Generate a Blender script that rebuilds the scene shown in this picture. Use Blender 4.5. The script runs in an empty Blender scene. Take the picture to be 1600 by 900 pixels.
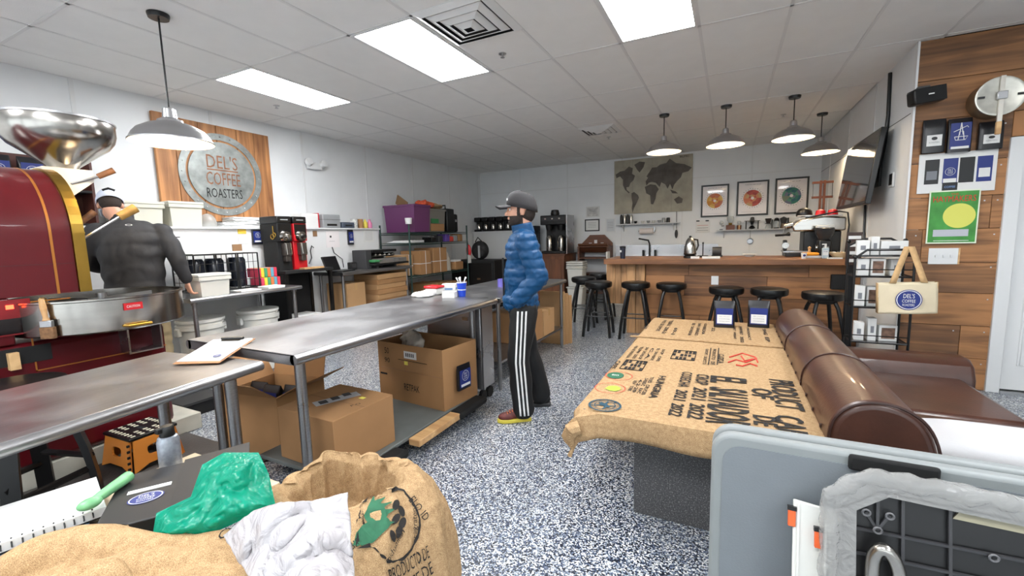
import bpy, bmesh, math, random
import numpy as np
from mathutils import Matrix, Vector, noise
random.seed(7)
scene = bpy.context.scene
COL = scene.collection
PI = math.pi
# ------------------------------------------------------------------ camera
CAM = Vector((0, 0, 1.46))
FPX, YAW, PIT, ROL = 678.4, math.radians(26.65), math.radians(-6.69), math.radians(-1.495)
FW = Vector((-math.sin(YAW)*math.cos(PIT), math.cos(YAW)*math.cos(PIT), math.sin(PIT)))
_r0 = Vector((math.cos(YAW), math.sin(YAW), 0)); _u0 = _r0.cross(FW)
RT = math.cos(ROL)*_r0 + math.sin(ROL)*_u0
UP = RT.cross(FW)
cd = bpy.data.cameras.new('camera'); cam = bpy.data.objects.new('camera', cd); COL.objects.link(cam)
cd.sensor_width = 36; cd.lens = FPX/1600*36; cd.clip_start = .02
M = Matrix((RT, UP, -FW)).transposed().to_4x4(); M.translation = CAM
cam.matrix_world = M; scene.camera = cam
# ------------------------------------------------------------------ world, light, exposure
w = bpy.data.worlds.new('sky'); scene.world = w; w.use_nodes = True
bg = w.node_tree.nodes['Background']; bg.inputs[0].default_value = (.86, .95, 1, 1); bg.inputs[1].default_value = 1.1
vs = scene.view_settings
vs.view_transform = 'Standard'; vs.look = 'None'; vs.gamma = 1; vs.exposure = 1.42
PANEL_EMIT = 14.0
# ------------------------------------------------------------------ pixel rays (1600x900 frame)
def at(px, py, x=None, y=None, z=None, c=None):
    d = (px-800)/FPX*RT - (py-450)/FPX*UP + FW
    if z is not None: t = (z-CAM.z)/d.z
    elif x is not None: t = x/d.x
    elif y is not None: t = y/d.y
    else: t = c
    return CAM + d*t
# ------------------------------------------------------------------ materials
MATS = {}
def srgb(c):
    return tuple(((v/255+.055)/1.055)**2.4 if v/255 > .04045 else v/255/12.92 for v in c)
class N:
    def __init__(s, name):
        m = bpy.data.materials.new(name); m.use_nodes = True
        s.m = m; s.t = m.node_tree; s.b = s.t.nodes['Principled BSDF']; s.o = s.t.nodes['Material Output']
    def n(s, typ, **k):
        x = s.t.nodes.new('ShaderNode'+typ)
        for a, v in k.items():
            if a.startswith('i_'): x.inputs[a[2:].replace('_', ' ')].default_value = v
            else: setattr(x, a, v)
        return x
    def l(s, a, b): s.t.links.new(a, b)
    def obj(s, scale=(1, 1, 1)):
        c = s.n('TexCoord'); m = s.n('Mapping'); m.inputs['Scale'].default_value = scale
        s.l(c.outputs['Object'], m.inputs[0]); return m.outputs[0]
    def ramp(s, fac, stops, const=False):
        r = s.n('ValToRGB'); e = r.color_ramp
        if const: e.interpolation = 'CONSTANT'
        while len(e.elements) < len(stops): e.elements.new(.5)
        for i, (p, c) in enumerate(stops):
            e.elements[i].position = p; e.elements[i].color = (*c, 1)
        s.l(fac, r.inputs[0]); return r.outputs[0]
    def bump(s, h, st=.2, dist=.01):
        b = s.n('Bump'); b.inputs['Strength'].default_value = st; b.inputs['Distance'].default_value = dist
        s.l(h, b.inputs['Height']); s.l(b.outputs[0], s.b.inputs['Normal'])
def mat(name, col, rough=.5, metal=0, var=0, scale=8, bump=0, bscale=None, stretch=(1, 1, 1), coat=0, alpha=1, trans=0, spec=.5, emit=None, es=1, sheen=0):
    if name in MATS: return MATS[name]
    s = N(name); c = srgb(col); b = s.b
    b.inputs['Base Color'].default_value = (*c, 1); b.inputs['Roughness'].default_value = rough
    b.inputs['Metallic'].default_value = metal; b.inputs['Coat Weight'].default_value = coat
    b.inputs['Alpha'].default_value = alpha; b.inputs['Transmission Weight'].default_value = trans
    b.inputs['Specular IOR Level'].default_value = spec
    if sheen: b.inputs['Sheen Weight'].default_value = sheen
    if emit:
        b.inputs['Emission Color'].default_value = (*srgb(emit), 1); b.inputs['Emission Strength'].default_value = es
    if var or bump:
        v = s.obj(stretch); nz = s.n('TexNoise'); nz.inputs['Scale'].default_value = scale; nz.inputs['Detail'].default_value = 5
        s.l(v, nz.inputs['Vector'])
        if var:
            lo = tuple(x*(1-var) for x in c); hi = tuple(min(1, x*(1+var)) for x in c)
            s.l(s.ramp(nz.outputs[0], [(.3, lo), (.7, hi)]), b.inputs['Base Color'])
        if bump:
            if bscale:
                nz = s.n('TexNoise'); nz.inputs['Scale'].default_value = bscale; s.l(v, nz.inputs['Vector'])
            s.bump(nz.outputs[0], bump)
    MATS[name] = s.m; return s.m
def wood(name, dark, light, axis=0, rough=.55, scale=6, rnd=.5):
    if name in MATS: return MATS[name]
    s = N(name); st = [9, 9, 9]; st[axis] = .7
    oi = s.n('ObjectInfo'); tc = s.n('TexCoord'); ad = s.n('VectorMath', operation='ADD'); mu = s.n('Math', operation='MULTIPLY'); mu.inputs[1].default_value = 37
    s.l(oi.outputs['Random'], mu.inputs[0]); s.l(tc.outputs['Object'], ad.inputs[0]); s.l(mu.outputs[0], ad.inputs[1])
    mp = s.n('Mapping'); mp.inputs['Scale'].default_value = st; s.l(ad.outputs[0], mp.inputs[0])
    nz = s.n('TexNoise'); nz.inputs['Scale'].default_value = scale/4; nz.inputs['Detail'].default_value = 8; nz.inputs['Distortion'].default_value = 1.1
    s.l(mp.outputs[0], nz.inputs['Vector'])
    n2 = s.n('TexNoise'); n2.inputs['Scale'].default_value = 2.2; s.l(ad.outputs[0], n2.inputs['Vector'])
    mx = s.n('Math', operation='MULTIPLY_ADD'); mx.inputs[1].default_value = .45; s.l(n2.outputs[0], mx.inputs[0]); s.l(nz.outputs[0], mx.inputs[2])
    m3 = s.n('Math', operation='MULTIPLY_ADD'); m3.inputs[1].default_value = rnd*.5; s.l(oi.outputs['Random'], m3.inputs[0]); s.l(mx.outputs[0], m3.inputs[2])
    a, b = srgb(dark), srgb(light); mid = tuple((p+q)/2*.95 for p, q in zip(a, b))
    s.l(s.ramp(m3.outputs[0], [(.42, a), (.68+rnd*.15, mid), (1.0, b)]), s.b.inputs['Base Color'])
    s.b.inputs['Roughness'].default_value = rough
    s.bump(nz.outputs[0], .25, .004)
    MATS[name] = s.m; return s.m
def steel(name, col=(190, 190, 192), rough=.3, stretch=(2, 60, 60), var=.12):
    s = N(name); c = srgb(col); s.b.inputs['Metallic'].default_value = 1
    nz = s.n('TexNoise'); nz.inputs['Scale'].default_value = 3; nz.inputs['Detail'].default_value = 6; s.l(s.obj(stretch), nz.inputs['Vector'])
    n2 = s.n('TexNoise'); n2.inputs['Scale'].default_value = 3.5; n2.inputs['Detail'].default_value = 6; s.l(s.obj(), n2.inputs['Vector'])
    mr = s.n('MapRange'); mr.inputs['From Min'].default_value = .3; mr.inputs['From Max'].default_value = .7
    mr.inputs['To Min'].default_value = rough*.75; mr.inputs['To Max'].default_value = rough*1.3; s.l(n2.outputs[0], mr.inputs[0]); s.l(mr.outputs[0], s.b.inputs['Roughness'])
    s.l(s.ramp(nz.outputs[0], [(.3, tuple(v*(1-var) for v in c)), (.7, c)]), s.b.inputs['Base Color'])
    s.bump(nz.outputs[0], .03, .002); MATS[name] = s.m; return s.m
def make_floor_mat():
    s = N('epoxy_flake'); v = s.obj()
    vo = s.n('TexVoronoi'); vo.inputs['Scale'].default_value = 155; s.l(v, vo.inputs['Vector'])
    sp = s.n('SeparateColor'); s.l(vo.outputs['Color'], sp.inputs[0])
    col = s.ramp(sp.outputs[0], [(0, srgb((18, 23, 36))), (.3, srgb((58, 72, 98))), (.5, srgb((122, 133, 148))), (.68, srgb((186, 190, 192))), (.87, srgb((222, 223, 220)))], True)
    s.l(col, s.b.inputs['Base Color']); s.b.inputs['Roughness'].default_value = .32; s.b.inputs['Coat Weight'].default_value = .35
    s.b.inputs['Coat Roughness'].default_value = .18
    nz = s.n('TexNoise'); nz.inputs['Scale'].default_value = 60; s.l(v, nz.inputs['Vector']); s.bump(nz.outputs[0], .12, .003)
    return s.m
def make_burlap(name='burlap', weave=True):
    s = N(name); v = s.obj()
    nz = s.n('TexNoise'); nz.inputs['Scale'].default_value = 55; nz.inputs['Detail'].default_value = 4; s.l(v, nz.inputs['Vector'])
    fine = s.n('TexNoise'); fine.inputs['Scale'].default_value = 420; fine.inputs['Detail'].default_value = 2; s.l(v, fine.inputs['Vector'])
    h = fine.outputs[0]
    if weave:
        a = s.n('TexWave'); a.inputs['Scale'].default_value = 80; a.inputs['Distortion'].default_value = 1.5; a.bands_direction = 'X'
        b = s.n('TexWave'); b.inputs['Scale'].default_value = 80; b.inputs['Distortion'].default_value = 1.5; b.bands_direction = 'Y'
        for x in (a, b): s.l(v, x.inputs['Vector'])
        m1 = s.n('Math', operation='ADD'); s.l(a.outputs['Fac'], m1.inputs[0]); s.l(b.outputs['Fac'], m1.inputs[1])
        m2 = s.n('Math', operation='MULTIPLY_ADD'); m2.inputs[1].default_value = .25; s.l(m1.outputs[0], m2.inputs[0]); m2.inputs[2].default_value = .25; h = m2.outputs[0]
    mx = s.n('Math', operation='MULTIPLY_ADD'); mx.inputs[1].default_value = .5; s.l(nz.outputs[0], mx.inputs[0]); s.l(h, mx.inputs[2])
    s.l(s.ramp(mx.outputs[0], [(.5, srgb((130, 104, 74))), (.8, srgb((168, 139, 104))), (1, srgb((188, 161, 124)))]), s.b.inputs['Base Color'])
    s.b.inputs['Roughness'].default_value = .95; s.b.inputs['Specular IOR Level'].default_value = .1
    s.bump(mx.outputs[0], .5, .003); MATS[name] = s.m; return s.m
def make_paint(name, col, bump=.04):
    return mat(name, col, .55, var=.03, scale=3, bump=bump, bscale=60)
FLOOR = make_floor_mat(); BURLAP = make_burlap(); BURLAPR = make_burlap('burlap_rough', False)
WALL = make_paint('wall_white', (218, 220, 221)); CEIL = mat('ceiling_tile', (226, 226, 225), .9, bump=.12, bscale=140, var=.02, scale=5)
GRID = mat('ceiling_grid', (212, 212, 212), .5)
WHITE = mat('white_paint', (212, 213, 213), .45); WPLAS = mat('white_plastic', (206, 206, 201), .4, var=.02)
CREAM = mat('cream_plastic', (198, 197, 184), .45)
BLACK = mat('black_plastic', (10, 10, 11), .4, var=.1); BLACKM = mat('black_metal', (9, 9, 10), .35, bump=.02)
MATTEB = mat('matte_black', (12, 12, 13), .75); RUBBER = mat('rubber_black', (11, 11, 12), .85)
VINYL = mat('black_vinyl', (9, 9, 10), .32, bump=.05, bscale=90)
STEEL = steel('brushed_steel'); STEELD = steel('worn_steel', (160, 159, 160), .36, (50, 2, 50), .16); CHROME = steel('polished_steel', (178, 174, 168), .2, (1, 1, 14), .1)
ALU = mat('spun_aluminium', (190, 190, 192), .28, 1); SHADEIN = mat('shade_white_enamel', (235, 225, 205), .5)
BRASS = mat('brass', (176, 142, 66), .32, 1, var=.15, scale=6); ROASTRED = mat('roaster_red', (80, 12, 20), .3, coat=.2, var=.05, spec=.35)
CARD = mat('cardboard', (156, 116, 76), .85, var=.06, scale=5, bump=.03, bscale=50); CARDL = mat('cardboard_light', (172, 135, 94), .85, var=.06, scale=4)
CARDD = mat('cardboard_inside', (132, 100, 70), .9, var=.05)
PAPER = mat('paper', (214, 214, 212), .8); PAPERG = mat('paper_print_grey', (120, 122, 128), .8)
BLUE = mat('logo_blue', (20, 40, 112), .45); INK = mat('black_ink', (24, 21, 19), .9, var=.35, scale=60); GREENINK = mat('green_ink', (38, 92, 66), .9, var=.15, scale=40)
LIMEINK = mat('lime_ink', (150, 180, 60), .9); REDINK = mat('red_ink', (190, 60, 48), .9); TEALINK = mat('teal_ink', (26, 62, 78), .9)
SKIN = mat('skin', (196, 146, 122), .5, var=.05); HAIR = mat('dark_hair', (40, 30, 25), .8, bump=.4, bscale=120)
RED = mat('red_plastic', (190, 24, 34), .35); GREEN = mat('green_plastic', (50, 120, 70), .4); LEATHER = mat('brown_leather', (66, 38, 28), .36, var=.28, scale=5, bump=.08, bscale=70, coat=.15)
GREYP = mat('grey_plastic', (146, 148, 150), .5, var=.03); DGREY = mat('dark_grey', (46, 46, 48), .6, var=.05)
TAPE = mat('packing_tape', (186, 150, 104), .25, coat=.4); LWOOD = wood('light_wood', (168, 120, 72), (214, 176, 126), 0)
SHIP0 = wood('reclaimed_wood', (58, 38, 28), (166, 116, 72), 0, .6, 6, .7)
BARW = wood('bar_wood', (60, 38, 28), (162, 112, 70), 0, .5, 6, .6); BARTOP = wood('bar_top_wood', (84, 52, 34), (156, 104, 64), 0, .35, 6, .1)
SIGNW = wood('sign_wood', (104, 64, 38), (186, 130, 80), 2, .6, 6, .35); CABW = wood('cabinet_wood', (70, 42, 28), (128, 80, 52), 2, .5, 6, .1)
RACKW = wood('dark_stained_wood', (58, 34, 24), (104, 64, 42), 0, .5); GLASSM = mat('clear_glass', (235, 240, 240), .05, trans=1, alpha=.35)
# ------------------------------------------------------------------ mesh builder
class MB:
    def __init__(s): s.v = []; s.f = []; s.mi = []; s.k = 0
    def add(s, vs, fs):
        o = len(s.v); s.v += [tuple(p) for p in vs]; s.f += [tuple(i+o for i in f) for f in fs]; s.mi += [s.k]*len(fs); return s
    def box(s, x0, x1, y0, y1, z0, z1, T=None):
        vs = [Vector((x, y, z)) for z in (z0, z1) for y in (y0, y1) for x in (x0, x1)]
        if T: vs = [T @ p for p in vs]
        return s.add(vs, [(0, 2, 3, 1), (4, 5, 7, 6), (0, 1, 5, 4), (2, 6, 7, 3), (0, 4, 6, 2), (1, 3, 7, 5)])
    def cbox(s, c, size, T=None, rz=0):
        h = [v/2 for v in size]; m = Matrix.Translation(c) @ (T or Matrix.Rotation(rz, 4, 'Z'))
        return s.box(-h[0], h[0], -h[1], h[1], -h[2], h[2], m)
    def cyl(s, p0, p1, r0, r1=None, n=16, caps=True):
        r1 = r0 if r1 is None else r1; p0 = Vector(p0); p1 = Vector(p1); d = (p1-p0).normalized()
        a = d.orthogonal().normalized(); b = d.cross(a); vs = []
        for p, r in ((p0, r0), (p1, r1)):
            vs += [p + r*(math.cos(2*PI*i/n)*a + math.sin(2*PI*i/n)*b) for i in range(n)]
        fs = [(i, (i+1) % n, n+(i+1) % n, n+i) for i in range(n)]
        if caps: fs += [tuple(range(n-1, -1, -1)), tuple(range(n, 2*n))]
        return s.add(vs, fs)
    def tube(s, pts, r, n=8, closed=False, caps=True):
        P = [Vector(p) for p in pts]; m = len(P); vs = []; prev = None
        for i, p in enumerate(P):
            if closed: d = P[(i+1) % m]-P[i-1]
            else: d = P[min(i+1, m-1)]-P[max(i-1, 0)]
            d.normalize()
            a = d.orthogonal() if prev is None else prev-d*prev.dot(d)
            a.normalize(); prev = a; b = d.cross(a); rr = r[i] if isinstance(r, (list, tuple)) else r
            vs += [p+rr*(math.cos(2*PI*j/n)*a+math.sin(2*PI*j/n)*b) for j in range(n)]
        fs = [(i*n+j, i*n+(j+1) % n, ((i+1) % m)*n+(j+1) % n, ((i+1) % m)*n+j) for i in range(m if closed else m-1) for j in range(n)]
        if caps and not closed: fs += [tuple(range(n-1, -1, -1)), tuple(range((m-1)*n, m*n))]
        return s.add(vs, fs)
    def lathe(s, prof, n=32, c=(0, 0, 0), T=None):
        vs = []; m = len(prof); c = Vector(c)
        for r, z in prof:
            for j in range(n):
                p = Vector((r*math.cos(2*PI*j/n), r*math.sin(2*PI*j/n), z)); p = (T @ p if T else p)+c; vs.append(p)
        return s.add(vs, [(i*n+j, i*n+(j+1) % n, (i+1)*n+(j+1) % n, (i+1)*n+j) for i in range(m-1) for j in range(n)])
    def prism(s, poly, d0, d1, T=None, ax=2):
        n = len(poly); vs = []
        for d in (d0, d1):
            for a, b in poly:
                p = Vector((a, b, d)) if ax == 2 else (Vector((a, d, b)) if ax == 1 else Vector((d, a, b)))
                vs.append(T @ p if T else p)
        return s.add(vs, [tuple(range(n-1, -1, -1)), tuple(range(n, 2*n))]+[(i, (i+1) % n, n+(i+1) % n, n+i) for i in range(n)])
    def ell(s, c, r, T=None, nu=20, nv=12):
        c = Vector(c); vs = []; r = (r, r, r) if not hasattr(r, '__len__') else r
        for i in range(nv+1):
            t = PI*i/nv
            for j in range(nu):
                p = Vector((r[0]*math.sin(t)*math.cos(2*PI*j/nu), r[1]*math.sin(t)*math.sin(2*PI*j/nu), r[2]*math.cos(t)))
                vs.append((T @ p if T else p)+c)
        return s.add(vs, [(i*nu+j, (i+1)*nu+j, (i+1)*nu+(j+1) % nu, i*nu+(j+1) % nu) for i in range(nv) for j in range(nu)])
    def cap(s, p0, r0, p1, r1):
        s.cyl(p0, p1, r0, r1, 14); s.ell(p0, r0, nu=14, nv=8); s.ell(p1, r1, nu=14, nv=8); return s
    def grid(s, fn, nu, nv):
        vs = [fn(i/nu, j/nv) for j in range(nv+1) for i in range(nu+1)]
        return s.add(vs, [(j*(nu+1)+i, j*(nu+1)+i+1, (j+1)*(nu+1)+i+1, (j+1)*(nu+1)+i) for j in range(nv) for i in range(nu)])
    def mesh(s, name, mats, smooth=35):
        me = bpy.data.meshes.new(name); me.from_pydata(s.v, [], s.f)
        for m in (mats if isinstance(mats, (list, tuple)) else [mats]): me.materials.append(m)
        me.polygons.foreach_set('material_index', s.mi)
        b = bmesh.new(); b.from_mesh(me); bmesh.ops.recalc_face_normals(b, faces=b.faces); b.to_mesh(me); b.free()
        if smooth:
            me.polygons.foreach_set('use_smooth', [True]*len(me.polygons)); me.set_sharp_from_angle(angle=math.radians(smooth))
        me.update(); return me
    def build(s, name, mats, parent=None, smooth=35, bevel=0, solid=0, sub=0, seg=2):
        o = link(name, s.mesh(name, mats, smooth), parent)
        if solid:
            m = o.modifiers.new('s', 'SOLIDIFY'); m.thickness = solid; m.offset = 0
        if sub:
            m = o.modifiers.new('u', 'SUBSURF'); m.levels = m.render_levels = sub
        if bevel:
            m = o.modifiers.new('b', 'BEVEL'); m.width = bevel; m.segments = seg; m.limit_method = 'ANGLE'; m.angle_limit = math.radians(40)
        return o
def link(name, data, parent=None):
    o = bpy.data.objects.new(name, data); COL.objects.link(o)
    if parent is not None: o.parent = parent
    return o
def tag(o, label, cat, group=None):
    o['label'] = label; o['category'] = cat
    if group: o['group'] = group
    return o
def thing(name, label, cat, loc=(0, 0, 0), rz=0, group=None):
    o = bpy.data.objects.new(name, None); COL.objects.link(o); o.empty_display_size = .05
    o.location = loc; o.rotation_euler = (0, 0, rz); return tag(o, label, cat, group)
def struct(o): o['kind'] = 'structure'; return o
def B(name, m, parent, x0, x1, y0, y1, z0, z1, bevel=0, T=None):
    return MB().box(x0, x1, y0, y1, z0, z1, T).build(name, m, parent, bevel=bevel)
def copy_tree(o, parent=None, loc=None, rz=None, label=None):
    c = o.copy(); COL.objects.link(c); c.parent = parent
    if loc is not None: c.location = loc
    if rz is not None: c.rotation_euler = (0, 0, rz)
    if label: c['label'] = label
    for ch in list(o.children): copy_tree(ch, c)
    return c
def txt(body, m, parent, o, xd, yd, w, h, name='lettering', depth=.0008, bold=0):
    """flat lettering stretched to fill w by h metres, centred on o; xd/yd are its reading and up directions"""
    cu = bpy.data.curves.new('t', 'FONT'); cu.body = body; cu.align_x = 'CENTER'; cu.resolution_u = 2; cu.offset = bold
    t = bpy.data.objects.new('t', cu); COL.objects.link(t)
    me = bpy.data.meshes.new_from_object(t.evaluated_get(bpy.context.evaluated_depsgraph_get()))
    bpy.data.objects.remove(t); bpy.data.curves.remove(cu)
    n = len(me.vertices); a = np.zeros(n*3); me.vertices.foreach_get('co', a); a = a.reshape(-1, 3)
    lo, hi = a[:, :2].min(0), a[:, :2].max(0); a[:, :2] = (a[:, :2]-(lo+hi)/2)/(hi-lo)
    xd = Vector(xd).normalized(); yd = Vector(yd).normalized(); nd = xd.cross(yd); o = Vector(o)
    Mx = np.array([[*(xd*w)], [*(yd*h)], [*(nd*depth)]]); a[:, 2] = 1
    a = a @ Mx + np.array(o)
    me.vertices.foreach_set('co', a.ravel()); me.materials.clear(); me.materials.append(m); me.name = name; me.update()
    return link(name, me, parent)
def disc(parent, m, o, xd, yd, rx, ry, off=.001, r0=0, name='printed_disc', n=40, th=.0006):
    xd = Vector(xd).normalized(); yd = Vector(yd).normalized(); nd = xd.cross(yd); o = Vector(o); mb = MB()
    P = lambda k, t, d: o+xd*rx*k*math.cos(t)+yd*ry*k*math.sin(t)+nd*d
    for i in range(n):
        t0, t1 = 2*PI*i/n, 2*PI*(i+1)/n
        if r0: mb.add([P(r0, t0, off), P(1, t0, off), P(1, t1, off), P(r0, t1, off)], [(0, 1, 2, 3)])
        else: mb.add([P(0, 0, off), P(1, t0, off), P(1, t1, off)], [(0, 1, 2)])
    return mb.build(name, m, parent, smooth=0)
def quad(parent, m, o, xd, yd, w, h, off=.001, name='print'):
    xd = Vector(xd).normalized()*w/2; yd = Vector(yd).normalized()*h/2; o = Vector(o); nd = xd.cross(yd).normalized()*off
    return MB().add([o-xd-yd+nd, o+xd-yd+nd, o+xd+yd+nd, o-xd+yd+nd], [(0, 1, 2, 3)]).build(name, m, parent, smooth=0)
def logo(parent, o, xd, yd, r, base=True, rx=None):
    rx = rx or r
    if base: disc(parent, BLUE, o, xd, yd, rx, r, .001, name='logo_disc')
    disc(parent, PAPER, o, xd, yd, rx*.93, r*.93, .0016, .93, name='logo_ring')
    yd = Vector(yd).normalized(); o = Vector(o); nd = Vector(xd).normalized().cross(yd)*.0015; o = o+nd
    txt("DEL'S", PAPER, parent, o+yd*r*.38, xd, yd, rx*.85, r*.42, 'logo_lettering')
    txt('COFFEE', PAPER, parent, o-yd*r*.12, xd, yd, rx*1.0, r*.3, 'logo_lettering')
    txt('ROASTERS', PAPER, parent, o-yd*r*.5, xd, yd, rx*.9, r*.22, 'logo_lettering')
X3, Y3, Z3 = Vector((1, 0, 0)), Vector((0, 1, 0)), Vector((0, 0, 1))
def blob(mb, voxel=.01, smooth=8):
    """one continuous surface grown over overlapping volumes"""
    me = mb.mesh('tmp', SKIN, 0); o = link('tmp', me)
    r = o.modifiers.new('r', 'REMESH'); r.mode = 'VOXEL'; r.voxel_size = voxel
    m = o.modifiers.new('s', 'SMOOTH'); m.factor = .5; m.iterations = smooth
    out = bpy.data.meshes.new_from_object(o.evaluated_get(bpy.context.evaluated_depsgraph_get()))
    bpy.data.objects.remove(o); bpy.data.meshes.remove(me); out.materials.clear()
    return out
def get_co(me):
    a = np.zeros(len(me.vertices)*3); me.vertices.foreach_get('co', a); n = np.zeros(len(me.vertices)*3); me.vertices.foreach_get('normal', n)
    return a.reshape(-1, 3), n.reshape(-1, 3)
def finish(me, name, mats, parent, co=None, smooth=True):
    if co is not None: me.vertices.foreach_set('co', co.ravel())
    me.materials.clear()
    for m in (mats if isinstance(mats, (list, tuple)) else [mats]): me.materials.append(m)
    me.polygons.foreach_set('use_smooth', [smooth]*len(me.polygons)); me.name = name; me.update()
    return link(name, me, parent)
def folds(co, d, freq, amp, seed=0):
    return amp*np.sin(co @ np.array(d)*freq+3.2*fnoise(co, 4.5, seed))
def fnoise(co, sc, seed=0):
    return np.array([noise.noise(Vector(p)*sc+Vector((seed, seed*1.7, -seed))) for p in co])
# ================================================================== THE ROOM
XL, YB, XR, YS, YF, XE, HC = -5.6, 9.55, 1.425, 5.17, -2.6, 5.0, 3.05
floor = struct(B('floor', FLOOR, None, XL-.1, XE+.1, YF-.1, YB+.1, -.1, 0))
ceil = struct(B('ceiling', MATTEB, None, XL-.1, XE+.1, YF-.1, YB+.1, HC+.03, HC+.1))
# lay-in tiles (2 ft x 4 ft) and their grid
GX = [-4.53+.61*k for k in range(-2, 17)]; GY = [2.66+1.22*j for j in range(-5, 7)]
LIGHTS = [(2, 5), (5, 5), (8, 5), (2, 2), (5, 2), (8, 2), (12, 2), (12, 4)]  # panels behind and beside the camera are added, unseen, to light the room
gridm = MB(); full = None
def clip(a, b, lo, hi): return max(a, lo), min(b, hi)
for i in range(len(GX)-1):
    for j in range(len(GY)-1):
        x0, x1 = clip(GX[i], GX[i+1], XL, XE); y0, y1 = clip(GY[j], GY[j+1], YF, YB)
        if x0 > XR-.05 and y0 > YS-.05: continue
        if x0 < XR < x1 and y0 > YS: x1 = XR
        if x0 >= XR-.05 and y1 > YS: y1 = YS
        if x1-x0 < .03 or y1-y0 < .03: continue
        gridm.box(x0-.012, x0+.012, y0, y1, HC-.001, HC+.012); gridm.box(x0, x1, y0-.012, y0+.012, HC-.001, HC+.012)
        if (i, j) in LIGHTS: continue
        if abs(x1-x0-.61) < .001 and abs(y1-y0-1.22) < .001:
            if full is None: full = MB().box(-.293, .293, -.598, .598, 0, .02).mesh('ceiling_tile', CEIL)
            o = link('ceiling_tile', full, ceil); o.location = ((x0+x1)/2, (y0+y1)/2, HC+.002)
        else: B('ceiling_tile', CEIL, ceil, x0+.012, x1-.012, y0+.012, y1-.012, HC+.002, HC+.022)
gridm.build('grid_bars', GRID, ceil)
# walls with panel seams
wl = struct(B('wall_left', WALL, None, XL-.1, XL, YF-.1, YB+.1, 0, HC+.03))
for k in range(-3, 7):
    y = 2.0+1.235*k
    if YF < y < YB: B('seam_strip', WHITE, wl, XL, XL+.006, y-.018, y+.018, 0, HC)
wb = struct(B('wall_back', WALL, None, XL, XR+.1, YB, YB+.1, 0, HC+.03))
for x in (-4.5, -3.32, -2.1, -.88, .34): B('seam_strip', WHITE, wb, x-.015, x+.015, YB-.005, YB, 0, HC)
B('seam_strip', WHITE, wb, XL, XR, YB-.004, YB, 2.52, 2.545)
wr = struct(B('wall_right', WALL, None, XR, XR+.1, YS+.02, YB+.1, 0, HC+.03))
for y in (6.4, 7.6, 8.8): B('seam_strip', WHITE, wr, XR-.005, XR, y-.015, y+.015, 0, HC)
B('seam_strip', MATTEB, wr, XR-.002, XR, YS+.03, YB, 2.468, 2.474)
B('corner_trim', WHITE, wr, XR-.012, XR+.004, YS-.02, YS+.03, 0, HC)
# plank wall beside the door
wp = struct(B('wall_planked', MATTEB, None, XR+.1, XE, YS+.02, YS+.12, 0, HC+.03))
ZR = [0, .285, .575, .866, 1.135, 1.43, 1.71, 2.01, 2.38, 2.71, 3.05]
joints = {0: [1.86], 1: [1.86], 2: [], 3: [], 4: [1.55], 5: [1.98], 6: [], 7: [], 8: [2.9], 9: [3.3]}
for r in range(10):
    z0, z1 = ZR[r]+.002, ZR[r+1]-.002; segs = []
    cuts = [XR+.006]+joints[r]
    if z0 < 2.1: segs = list(zip(cuts, cuts[1:]+[2.06])); segs += [(3.12, 4.1), (4.1, XE)]
    else: segs = list(zip(cuts, cuts[1:]+[4.1]))+[(4.1, XE)]
    for a, b in segs:
        if b-a > .03:
            o = B('plank', SHIP0, wp, -(b-a)/2+.0015, (b-a)/2-.0015, 0, .02, -(z1-z0)/2, (z1-z0)/2, .002)
            o.location = ((a+b)/2, YS+random.uniform(-.003, .001), (z0+z1)/2)
            B('nail', STEEL, o, (b-a)/2-.05, (b-a)/2-.04, -.001, .0, .09, .1)
o = B('plank', SHIP0, wp, -.53+.0015, .53-.0015, 0, .02, -.1, .1, .002); o.location = (2.59, YS-.001, 2.278)
# the white door
door = thing('door_1', '', 'door', (2.05, YS, 0)); del door['label'], door['category']; struct(door)
fr = MB(); fr.box(0, .09, -.025, .02, 0, 2.17); fr.box(.98, 1.07, -.025, .02, 0, 2.17); fr.box(.09, .98, -.025, .02, 2.08, 2.17)
fr.build('door_casing', WHITE, door, bevel=.004)
lf = B('door_leaf', WHITE, door, .1, .97, .012, .05, .03, 2.07)
for (a, b, c, d) in [(.2, .48, .25, .92), (.58, .86, .25, .92), (.2, .48, 1.04, 1.62), (.58, .86, 1.04, 1.62), (.2, .48, 1.74, 1.96), (.58, .86, 1.74, 1.96)]:
    m = MB(); m.tube([(a, .011, c), (b, .011, c), (b, .011, d), (a, .011, d)], .012, 6, True); m.box(a+.05, b-.05, .004, .02, c+.05, d-.05)
    m.build('raised_panel', WHITE, lf)
MB().box(.09, .98, -.05, .05, 0, .02).build('threshold', STEEL, door)
kn = MB(); kn.lathe([(.001, 0), (.028, .004), (.03, .02), (.012, .03), (.012, .05)], 16, (.9, -.045, 1.0), Matrix.Rotation(-PI/2, 3, 'X')); kn.build('door_knob', STEEL, door)
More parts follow.
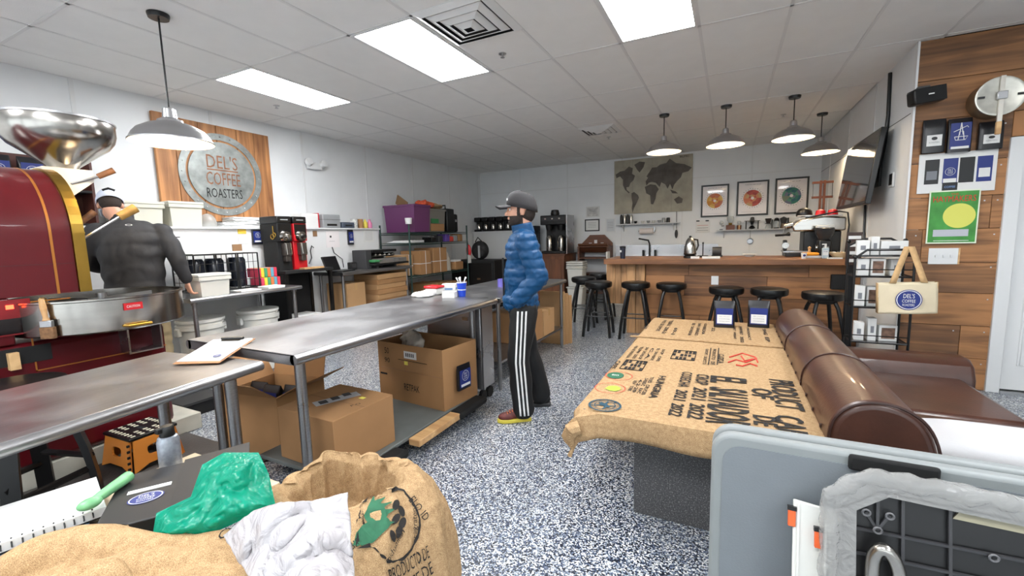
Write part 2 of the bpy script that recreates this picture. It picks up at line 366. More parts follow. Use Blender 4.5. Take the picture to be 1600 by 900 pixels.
# wall with shop windows behind the camera, plain wall at the far right
wf = struct(B('wall_front', WALL, None, XL, XE, YF-.12, YF, 0, .55)); B('lintel', WALL, wf, XL, XE, YF-.12, YF, 2.7, HC+.03)
we = struct(B('wall_far_right', WALL, None, XE, XE+.1, YF-.1, YS+.12, 0, HC+.03))
PANE = N('window_pane'); tr = PANE.n('BsdfTransparent'); gl = PANE.n('BsdfGlossy'); gl.inputs['Roughness'].default_value = .02; mx = PANE.n('MixShader'); mx.inputs[0].default_value = .06
PANE.l(tr.outputs[0], mx.inputs[1]); PANE.l(gl.outputs[0], mx.inputs[2]); PANE.l(mx.outputs[0], PANE.o.inputs[0])
wx = [XL, -3.5, -1.4, .7, 2.8, XE]
for i in range(5):
    wn = struct(bpy.data.objects.new('window_%d' % (i+1), None)); COL.objects.link(wn)
    m = MB(); a, b = wx[i]+.0, wx[i+1]
    m.box(a, a+.06, YF-.1, YF-.02, .55, 2.7); m.box(b-.06, b, YF-.1, YF-.02, .55, 2.7); m.box(a, b, YF-.1, YF-.02, .55, .61); m.box(a, b, YF-.1, YF-.02, 2.64, 2.7)
    m.build('window_frame', BLACKM, wn)
    B('pane', PANE.m, wn, a+.06, b-.06, YF-.062, YF-.058, .61, 2.64)
    la = bpy.data.lights.new('window_portal', 'AREA'); la.shape = 'RECTANGLE'; la.size = b-a-.12; la.size_y = 2.03; la.cycles.is_portal = True
    lo = link('window_portal', la); lo.location = ((a+b)/2, YF-.11, 1.63); lo.rotation_euler = (PI/2, 0, PI)
    lo.rotation_euler = Vector((0, 1, 0)).to_track_quat('-Z', 'Y').to_euler()
# ------------------------------------------------------------------ ceiling fittings
EM = N('light_diffuser'); em = EM.n('Emission'); em.inputs[0].default_value = (.97, .985, 1, 1); em.inputs[1].default_value = PANEL_EMIT; EM.l(em.outputs[0], EM.o.inputs[0])
lab = {(2, 5): 'bright flat ceiling light panel over the wall sign side', (5, 5): 'bright flat ceiling light panel beside the square air diffuser', (8, 5): 'bright flat ceiling light panel above the burlap covered bench'}
for (i, j) in LIGHTS:
    x0, y0 = GX[i], GY[j]
    t = thing('ceiling_light', lab.get((i, j), 'flat ceiling light panel near the shop windows'), 'ceiling light', (x0+.305, y0+.61, HC), 0, 'flush ceiling light panels')
    m = MB(); m.box(-.295, -.275, -.6, .6, -.004, .03); m.box(.275, .295, -.6, .6, -.004, .03); m.box(-.275, .275, -.6, -.58, -.004, .03); m.box(-.275, .275, .58, .6, -.004, .03)
    m.build('frame', WHITE, t); B('diffuser', EM.m, t, -.275, .275, -.58, .58, .002, .012)
def diffuser(px, py, s, label):
    p = at(px, py, z=HC); t = thing('air_vent', label, 'air vent', (p.x, p.y, HC))
    for k in range(4):
        a = s*(1-.24*k); z = -.012*(k+1)+.012; m = MB(); b = a-.05*s/.3
        vs = [(-a, -a, z), (a, -a, z), (a, a, z), (-a, a, z), (-b, -b, z-.022), (b, -b, z-.022), (b, b, z-.022), (-b, b, z-.022)]
        m.add(vs, [(0, 1, 5, 4), (1, 2, 6, 5), (2, 3, 7, 6), (3, 0, 4, 7)]); m.build('louvre_ring', WHITE, t, solid=.004, smooth=0)
    B('backing', DGREY, t, -s*.98, s*.98, -s*.98, s*.98, .0, .003)
diffuser(733, 34, .3, 'square white louvred ceiling vent beside the light panel')
diffuser(937, 203, .27, 'square white louvred ceiling vent toward the world map wall')
for px, py, lb in [(785, 88, 'small ceiling sprinkler head past the large vent'), (432, 169, 'small ceiling sprinkler head above the emergency light'), (951, 218, 'small ceiling sprinkler head beside the far vent'), (1224, 183, 'small ceiling sprinkler head among the bar pendants')]:
    p = at(px, py-4, z=HC); t = thing('sprinkler', lb, 'sprinkler', (p.x, p.y, HC))
    MB().lathe([(.001, -.004), (.032, -.004), (.036, 0)], 20).build('escutcheon', STEEL, t); MB().cyl((0, 0, 0), (0, 0, -.03), .008, n=8).cyl((0, 0, -.03), (0, 0, -.033), .02, n=12).build('deflector', STEEL, t)
# pendants
BULB = N('bulb'); e2 = BULB.n('Emission'); e2.inputs[0].default_value = (1, .78, .5, 1); e2.inputs[1].default_value = 30; BULB.l(e2.outputs[0], BULB.o.inputs[0])
def pendant(px, py, rim, R, cop, lb, grp, glow):
    p = at(px, py, z=HC); t = thing('pendant_lamp', lb, 'pendant lamp', (p.x, p.y, rim), 0, grp); d = HC-rim; h = R*.95
    MB().lathe([(.001, d-.03), (.06, d-.03), (.066, d-.01), (.066, d)], 24).build('ceiling_canopy', BLACKM, t)
    MB().cyl((0, 0, h), (0, 0, d-.02), .006, n=8).build('stem', BLACKM, t)
    k = R/.25
    prof = [(.028*k, h), (.04*k, h-.01), (.045*k, h-.07*k), (.075*k, h-.085*k), (.08*k, h-.1*k), (.14*k, h-.12*k), (.2*k, h-.155*k), (.225*k, h-.185*k), (.245*k, .012), (.252*k, .006), (.252*k, 0)]
    s = MB().lathe(prof, 40); s.lathe([(r-.004, z-.003) for r, z in prof[3:]], 40); s.mi = [0]*((len(prof)-1)*40)+[1]*((len(prof)-4)*40)
    s.build('shade', [ALU, SHADEIN], t)
    MB().cyl((0, 0, h-.02), (0, 0, h*.55), .02, n=12).build('socket', WHITE, t)
    MB().ell((0, 0, h*.42), (.03, .03, .04), nu=12, nv=8).build('bulb', BULB.m, t)
    l = bpy.data.lights.new('bulb_light', 'POINT'); l.energy = glow; l.color = (1, .8, .55); l.shadow_soft_size = .035
    lo = link('bulb_light', l, t); lo.location = (0, 0, h*.2)
pendant(247, 22, 2.19, .25, .06, 'large spun aluminium pendant lamp hanging by the wooden wall sign', 'pendants', 9)
for (px, py, rim, lb) in [(1038, 179, 2.555, 'small metal pendant over the bar, by the world map'), (1135, 165, 2.56, 'small metal pendant over the bar, above the first framed wheel print'), (1242, 150, 2.555, 'small metal pendant over the bar, before the third framed wheel print'), (1285, 177, 2.52, 'small metal pendant behind the bar beside the television')]:
    pendant(px, py, rim, .224, .05, lb, 'bar pendants', 7)
# emergency light on the left wall
p = at(489, 260, x=XL); t = thing('emergency_light', 'white twin-head emergency light on the left wall', 'emergency light', (XL, p.y, p.z))
B('housing', WHITE, t, 0, .06, -.12, .12, -.05, .05, .01)
for s in (-1, 1): MB().lathe([(.001, .05), (.05, .045), (.055, 0), (.03, -.03)], 16, (.06, s*.13, .04), Matrix.Rotation(PI/2.4, 3, 'Y')).build('lamp_head', WHITE, t)
# ================================================================== LEFT WALL SIDE
# big wooden sign with galvanised disc
sg = thing('wall_sign', 'plank wall sign with a round galvanised metal emblem', 'sign', (XL+.01, 3.265, 2.3))
yy = -.66
for k, wd in enumerate([.2, .25, .2, .24, .22, .21]):
    o = B('sign_plank', SIGNW, sg, 0, .04, -wd/2+.002, wd/2-.002, -.56, .58+(.02 if k == 0 else 0), .004); o.location = (0, yy+wd/2, 0); yy += wd
GALV = mat('galvanised', (138, 142, 140), .5, .55, var=.3, scale=9, bump=.05); RUST = mat('rusty_cut_letters', (126, 84, 58), .7, var=.35, scale=14)
c = Vector((.042, .02, .0)); xd, yd = Y3, Z3
def ring(r0, r1, d0, d1, n=56):
    m = MB(); 
    for i in range(n):
        a, b = 2*PI*i/n, 2*PI*(i+1)/n; q = lambda r, t, d: (c.x+d, c.y+r*math.cos(t), c.z+r*math.sin(t))
        m.add([q(r0, a, d1), q(r1, a, d1), q(r1, b, d1), q(r0, b, d1), q(r0, a, d0), q(r1, a, d0), q(r1, b, d0), q(r0, b, d0)], [(0, 1, 2, 3), (1, 5, 6, 2), (0, 3, 7, 4), (4, 7, 6, 5)])
    return m
o = ring(.41, .485, 0, .008).build('emblem_ring', GALV, sg)
b = MB()
for i in range(24): b.ell((c.x+.008, c.y+.448*math.cos(i*PI/12), c.z+.448*math.sin(i*PI/12)), .008, nu=8, nv=4)
b.build('rivets', STEEL, o)['kind'] = 'stuff'
ring(.0, .385, 0, .01).build('emblem_disc', GALV, sg)
c2 = c+Vector((.0105, 0, 0))
txt("DEL'S", RUST, sg, c2+Vector((0, 0, .15)), Y3, Z3, .36, .16, 'emblem_lettering', .002); txt('COFFEE', RUST, sg, c2+Vector((0, 0, -.05)), Y3, Z3, .4, .15, 'emblem_lettering', .002)
txt('ROASTERS', MATTEB, sg, c2+Vector((0, 0, -.22)), Y3, Z3, .42, .11, 'emblem_lettering', .002); B('emblem_bar', RUST, sg, c2.x, c2.x+.002, -.16, .2, .045, .06)
# half-height partition with ledge
pt = thing('partition', 'white half height partition with a ledge along the left wall', 'partition', (XL, 0, 0))
B('panel', WHITE, pt, .0, .29, .3, 5.6, 0, 1.64); B('ledge', WHITE, pt, .0, .32, .28, 5.62, 1.64, 1.665, .004)
ZL, XP = 1.665, XL+.29
def tub(name, x0, x1, y0, y1, z0, h, m, label, cat, grp=None, lid=None, taper=.92, sticker=None):
    t = thing(name, label, cat, ((x0+x1)/2, (y0+y1)/2, z0), 0, grp); a, b = (x1-x0)/2, (y1-y0)/2; mb = MB()
    o = [(-a, -b), (a, -b), (a, b), (-a, b)]
    k = taper; th = .006
    L = [[(x*k, y*k, 0) for x, y in o], [(x, y, h) for x, y in o], [(x-th*np.sign(x), y-th*np.sign(y), h) for x, y in o], [((x-th*np.sign(x))*k, (y-th*np.sign(y))*k, .008) for x, y in o]]
    vs = sum(L, []); fs = [(3, 2, 1, 0)]
    for r in range(3):
        for i in range(4): fs.append((r*4+i, r*4+(i+1) % 4, r*4+4+(i+1) % 4, r*4+4+i))
    fs.append((12, 13, 14, 15)); mb.add(vs, fs); mb.build('body', m, t, bevel=.012)
    rm = MB(); rm.box(-a-.012, a+.012, -b-.012, -b+.002, h-.035, h); rm.box(-a-.012, a+.012, b-.002, b+.012, h-.035, h); rm.box(-a-.012, -a+.002, -b, b, h-.035, h); rm.box(a-.002, a+.012, -b, b, h-.035, h)
    rm.build('rim', m, t, bevel=.004)
    if lid: B('lid', lid, t, -a-.014, a+.014, -b-.014, b+.014, h+.001, h+.03, .008)
    return t
tub('storage_bin', XL+.03, XL+.29, 2.56, 2.88, ZL, .24, CREAM, 'white lidded tub on the ledge below the sign edge', 'storage tub', 'ledge tubs', CREAM)
tub('storage_bin', XL+.03, XL+.29, 2.1, 2.5, ZL, .22, CREAM, 'white lidded tub on the ledge behind the bowed man', 'storage tub', 'ledge tubs', CREAM)
m = MB().lathe([(.09, 0), (.09, .06), (.08, .1), (.05, .14), (.02, .155), (.001, .156)], 24, (XL+.17, 2.99, ZL)); tag(m.build('glass_dome', mat('cloudy_clear_plastic', (190, 190, 186), .15, alpha=.5), None), 'clear plastic dome cover on the white ledge', 'cover')
for k in range(7):
    a = random.uniform(-.1, .1); y = 3.35+.05*random.random()
    T = Matrix.Translation((XL+.17, 3.3 if k < 3 else 3.42, ZL+.0175*k)) @ Matrix.Rotation(a, 4, 'Z')
    o = MB().box(-.12, .12, -.2, .2, 0, .017, T).build('mailer_envelope', mat('mailer_white', (212, 214, 214), .5, var=.12, scale=12, bump=.3), None, bevel=.005)
    tag(o, 'grey white mailing envelope stacked on the ledge under the sign', 'envelope', 'stack of mailing envelopes')
def simple(name, label, cat, m, x0, x1, y0, y1, z0, z1, bevel=.004, grp=None):
    t = thing(name, label, cat, ((x0+x1)/2, (y0+y1)/2, z0), 0, grp); a, b = (x1-x0)/2, (y1-y0)/2
    B('body', m, t, -a, a, -b, b, 0, z1-z0, bevel); return t
t = simple('carton', 'white carton with a red end on the ledge', 'box', PAPER, XL+.05, XP, 4.15, 4.42, ZL, ZL+.2); B('red_end', RED, t, -.122, .122, .1351, .15, 0, .21)
t = simple('label_printer', 'grey label printer on the ledge beside the red ended carton', 'printer', GREYP, XL+.04, XP, 4.5, 4.82, ZL, ZL+.2, .012); B('lid_seam', DGREY, t, -.128, .128, -.161, .161, .12, .124); B('paper_slot', BLACK, t, .124, .127, -.09, .09, .03, .06)
t = simple('receipt_printer', 'low dark blue grey printer on the ledge', 'printer', mat('slate_plastic', (70, 78, 92), .45), XL+.04, XP, 4.86, 5.1, ZL, ZL+.09, .012); B('paper_slot', BLACK, t, .124, .127, -.07, .07, .03, .05)
def lathe_thing(name, label, cat, loc, prof, m, grp=None, n=28):
    o = MB().lathe([(.001, prof[0][1])]+prof+[(.001, prof[-1][1])], n).build(name, m, None); o.location = loc; return tag(o, label, cat, grp)
t = thing('tin_can', 'white tin with dark speckled pattern on the ledge', 'tin', (XL+.17, 5.2, ZL)); MB().lathe([(.001, 0), (.055, 0), (.055, .14), (.001, .14)], 24).build('body', mat('speckled_tin', (205, 205, 200), .4, var=.4, scale=40), t); MB().lathe([(.05, .14), (.057, .14), (.057, .15), (.05, .15)], 24).build('rim', STEEL, t)
lathe_thing('cardboard_tube', 'short brown cardboard tube standing on the ledge', 'tube', (XL+.17, 5.34, ZL), [(.042, 0), (.042, .15), (.036, .15), (.036, .02)], CARD)
lathe_thing('squeeze_bottle', 'yellow capped bottle at the end of the ledge', 'bottle', (XL+.16, 5.45, ZL), [(.04, 0), (.042, .02), (.042, .09), (.02, .12), (.012, .15), (.01, .15)], mat('yellow_plastic', (214, 196, 80), .4))
lathe_thing('squeeze_bottle', 'pink capped bottle at the end of the ledge', 'bottle', (XL+.16, 5.55, ZL), [(.04, 0), (.042, .02), (.042, .09), (.022, .12), (.02, .15), (.01, .15)], mat('pink_plastic', (206, 120, 160), .4))
# things hung on the front of the partition
def on_panel(px, py, w, h, m, name, label, cat, grp=None, th=.004):
    p = at(px, py, x=XP+.002); t = thing(name, label, cat, (XP+.001, p.y, p.z), 0, grp); B('sheet', m, t, 0, th, -w/2, w/2, -h/2, h/2); return t
def coffee_bag(t, w, h, d, front, o=Vector((0, 0, 0)), xd=X3, yd=Z3, lab=True, kind=0):
    """pouch: gusseted body with crimped top; o = base centre, front faces xd cross yd"""
    xd = Vector(xd).normalized(); yd = Vector(yd).normalized(); nd = xd.cross(yd); o = Vector(o); m = MB()
    def fn(u, v):
        a = u*2*PI; cx, sx = math.cos(a), math.sin(a); sq = lambda q: math.copysign(abs(q)**.35, q)
        dd = d*(1-.0*v) if v < .75 else d*(1-(v-.75)/.25*.9)
        return o+xd*(w/2*sq(cx))+nd*(dd/2*sq(sx))+yd*(h*v)
    m.grid(fn, 24, 10); m.build('pouch', mat('black_foil', (20, 20, 24), .35, bump=.1, bscale=30), t)
    f = o+nd*(d/2+.001)
    if kind == 0:
        quad(t, BLUE, f+yd*h*.42, xd, yd, w*.8, h*.62, .0015, 'blue_front'); quad(t, PAPER, f+yd*h*.32, xd, yd, w*.7, h*.34, .003, 'white_label')
        for k in range(3): txt(['DEL S ROAST', 'COFFEE', 'WHOLE BEAN'][k], PAPERG, t, f+yd*h*(.42-.09*k)+nd*.0035, xd, yd, w*.5, h*.035, 'label_lettering')
    elif kind == 1:
        quad(t, BLUE, f+yd*h*.45, xd, yd, w*.85, h*.7, .0015, 'blue_front'); logo(t, f+yd*h*.55+nd*.002, xd, yd, w*.28); quad(t, PAPER, f+yd*h*.18, xd, yd, w*.7, h*.1, .003, 'white_label')
    elif kind == 2:
        quad(t, PAPER, f+yd*h*.36, xd, yd, w*.66, h*.33, .002, 'white_label'); txt('ROASTERS', PAPERG, t, f+yd*h*.3+nd*.003, xd, yd, w*.45, h*.04, 'label_lettering'); disc(t, DGREY, f+yd*h*.42+nd*.002, xd, yd, w*.13, h*.05)
p = at(400, 369, x=XP); t = thing('coffee_bag', 'black coffee bag with blue emblem pinned behind the black grinder', 'coffee bag', (XP+.02, p.y, p.z-.1)); coffee_bag(t, .13, .2, .03, 0, xd=Y3, kind=1)
p = at(546, 369, x=XP); t = thing('coffee_bag', 'blue coffee bag hanging on the partition beside pinned papers', 'coffee bag', (XP+.02, p.y, p.z-.13)); coffee_bag(t, .11, .24, .03, 0, xd=Y3, kind=1)
t = on_panel(520, 374, .24, .24, mat('pinkish_paper', (222, 216, 216), .8), 'pinned_paper', 'square pinned sheet above the laptop', 'paper'); quad(t, MATTEB, (.0045, -.04, .04), Y3, Z3, .03, .03, .001); B('text_line', PAPERG, t, .004, .0045, -.07, .03, -.03, -.026)
t = on_panel(576, 369, .22, .2, PAPER, 'pinned_paper', 'pinned printed sheet above the sealing machine', 'paper')
for k in range(7): B('text_line', PAPERG, t, .004, .0045, -.08, .08, .07-.022*k, .073-.022*k)
on_panel(492, 365, .07, .08, CARDD, 'sticker', 'small brown printed sticker on the partition', 'sticker')
on_panel(378, 362, .1, .06, mat('yellow_note', (226, 190, 70), .7), 'sticky_note', 'yellow note on the partition above the wire cubes', 'note')
on_panel(380, 373, .12, .12, PAPER, 'pinned_paper', 'small white card below the yellow note', 'paper')
t = on_panel(272, 364, .11, .12, WHITE, 'pinned_paper', 'white framed card with black bars behind the man in grey', 'paper'); B('bar', MATTEB, t, .004, .006, -.055, .055, .045, .06); B('bar', MATTEB, t, .004, .006, -.05, .05, -.05, -.04)
# ------------------------------------------------------------------ steel work tables
def steel_table(name, label, x0, x1, y0, y1, z, rot=0, th=.04, inset=.06, grp='stainless work tables', under=None, legr=.02, m=STEELD, far=0, legs=((0, 0), (1, 0), (0, 1), (1, 1))):
    cx, cy = (x0+x1)/2, (y0+y1)/2; t = thing(name, label, 'work table', (cx, cy, 0), rot, grp); a, b = (x1-x0)/2, (y1-y0)/2
    mb = MB(); mb.box(-a, a, -b, b, z-.012, z); mb.build('table_top', m, t, bevel=.004)
    e = MB(); r = th/2
    for s in (-1, 1): e.cyl((s*a-s*r*.4, -b, z-r-.0005), (s*a-s*r*.4, b, z-r-.0005), r, n=14)
    e.box(-a+.01, a-.01, -b, -b+.004, z-th, z-.001); e.box(-a+.01, a-.01, b-.004, b, z-th, z-.001); e.build('rolled_edge', m, t)
    for (i, j) in legs:
        x = -a+inset+i*(2*a-2*inset); y = -b+inset+j*(2*b-2*inset-far); g = MB(); g.cyl((x, y, .03), (x, y, z-.012), legr, n=14); g.cyl((x, y, z-.07), (x, y, z-.03), legr*1.3, legr*1.5, n=14); g.cyl((x, y, 0), (x, y, .03), legr*.7, legr*.9, n=12); g.build('leg', m, t)
    if under is not None:
        B('undershelf', m, t, -a+inset*.7, a-inset*.7, -b+inset*.7, b-inset*.7, under-.02, under)
    return t
steel_table('work_table', 'stainless table against the partition holding wire cubes', -5.27, -4.5, 2.25, 3.44, .96)
tb = thing('grinder_stand', 'black stand under the two bulk grinders', 'stand', (-5.06, 3.84, 0)); B('top', MATTEB, tb, -.22, .24, -.36, .36, 1.08, 1.12, .004)
for i in (-1, 1):
    for j in (-1, 1): B('leg', BLACKM, tb, i*.2-.02, i*.2+.02, j*.33-.02, j*.33+.02, 0, 1.08)
B('side_panel', MATTEB, tb, -.2, .2, -.352, -.345, .05, 1.08); B('back_panel', MATTEB, tb, -.21, -.2, -.34, .34, .05, 1.08); B('lower_shelf', MATTEB, tb, -.18, .18, -.31, .31, .42, .44)  # dark back sheet added to fill the black area under the stand
steel_table('work_table', 'stainless table by the shelving with the sealing machine', -5.28, -4.72, 4.25, 5.7, 1.04, th=.05)
def grinder(y0, m, lb, side):
    t = thing('bulk_grinder', lb, 'coffee grinder', (-4.93, y0, 1.12), 0, 'bulk coffee grinders'); w = .19
    B('column', m, t, -.3, -.03, 0, w, .0, .36, .006); B('head', m, t, -.33, .0, 0, w, .3601, .58, .006); B('top_cap', BLACKM, t, -.33, .005, -.003, w+.003, .58, .67, .012)
    B('face_plate', BLACKM, t, .0005, .004, .01, w-.01, .44, .575); txt('GRIND', GREYP, t, (.0045, w/2, .62), Y3, Z3, .08, .012) if False else None
    B('badge', GREYP, t, .005, .0065, w/2-.05, w/2+.05, .62, .632)
    MB().lathe([(.001, .06), (.03, .06), (.035, .04), (.06, .035), (.075, .0)], 28, (.004, w/2, .42), Matrix.Rotation(PI/2, 3, 'Y')).build('dial', CHROME, t)
    MB().lathe([(.001, .085), (.022, .085), (.026, .06)], 20, (.004, w/2, .42), Matrix.Rotation(PI/2, 3, 'Y')).build('dial_knob', BLACK if side else CHROME, t)
    c = MB(); c.box(-.03, .05, w/2-.045, w/2+.045, .18, .34); c.box(-.03, .04, w/2-.035, w/2+.035, .11, .18); c.build('bag_chute', mat('cast_metal', (92, 86, 82), .4, .7), t, bevel=.008)
    MB().tube([(.05, w/2-.03, .33), (.062, w/2-.03, .2), (.062, w/2+.03, .2), (.05, w/2+.03, .33)], .006, 6).build('bag_clamp', CHROME, t)
    return t
g = grinder(3.5, MATTEB, 'black bulk coffee grinder with a pair of scissors on its side', 0)
s = MB(); s.tube([(-.1+.03*math.cos(a), -.004, .42+.03*math.sin(a)) for a in np.linspace(0, 2*PI, 12)[:-1]], .006, 6, True); s.tube([(-.06+.025*math.cos(a), -.004, .44+.025*math.sin(a)) for a in np.linspace(0, 2*PI, 12)[:-1]], .006, 6, True)
s.box(-.085, -.07, -.005, -.002, .46, .55); o = s.build('scissors', BRASS, None); o.location = (-4.93, 3.499, 1.12); tag(o, 'brass handled scissors stuck to the black grinder', 'scissors')
grinder(3.72, RED, 'red bulk coffee grinder beside the black one', 1)
o = B('wood_block', LWOOD, None, -4.92, -4.82, 3.75, 4.05, 1.12, 1.14); tag(o, 'light wooden board in front of the red grinder', 'board')
# wire cubes with dark drums
wc = thing('wire_cube_rack', 'black wire grid cube rack on the stainless table', 'rack', (-4.98, 2.86, .96))
def wirebox(t, x0, x1, y0, y1, z0, z1, n, m):
    f = MB()
    for a in ((x0, y0), (x1, y0), (x0, y1), (x1, y1)): f.cyl((*a, z0), (*a, z1), .008, n=6)
    for z in (z0, z1):
        f.tube([(x0, y0, z), (x1, y0, z), (x1, y1, z), (x0, y1, z)], .007, 6, True)
    f.build('frame', m, t); g = MB()
    for k in range(1, n):
        z = z0+(z1-z0)*k/n; g.tube([(x0, y0, z), (x1, y0, z), (x1, y1, z)], .003, 5)
        y = y0+(y1-y0)*k/n; g.cyl((x1, y, z0), (x1, y, z1), .003, n=5); x = x0+(x1-x0)*k/n; g.cyl((x, y0, z0), (x, y0, z1), .003, n=5)
    g.build('wire_grid', m, t)
wirebox(wc, -.2, .2, -.4, .02, .02, .4, 4, BLACKM); wirebox(wc, -.2, .2, .04, .26, .02, .4, 4, BLACKM); B('cover_sheet', PAPER, wc, -.2, .2, -.4, .1, .41, .415)
for k, y in enumerate((2.57, 2.77, 3.01)):
    o = lathe_thing('drum', ['dark glossy drum in the wire rack end behind the white tub', 'dark glossy drum in the middle of the wire rack', 'dark glossy drum in the wire rack end near the packets'][k], 'drum', (-5.0, y, .985), [(.085, 0), (.09, .02), (.09, .3), (.075, .33)], mat('dark_gloss', (26, 30, 40), .2), 'drums in the wire rack')
tub('storage_tub', -4.74, -4.52, 2.36, 2.64, .96, .19, WPLAS, 'open white tub at the corner of the stainless table', 'storage tub', None, WPLAS)
t = simple('photo_card', 'small brown photo card on the wire cubes', 'card', CARDD, -5.0, -4.98, 2.98, 3.08, 1.385, 1.46, 0)
cols = [(200, 60, 90), (220, 190, 60), (60, 140, 100), (210, 110, 60), (90, 150, 170), (190, 50, 70)]
for r in range(2):
    for k in range(6):
        o = simple('tea_packet', '%s packet in the %s row on the stainless table' % (['rose', 'yellow', 'green', 'orange', 'pale blue', 'crimson'][k], ['raised rear', 'low front'][r]), 'packet', mat('packet_%d' % k, cols[(k+r) % 6], .5), -5.06+.05*r, -4.86+.05*r, 3.16+.04*k+.0, 3.197+.04*k, .96+.11*(1-r), 1.065+.11*(1-r), .002, 'colourful packets')
p = at(444, 437, z=.962); t = thing('paper_cup', 'plain tan paper cup at the corner of the stainless table', 'cup', (min(p.x, -4.53), min(p.y, 3.4), .96)); MB().lathe([(.001, 0), (.028, 0), (.038, .1), (.036, .1), (.027, .006)], 24).build('body', mat('tan_paper', (214, 176, 130), .7), t); MB().lathe([(.036, .098), (.04, .1), (.04, .104), (.036, .106)], 24).build('rim', PAPER, t)
for k, (y, w_) in enumerate(((2.75, .22), (3.05, .2))):
    o = B('paper_stack', PAPER, None, -4.72, -4.53, y, y+w_, .96, .975+.01*k, .003); tag(o, ['thick pad of white paper on the stainless table front', 'white paper pad beside the tan cup'][k], 'paper')
def barrel(px, lb):
    K = 1.09
    p = at(px, 492 if px < 350 else 475, x=-4.86); t = thing('barrel', lb, 'container', (-4.86, p.y, 0), 0, 'white lidded barrels')
    MB().lathe([(.001, .02), (.165, .02), (.2, .66), (.2, .68), (.19, .68)], 36).build('body', WPLAS, t); MB().lathe([(.2, .61), (.216, .62), (.216, .66), (.2, .66)], 36).build('band', WPLAS, t)
    MB().lathe([(.205, .68), (.215, .69), (.215, .715), (.19, .72), (.17, .715), (.001, .715)], 36).build('lid', WPLAS, t)
    for s in (-1, 1): B('handle', WPLAS, t, -.04, .04, s*.215-.02, s*.215+.02, .56, .64, .01)
barrel(312, 'white lidded barrel under the table behind the roaster tray'); barrel(402, 'white lidded barrel under the table near the grinders')
# laptop, phone and sealing machine on the far stainless table
lp = thing('laptop', 'open black laptop on the stainless table', 'laptop', (-4.9, 4.4, 1.04), .25); B('base', BLACK, lp, -.12, .12, -.16, .16, 0, .018, .004)
B('screen', BLACK, lp, -.01, .01, -.16, .16, 0, .21, .004, Matrix.Translation((-.12, 0, .015)) @ Matrix.Rotation(-.35, 4, 'Y')); B('keyboard', DGREY, lp, -.08, .1, -.14, .14, .0181, .0195)
t = simple('card_terminal', 'small black terminal beside the laptop', 'terminal', BLACK, -5.06, -4.98, 4.66, 4.78, 1.04, 1.15, .01); B('screen', DGREY, t, .04, .042, -.04, .04, .03, .09)
sm = thing('sealing_machine', 'grey bag sealing machine with a green tray on the stainless table', 'machine', (-4.98, 5.22, 1.04))
B('cabinet', DGREY, sm, -.18, .1, -.36, -.24, .0, .28, .008); B('roof', BLACKM, sm, -.18, .12, -.24, .3, .24, .28, .006); B('bed', mat('grey_cast', (104, 100, 96), .5), sm, -.1, .22, -.2, .42, .07, .14, .008)
B('back_plate', BLACKM, sm, -.18, -.16, -.24, .3, .0, .24)
for k in range(5): MB().cyl((.02, -.18+.1*k, .19), (.1, -.15+.1*k, .2), .028, n=14).build('roller', CHROME, sm)
B('conveyor', RUBBER, sm, .1, .2, -.3, .5, .04, .07, .01); B('tray', GREEN, sm, .08, .22, -.3, -.12, .09, .13, .015); B('nameplate', STEEL, sm, .2205, .223, .1, .24, .08, .13); B('foot', DGREY, sm, -.1, .15, -.2, -.15, 0, .07); B('foot', DGREY, sm, -.1, .15, .2, .25, 0, .07)
# cables along the partition
m = MB(); m.tube([at(519, 386, x=XP+.02), at(522, 395, x=XP+.03), at(535, 405, x=XP+.03), at(537, 418, x=XP+.05)], .006, 6); tag(m.build('power_cable', BLACK, None), 'black power cable hanging below the square pinned sheet', 'cable')
m = MB(); m.tube([at(490, 387, x=XP+.03), at(487, 384, x=XP+.04), at(485, 392, x=XP+.03), at(487, 403, x=XP+.03), at(483, 412, x=XP+.05)], .007, 6); tag(m.build('power_cable', BLACK, None), 'black looped cable beside the red grinder', 'cable')
# cartons
def carton(lb, x0, x1, y0, y1, z0, z1, m=CARD, rz=0, tape='y', grp='cardboard cartons', parent=None):
    t = thing('carton', lb, 'box', ((x0+x1)/2, (y0+y1)/2, z0), rz, grp); a, b, h = (x1-x0)/2, (y1-y0)/2, z1-z0
    B('body', m, t, -a, a, -b, b, 0, h, .004)
    if tape == 'y': q = MB(); q.box(-.025, .025, -b-.001, b+.001, h*.75, h+.001); q.build('tape', TAPE, t)
    if tape == 'x': q = MB(); q.box(-a-.001, a+.001, -.025, .025, h*.75, h+.001); q.build('tape', TAPE, t)
    if tape == 's': q = MB(); q.box(-a-.002, a+.002, -.006, .006, -.0, h+.002); q.box(-a-.002, a+.002, -b-.002, b+.002, h*.45, h*.45+.012); q.build('strap', PAPER, t)
    return t
zz = .02
ORD = ['lowest', 'second lowest', 'third from the bottom', 'fourth from the bottom', 'fifth from the bottom', 'sixth from the bottom', 'seventh from the bottom', 'fifth from the top', 'fourth from the top', 'third from the top', 'second from the top', 'topmost']
for k in range(12):
    carton('flattened carton, %s in the stack below the far stainless table' % ORD[k], -5.25, -4.78+.012*(k % 3), 4.95, 5.62-.01*(k % 2), zz, zz+.075, CARDL if k % 2 else CARD, 0, None, 'stack of flattened cartons'); zz += .077
carton('carton under the far stainless table near its leg', -5.2, -4.8, 4.45, 4.85, .0, .46, CARD, 0, 'x'); carton('carton topmost of the pair near the table leg', -5.22, -4.82, 4.4, 4.75, .462, .86, CARDL, 0, 'x')
for k in range(4): tag(B('printed_sheet', PAPER, None, -5.2, -4.9, 3.6+.02*k, 4.02, .441+.02*k, .458+.02*k), 'loose white papers on the shelf of the black stand', 'paper', 'papers on the black stand')
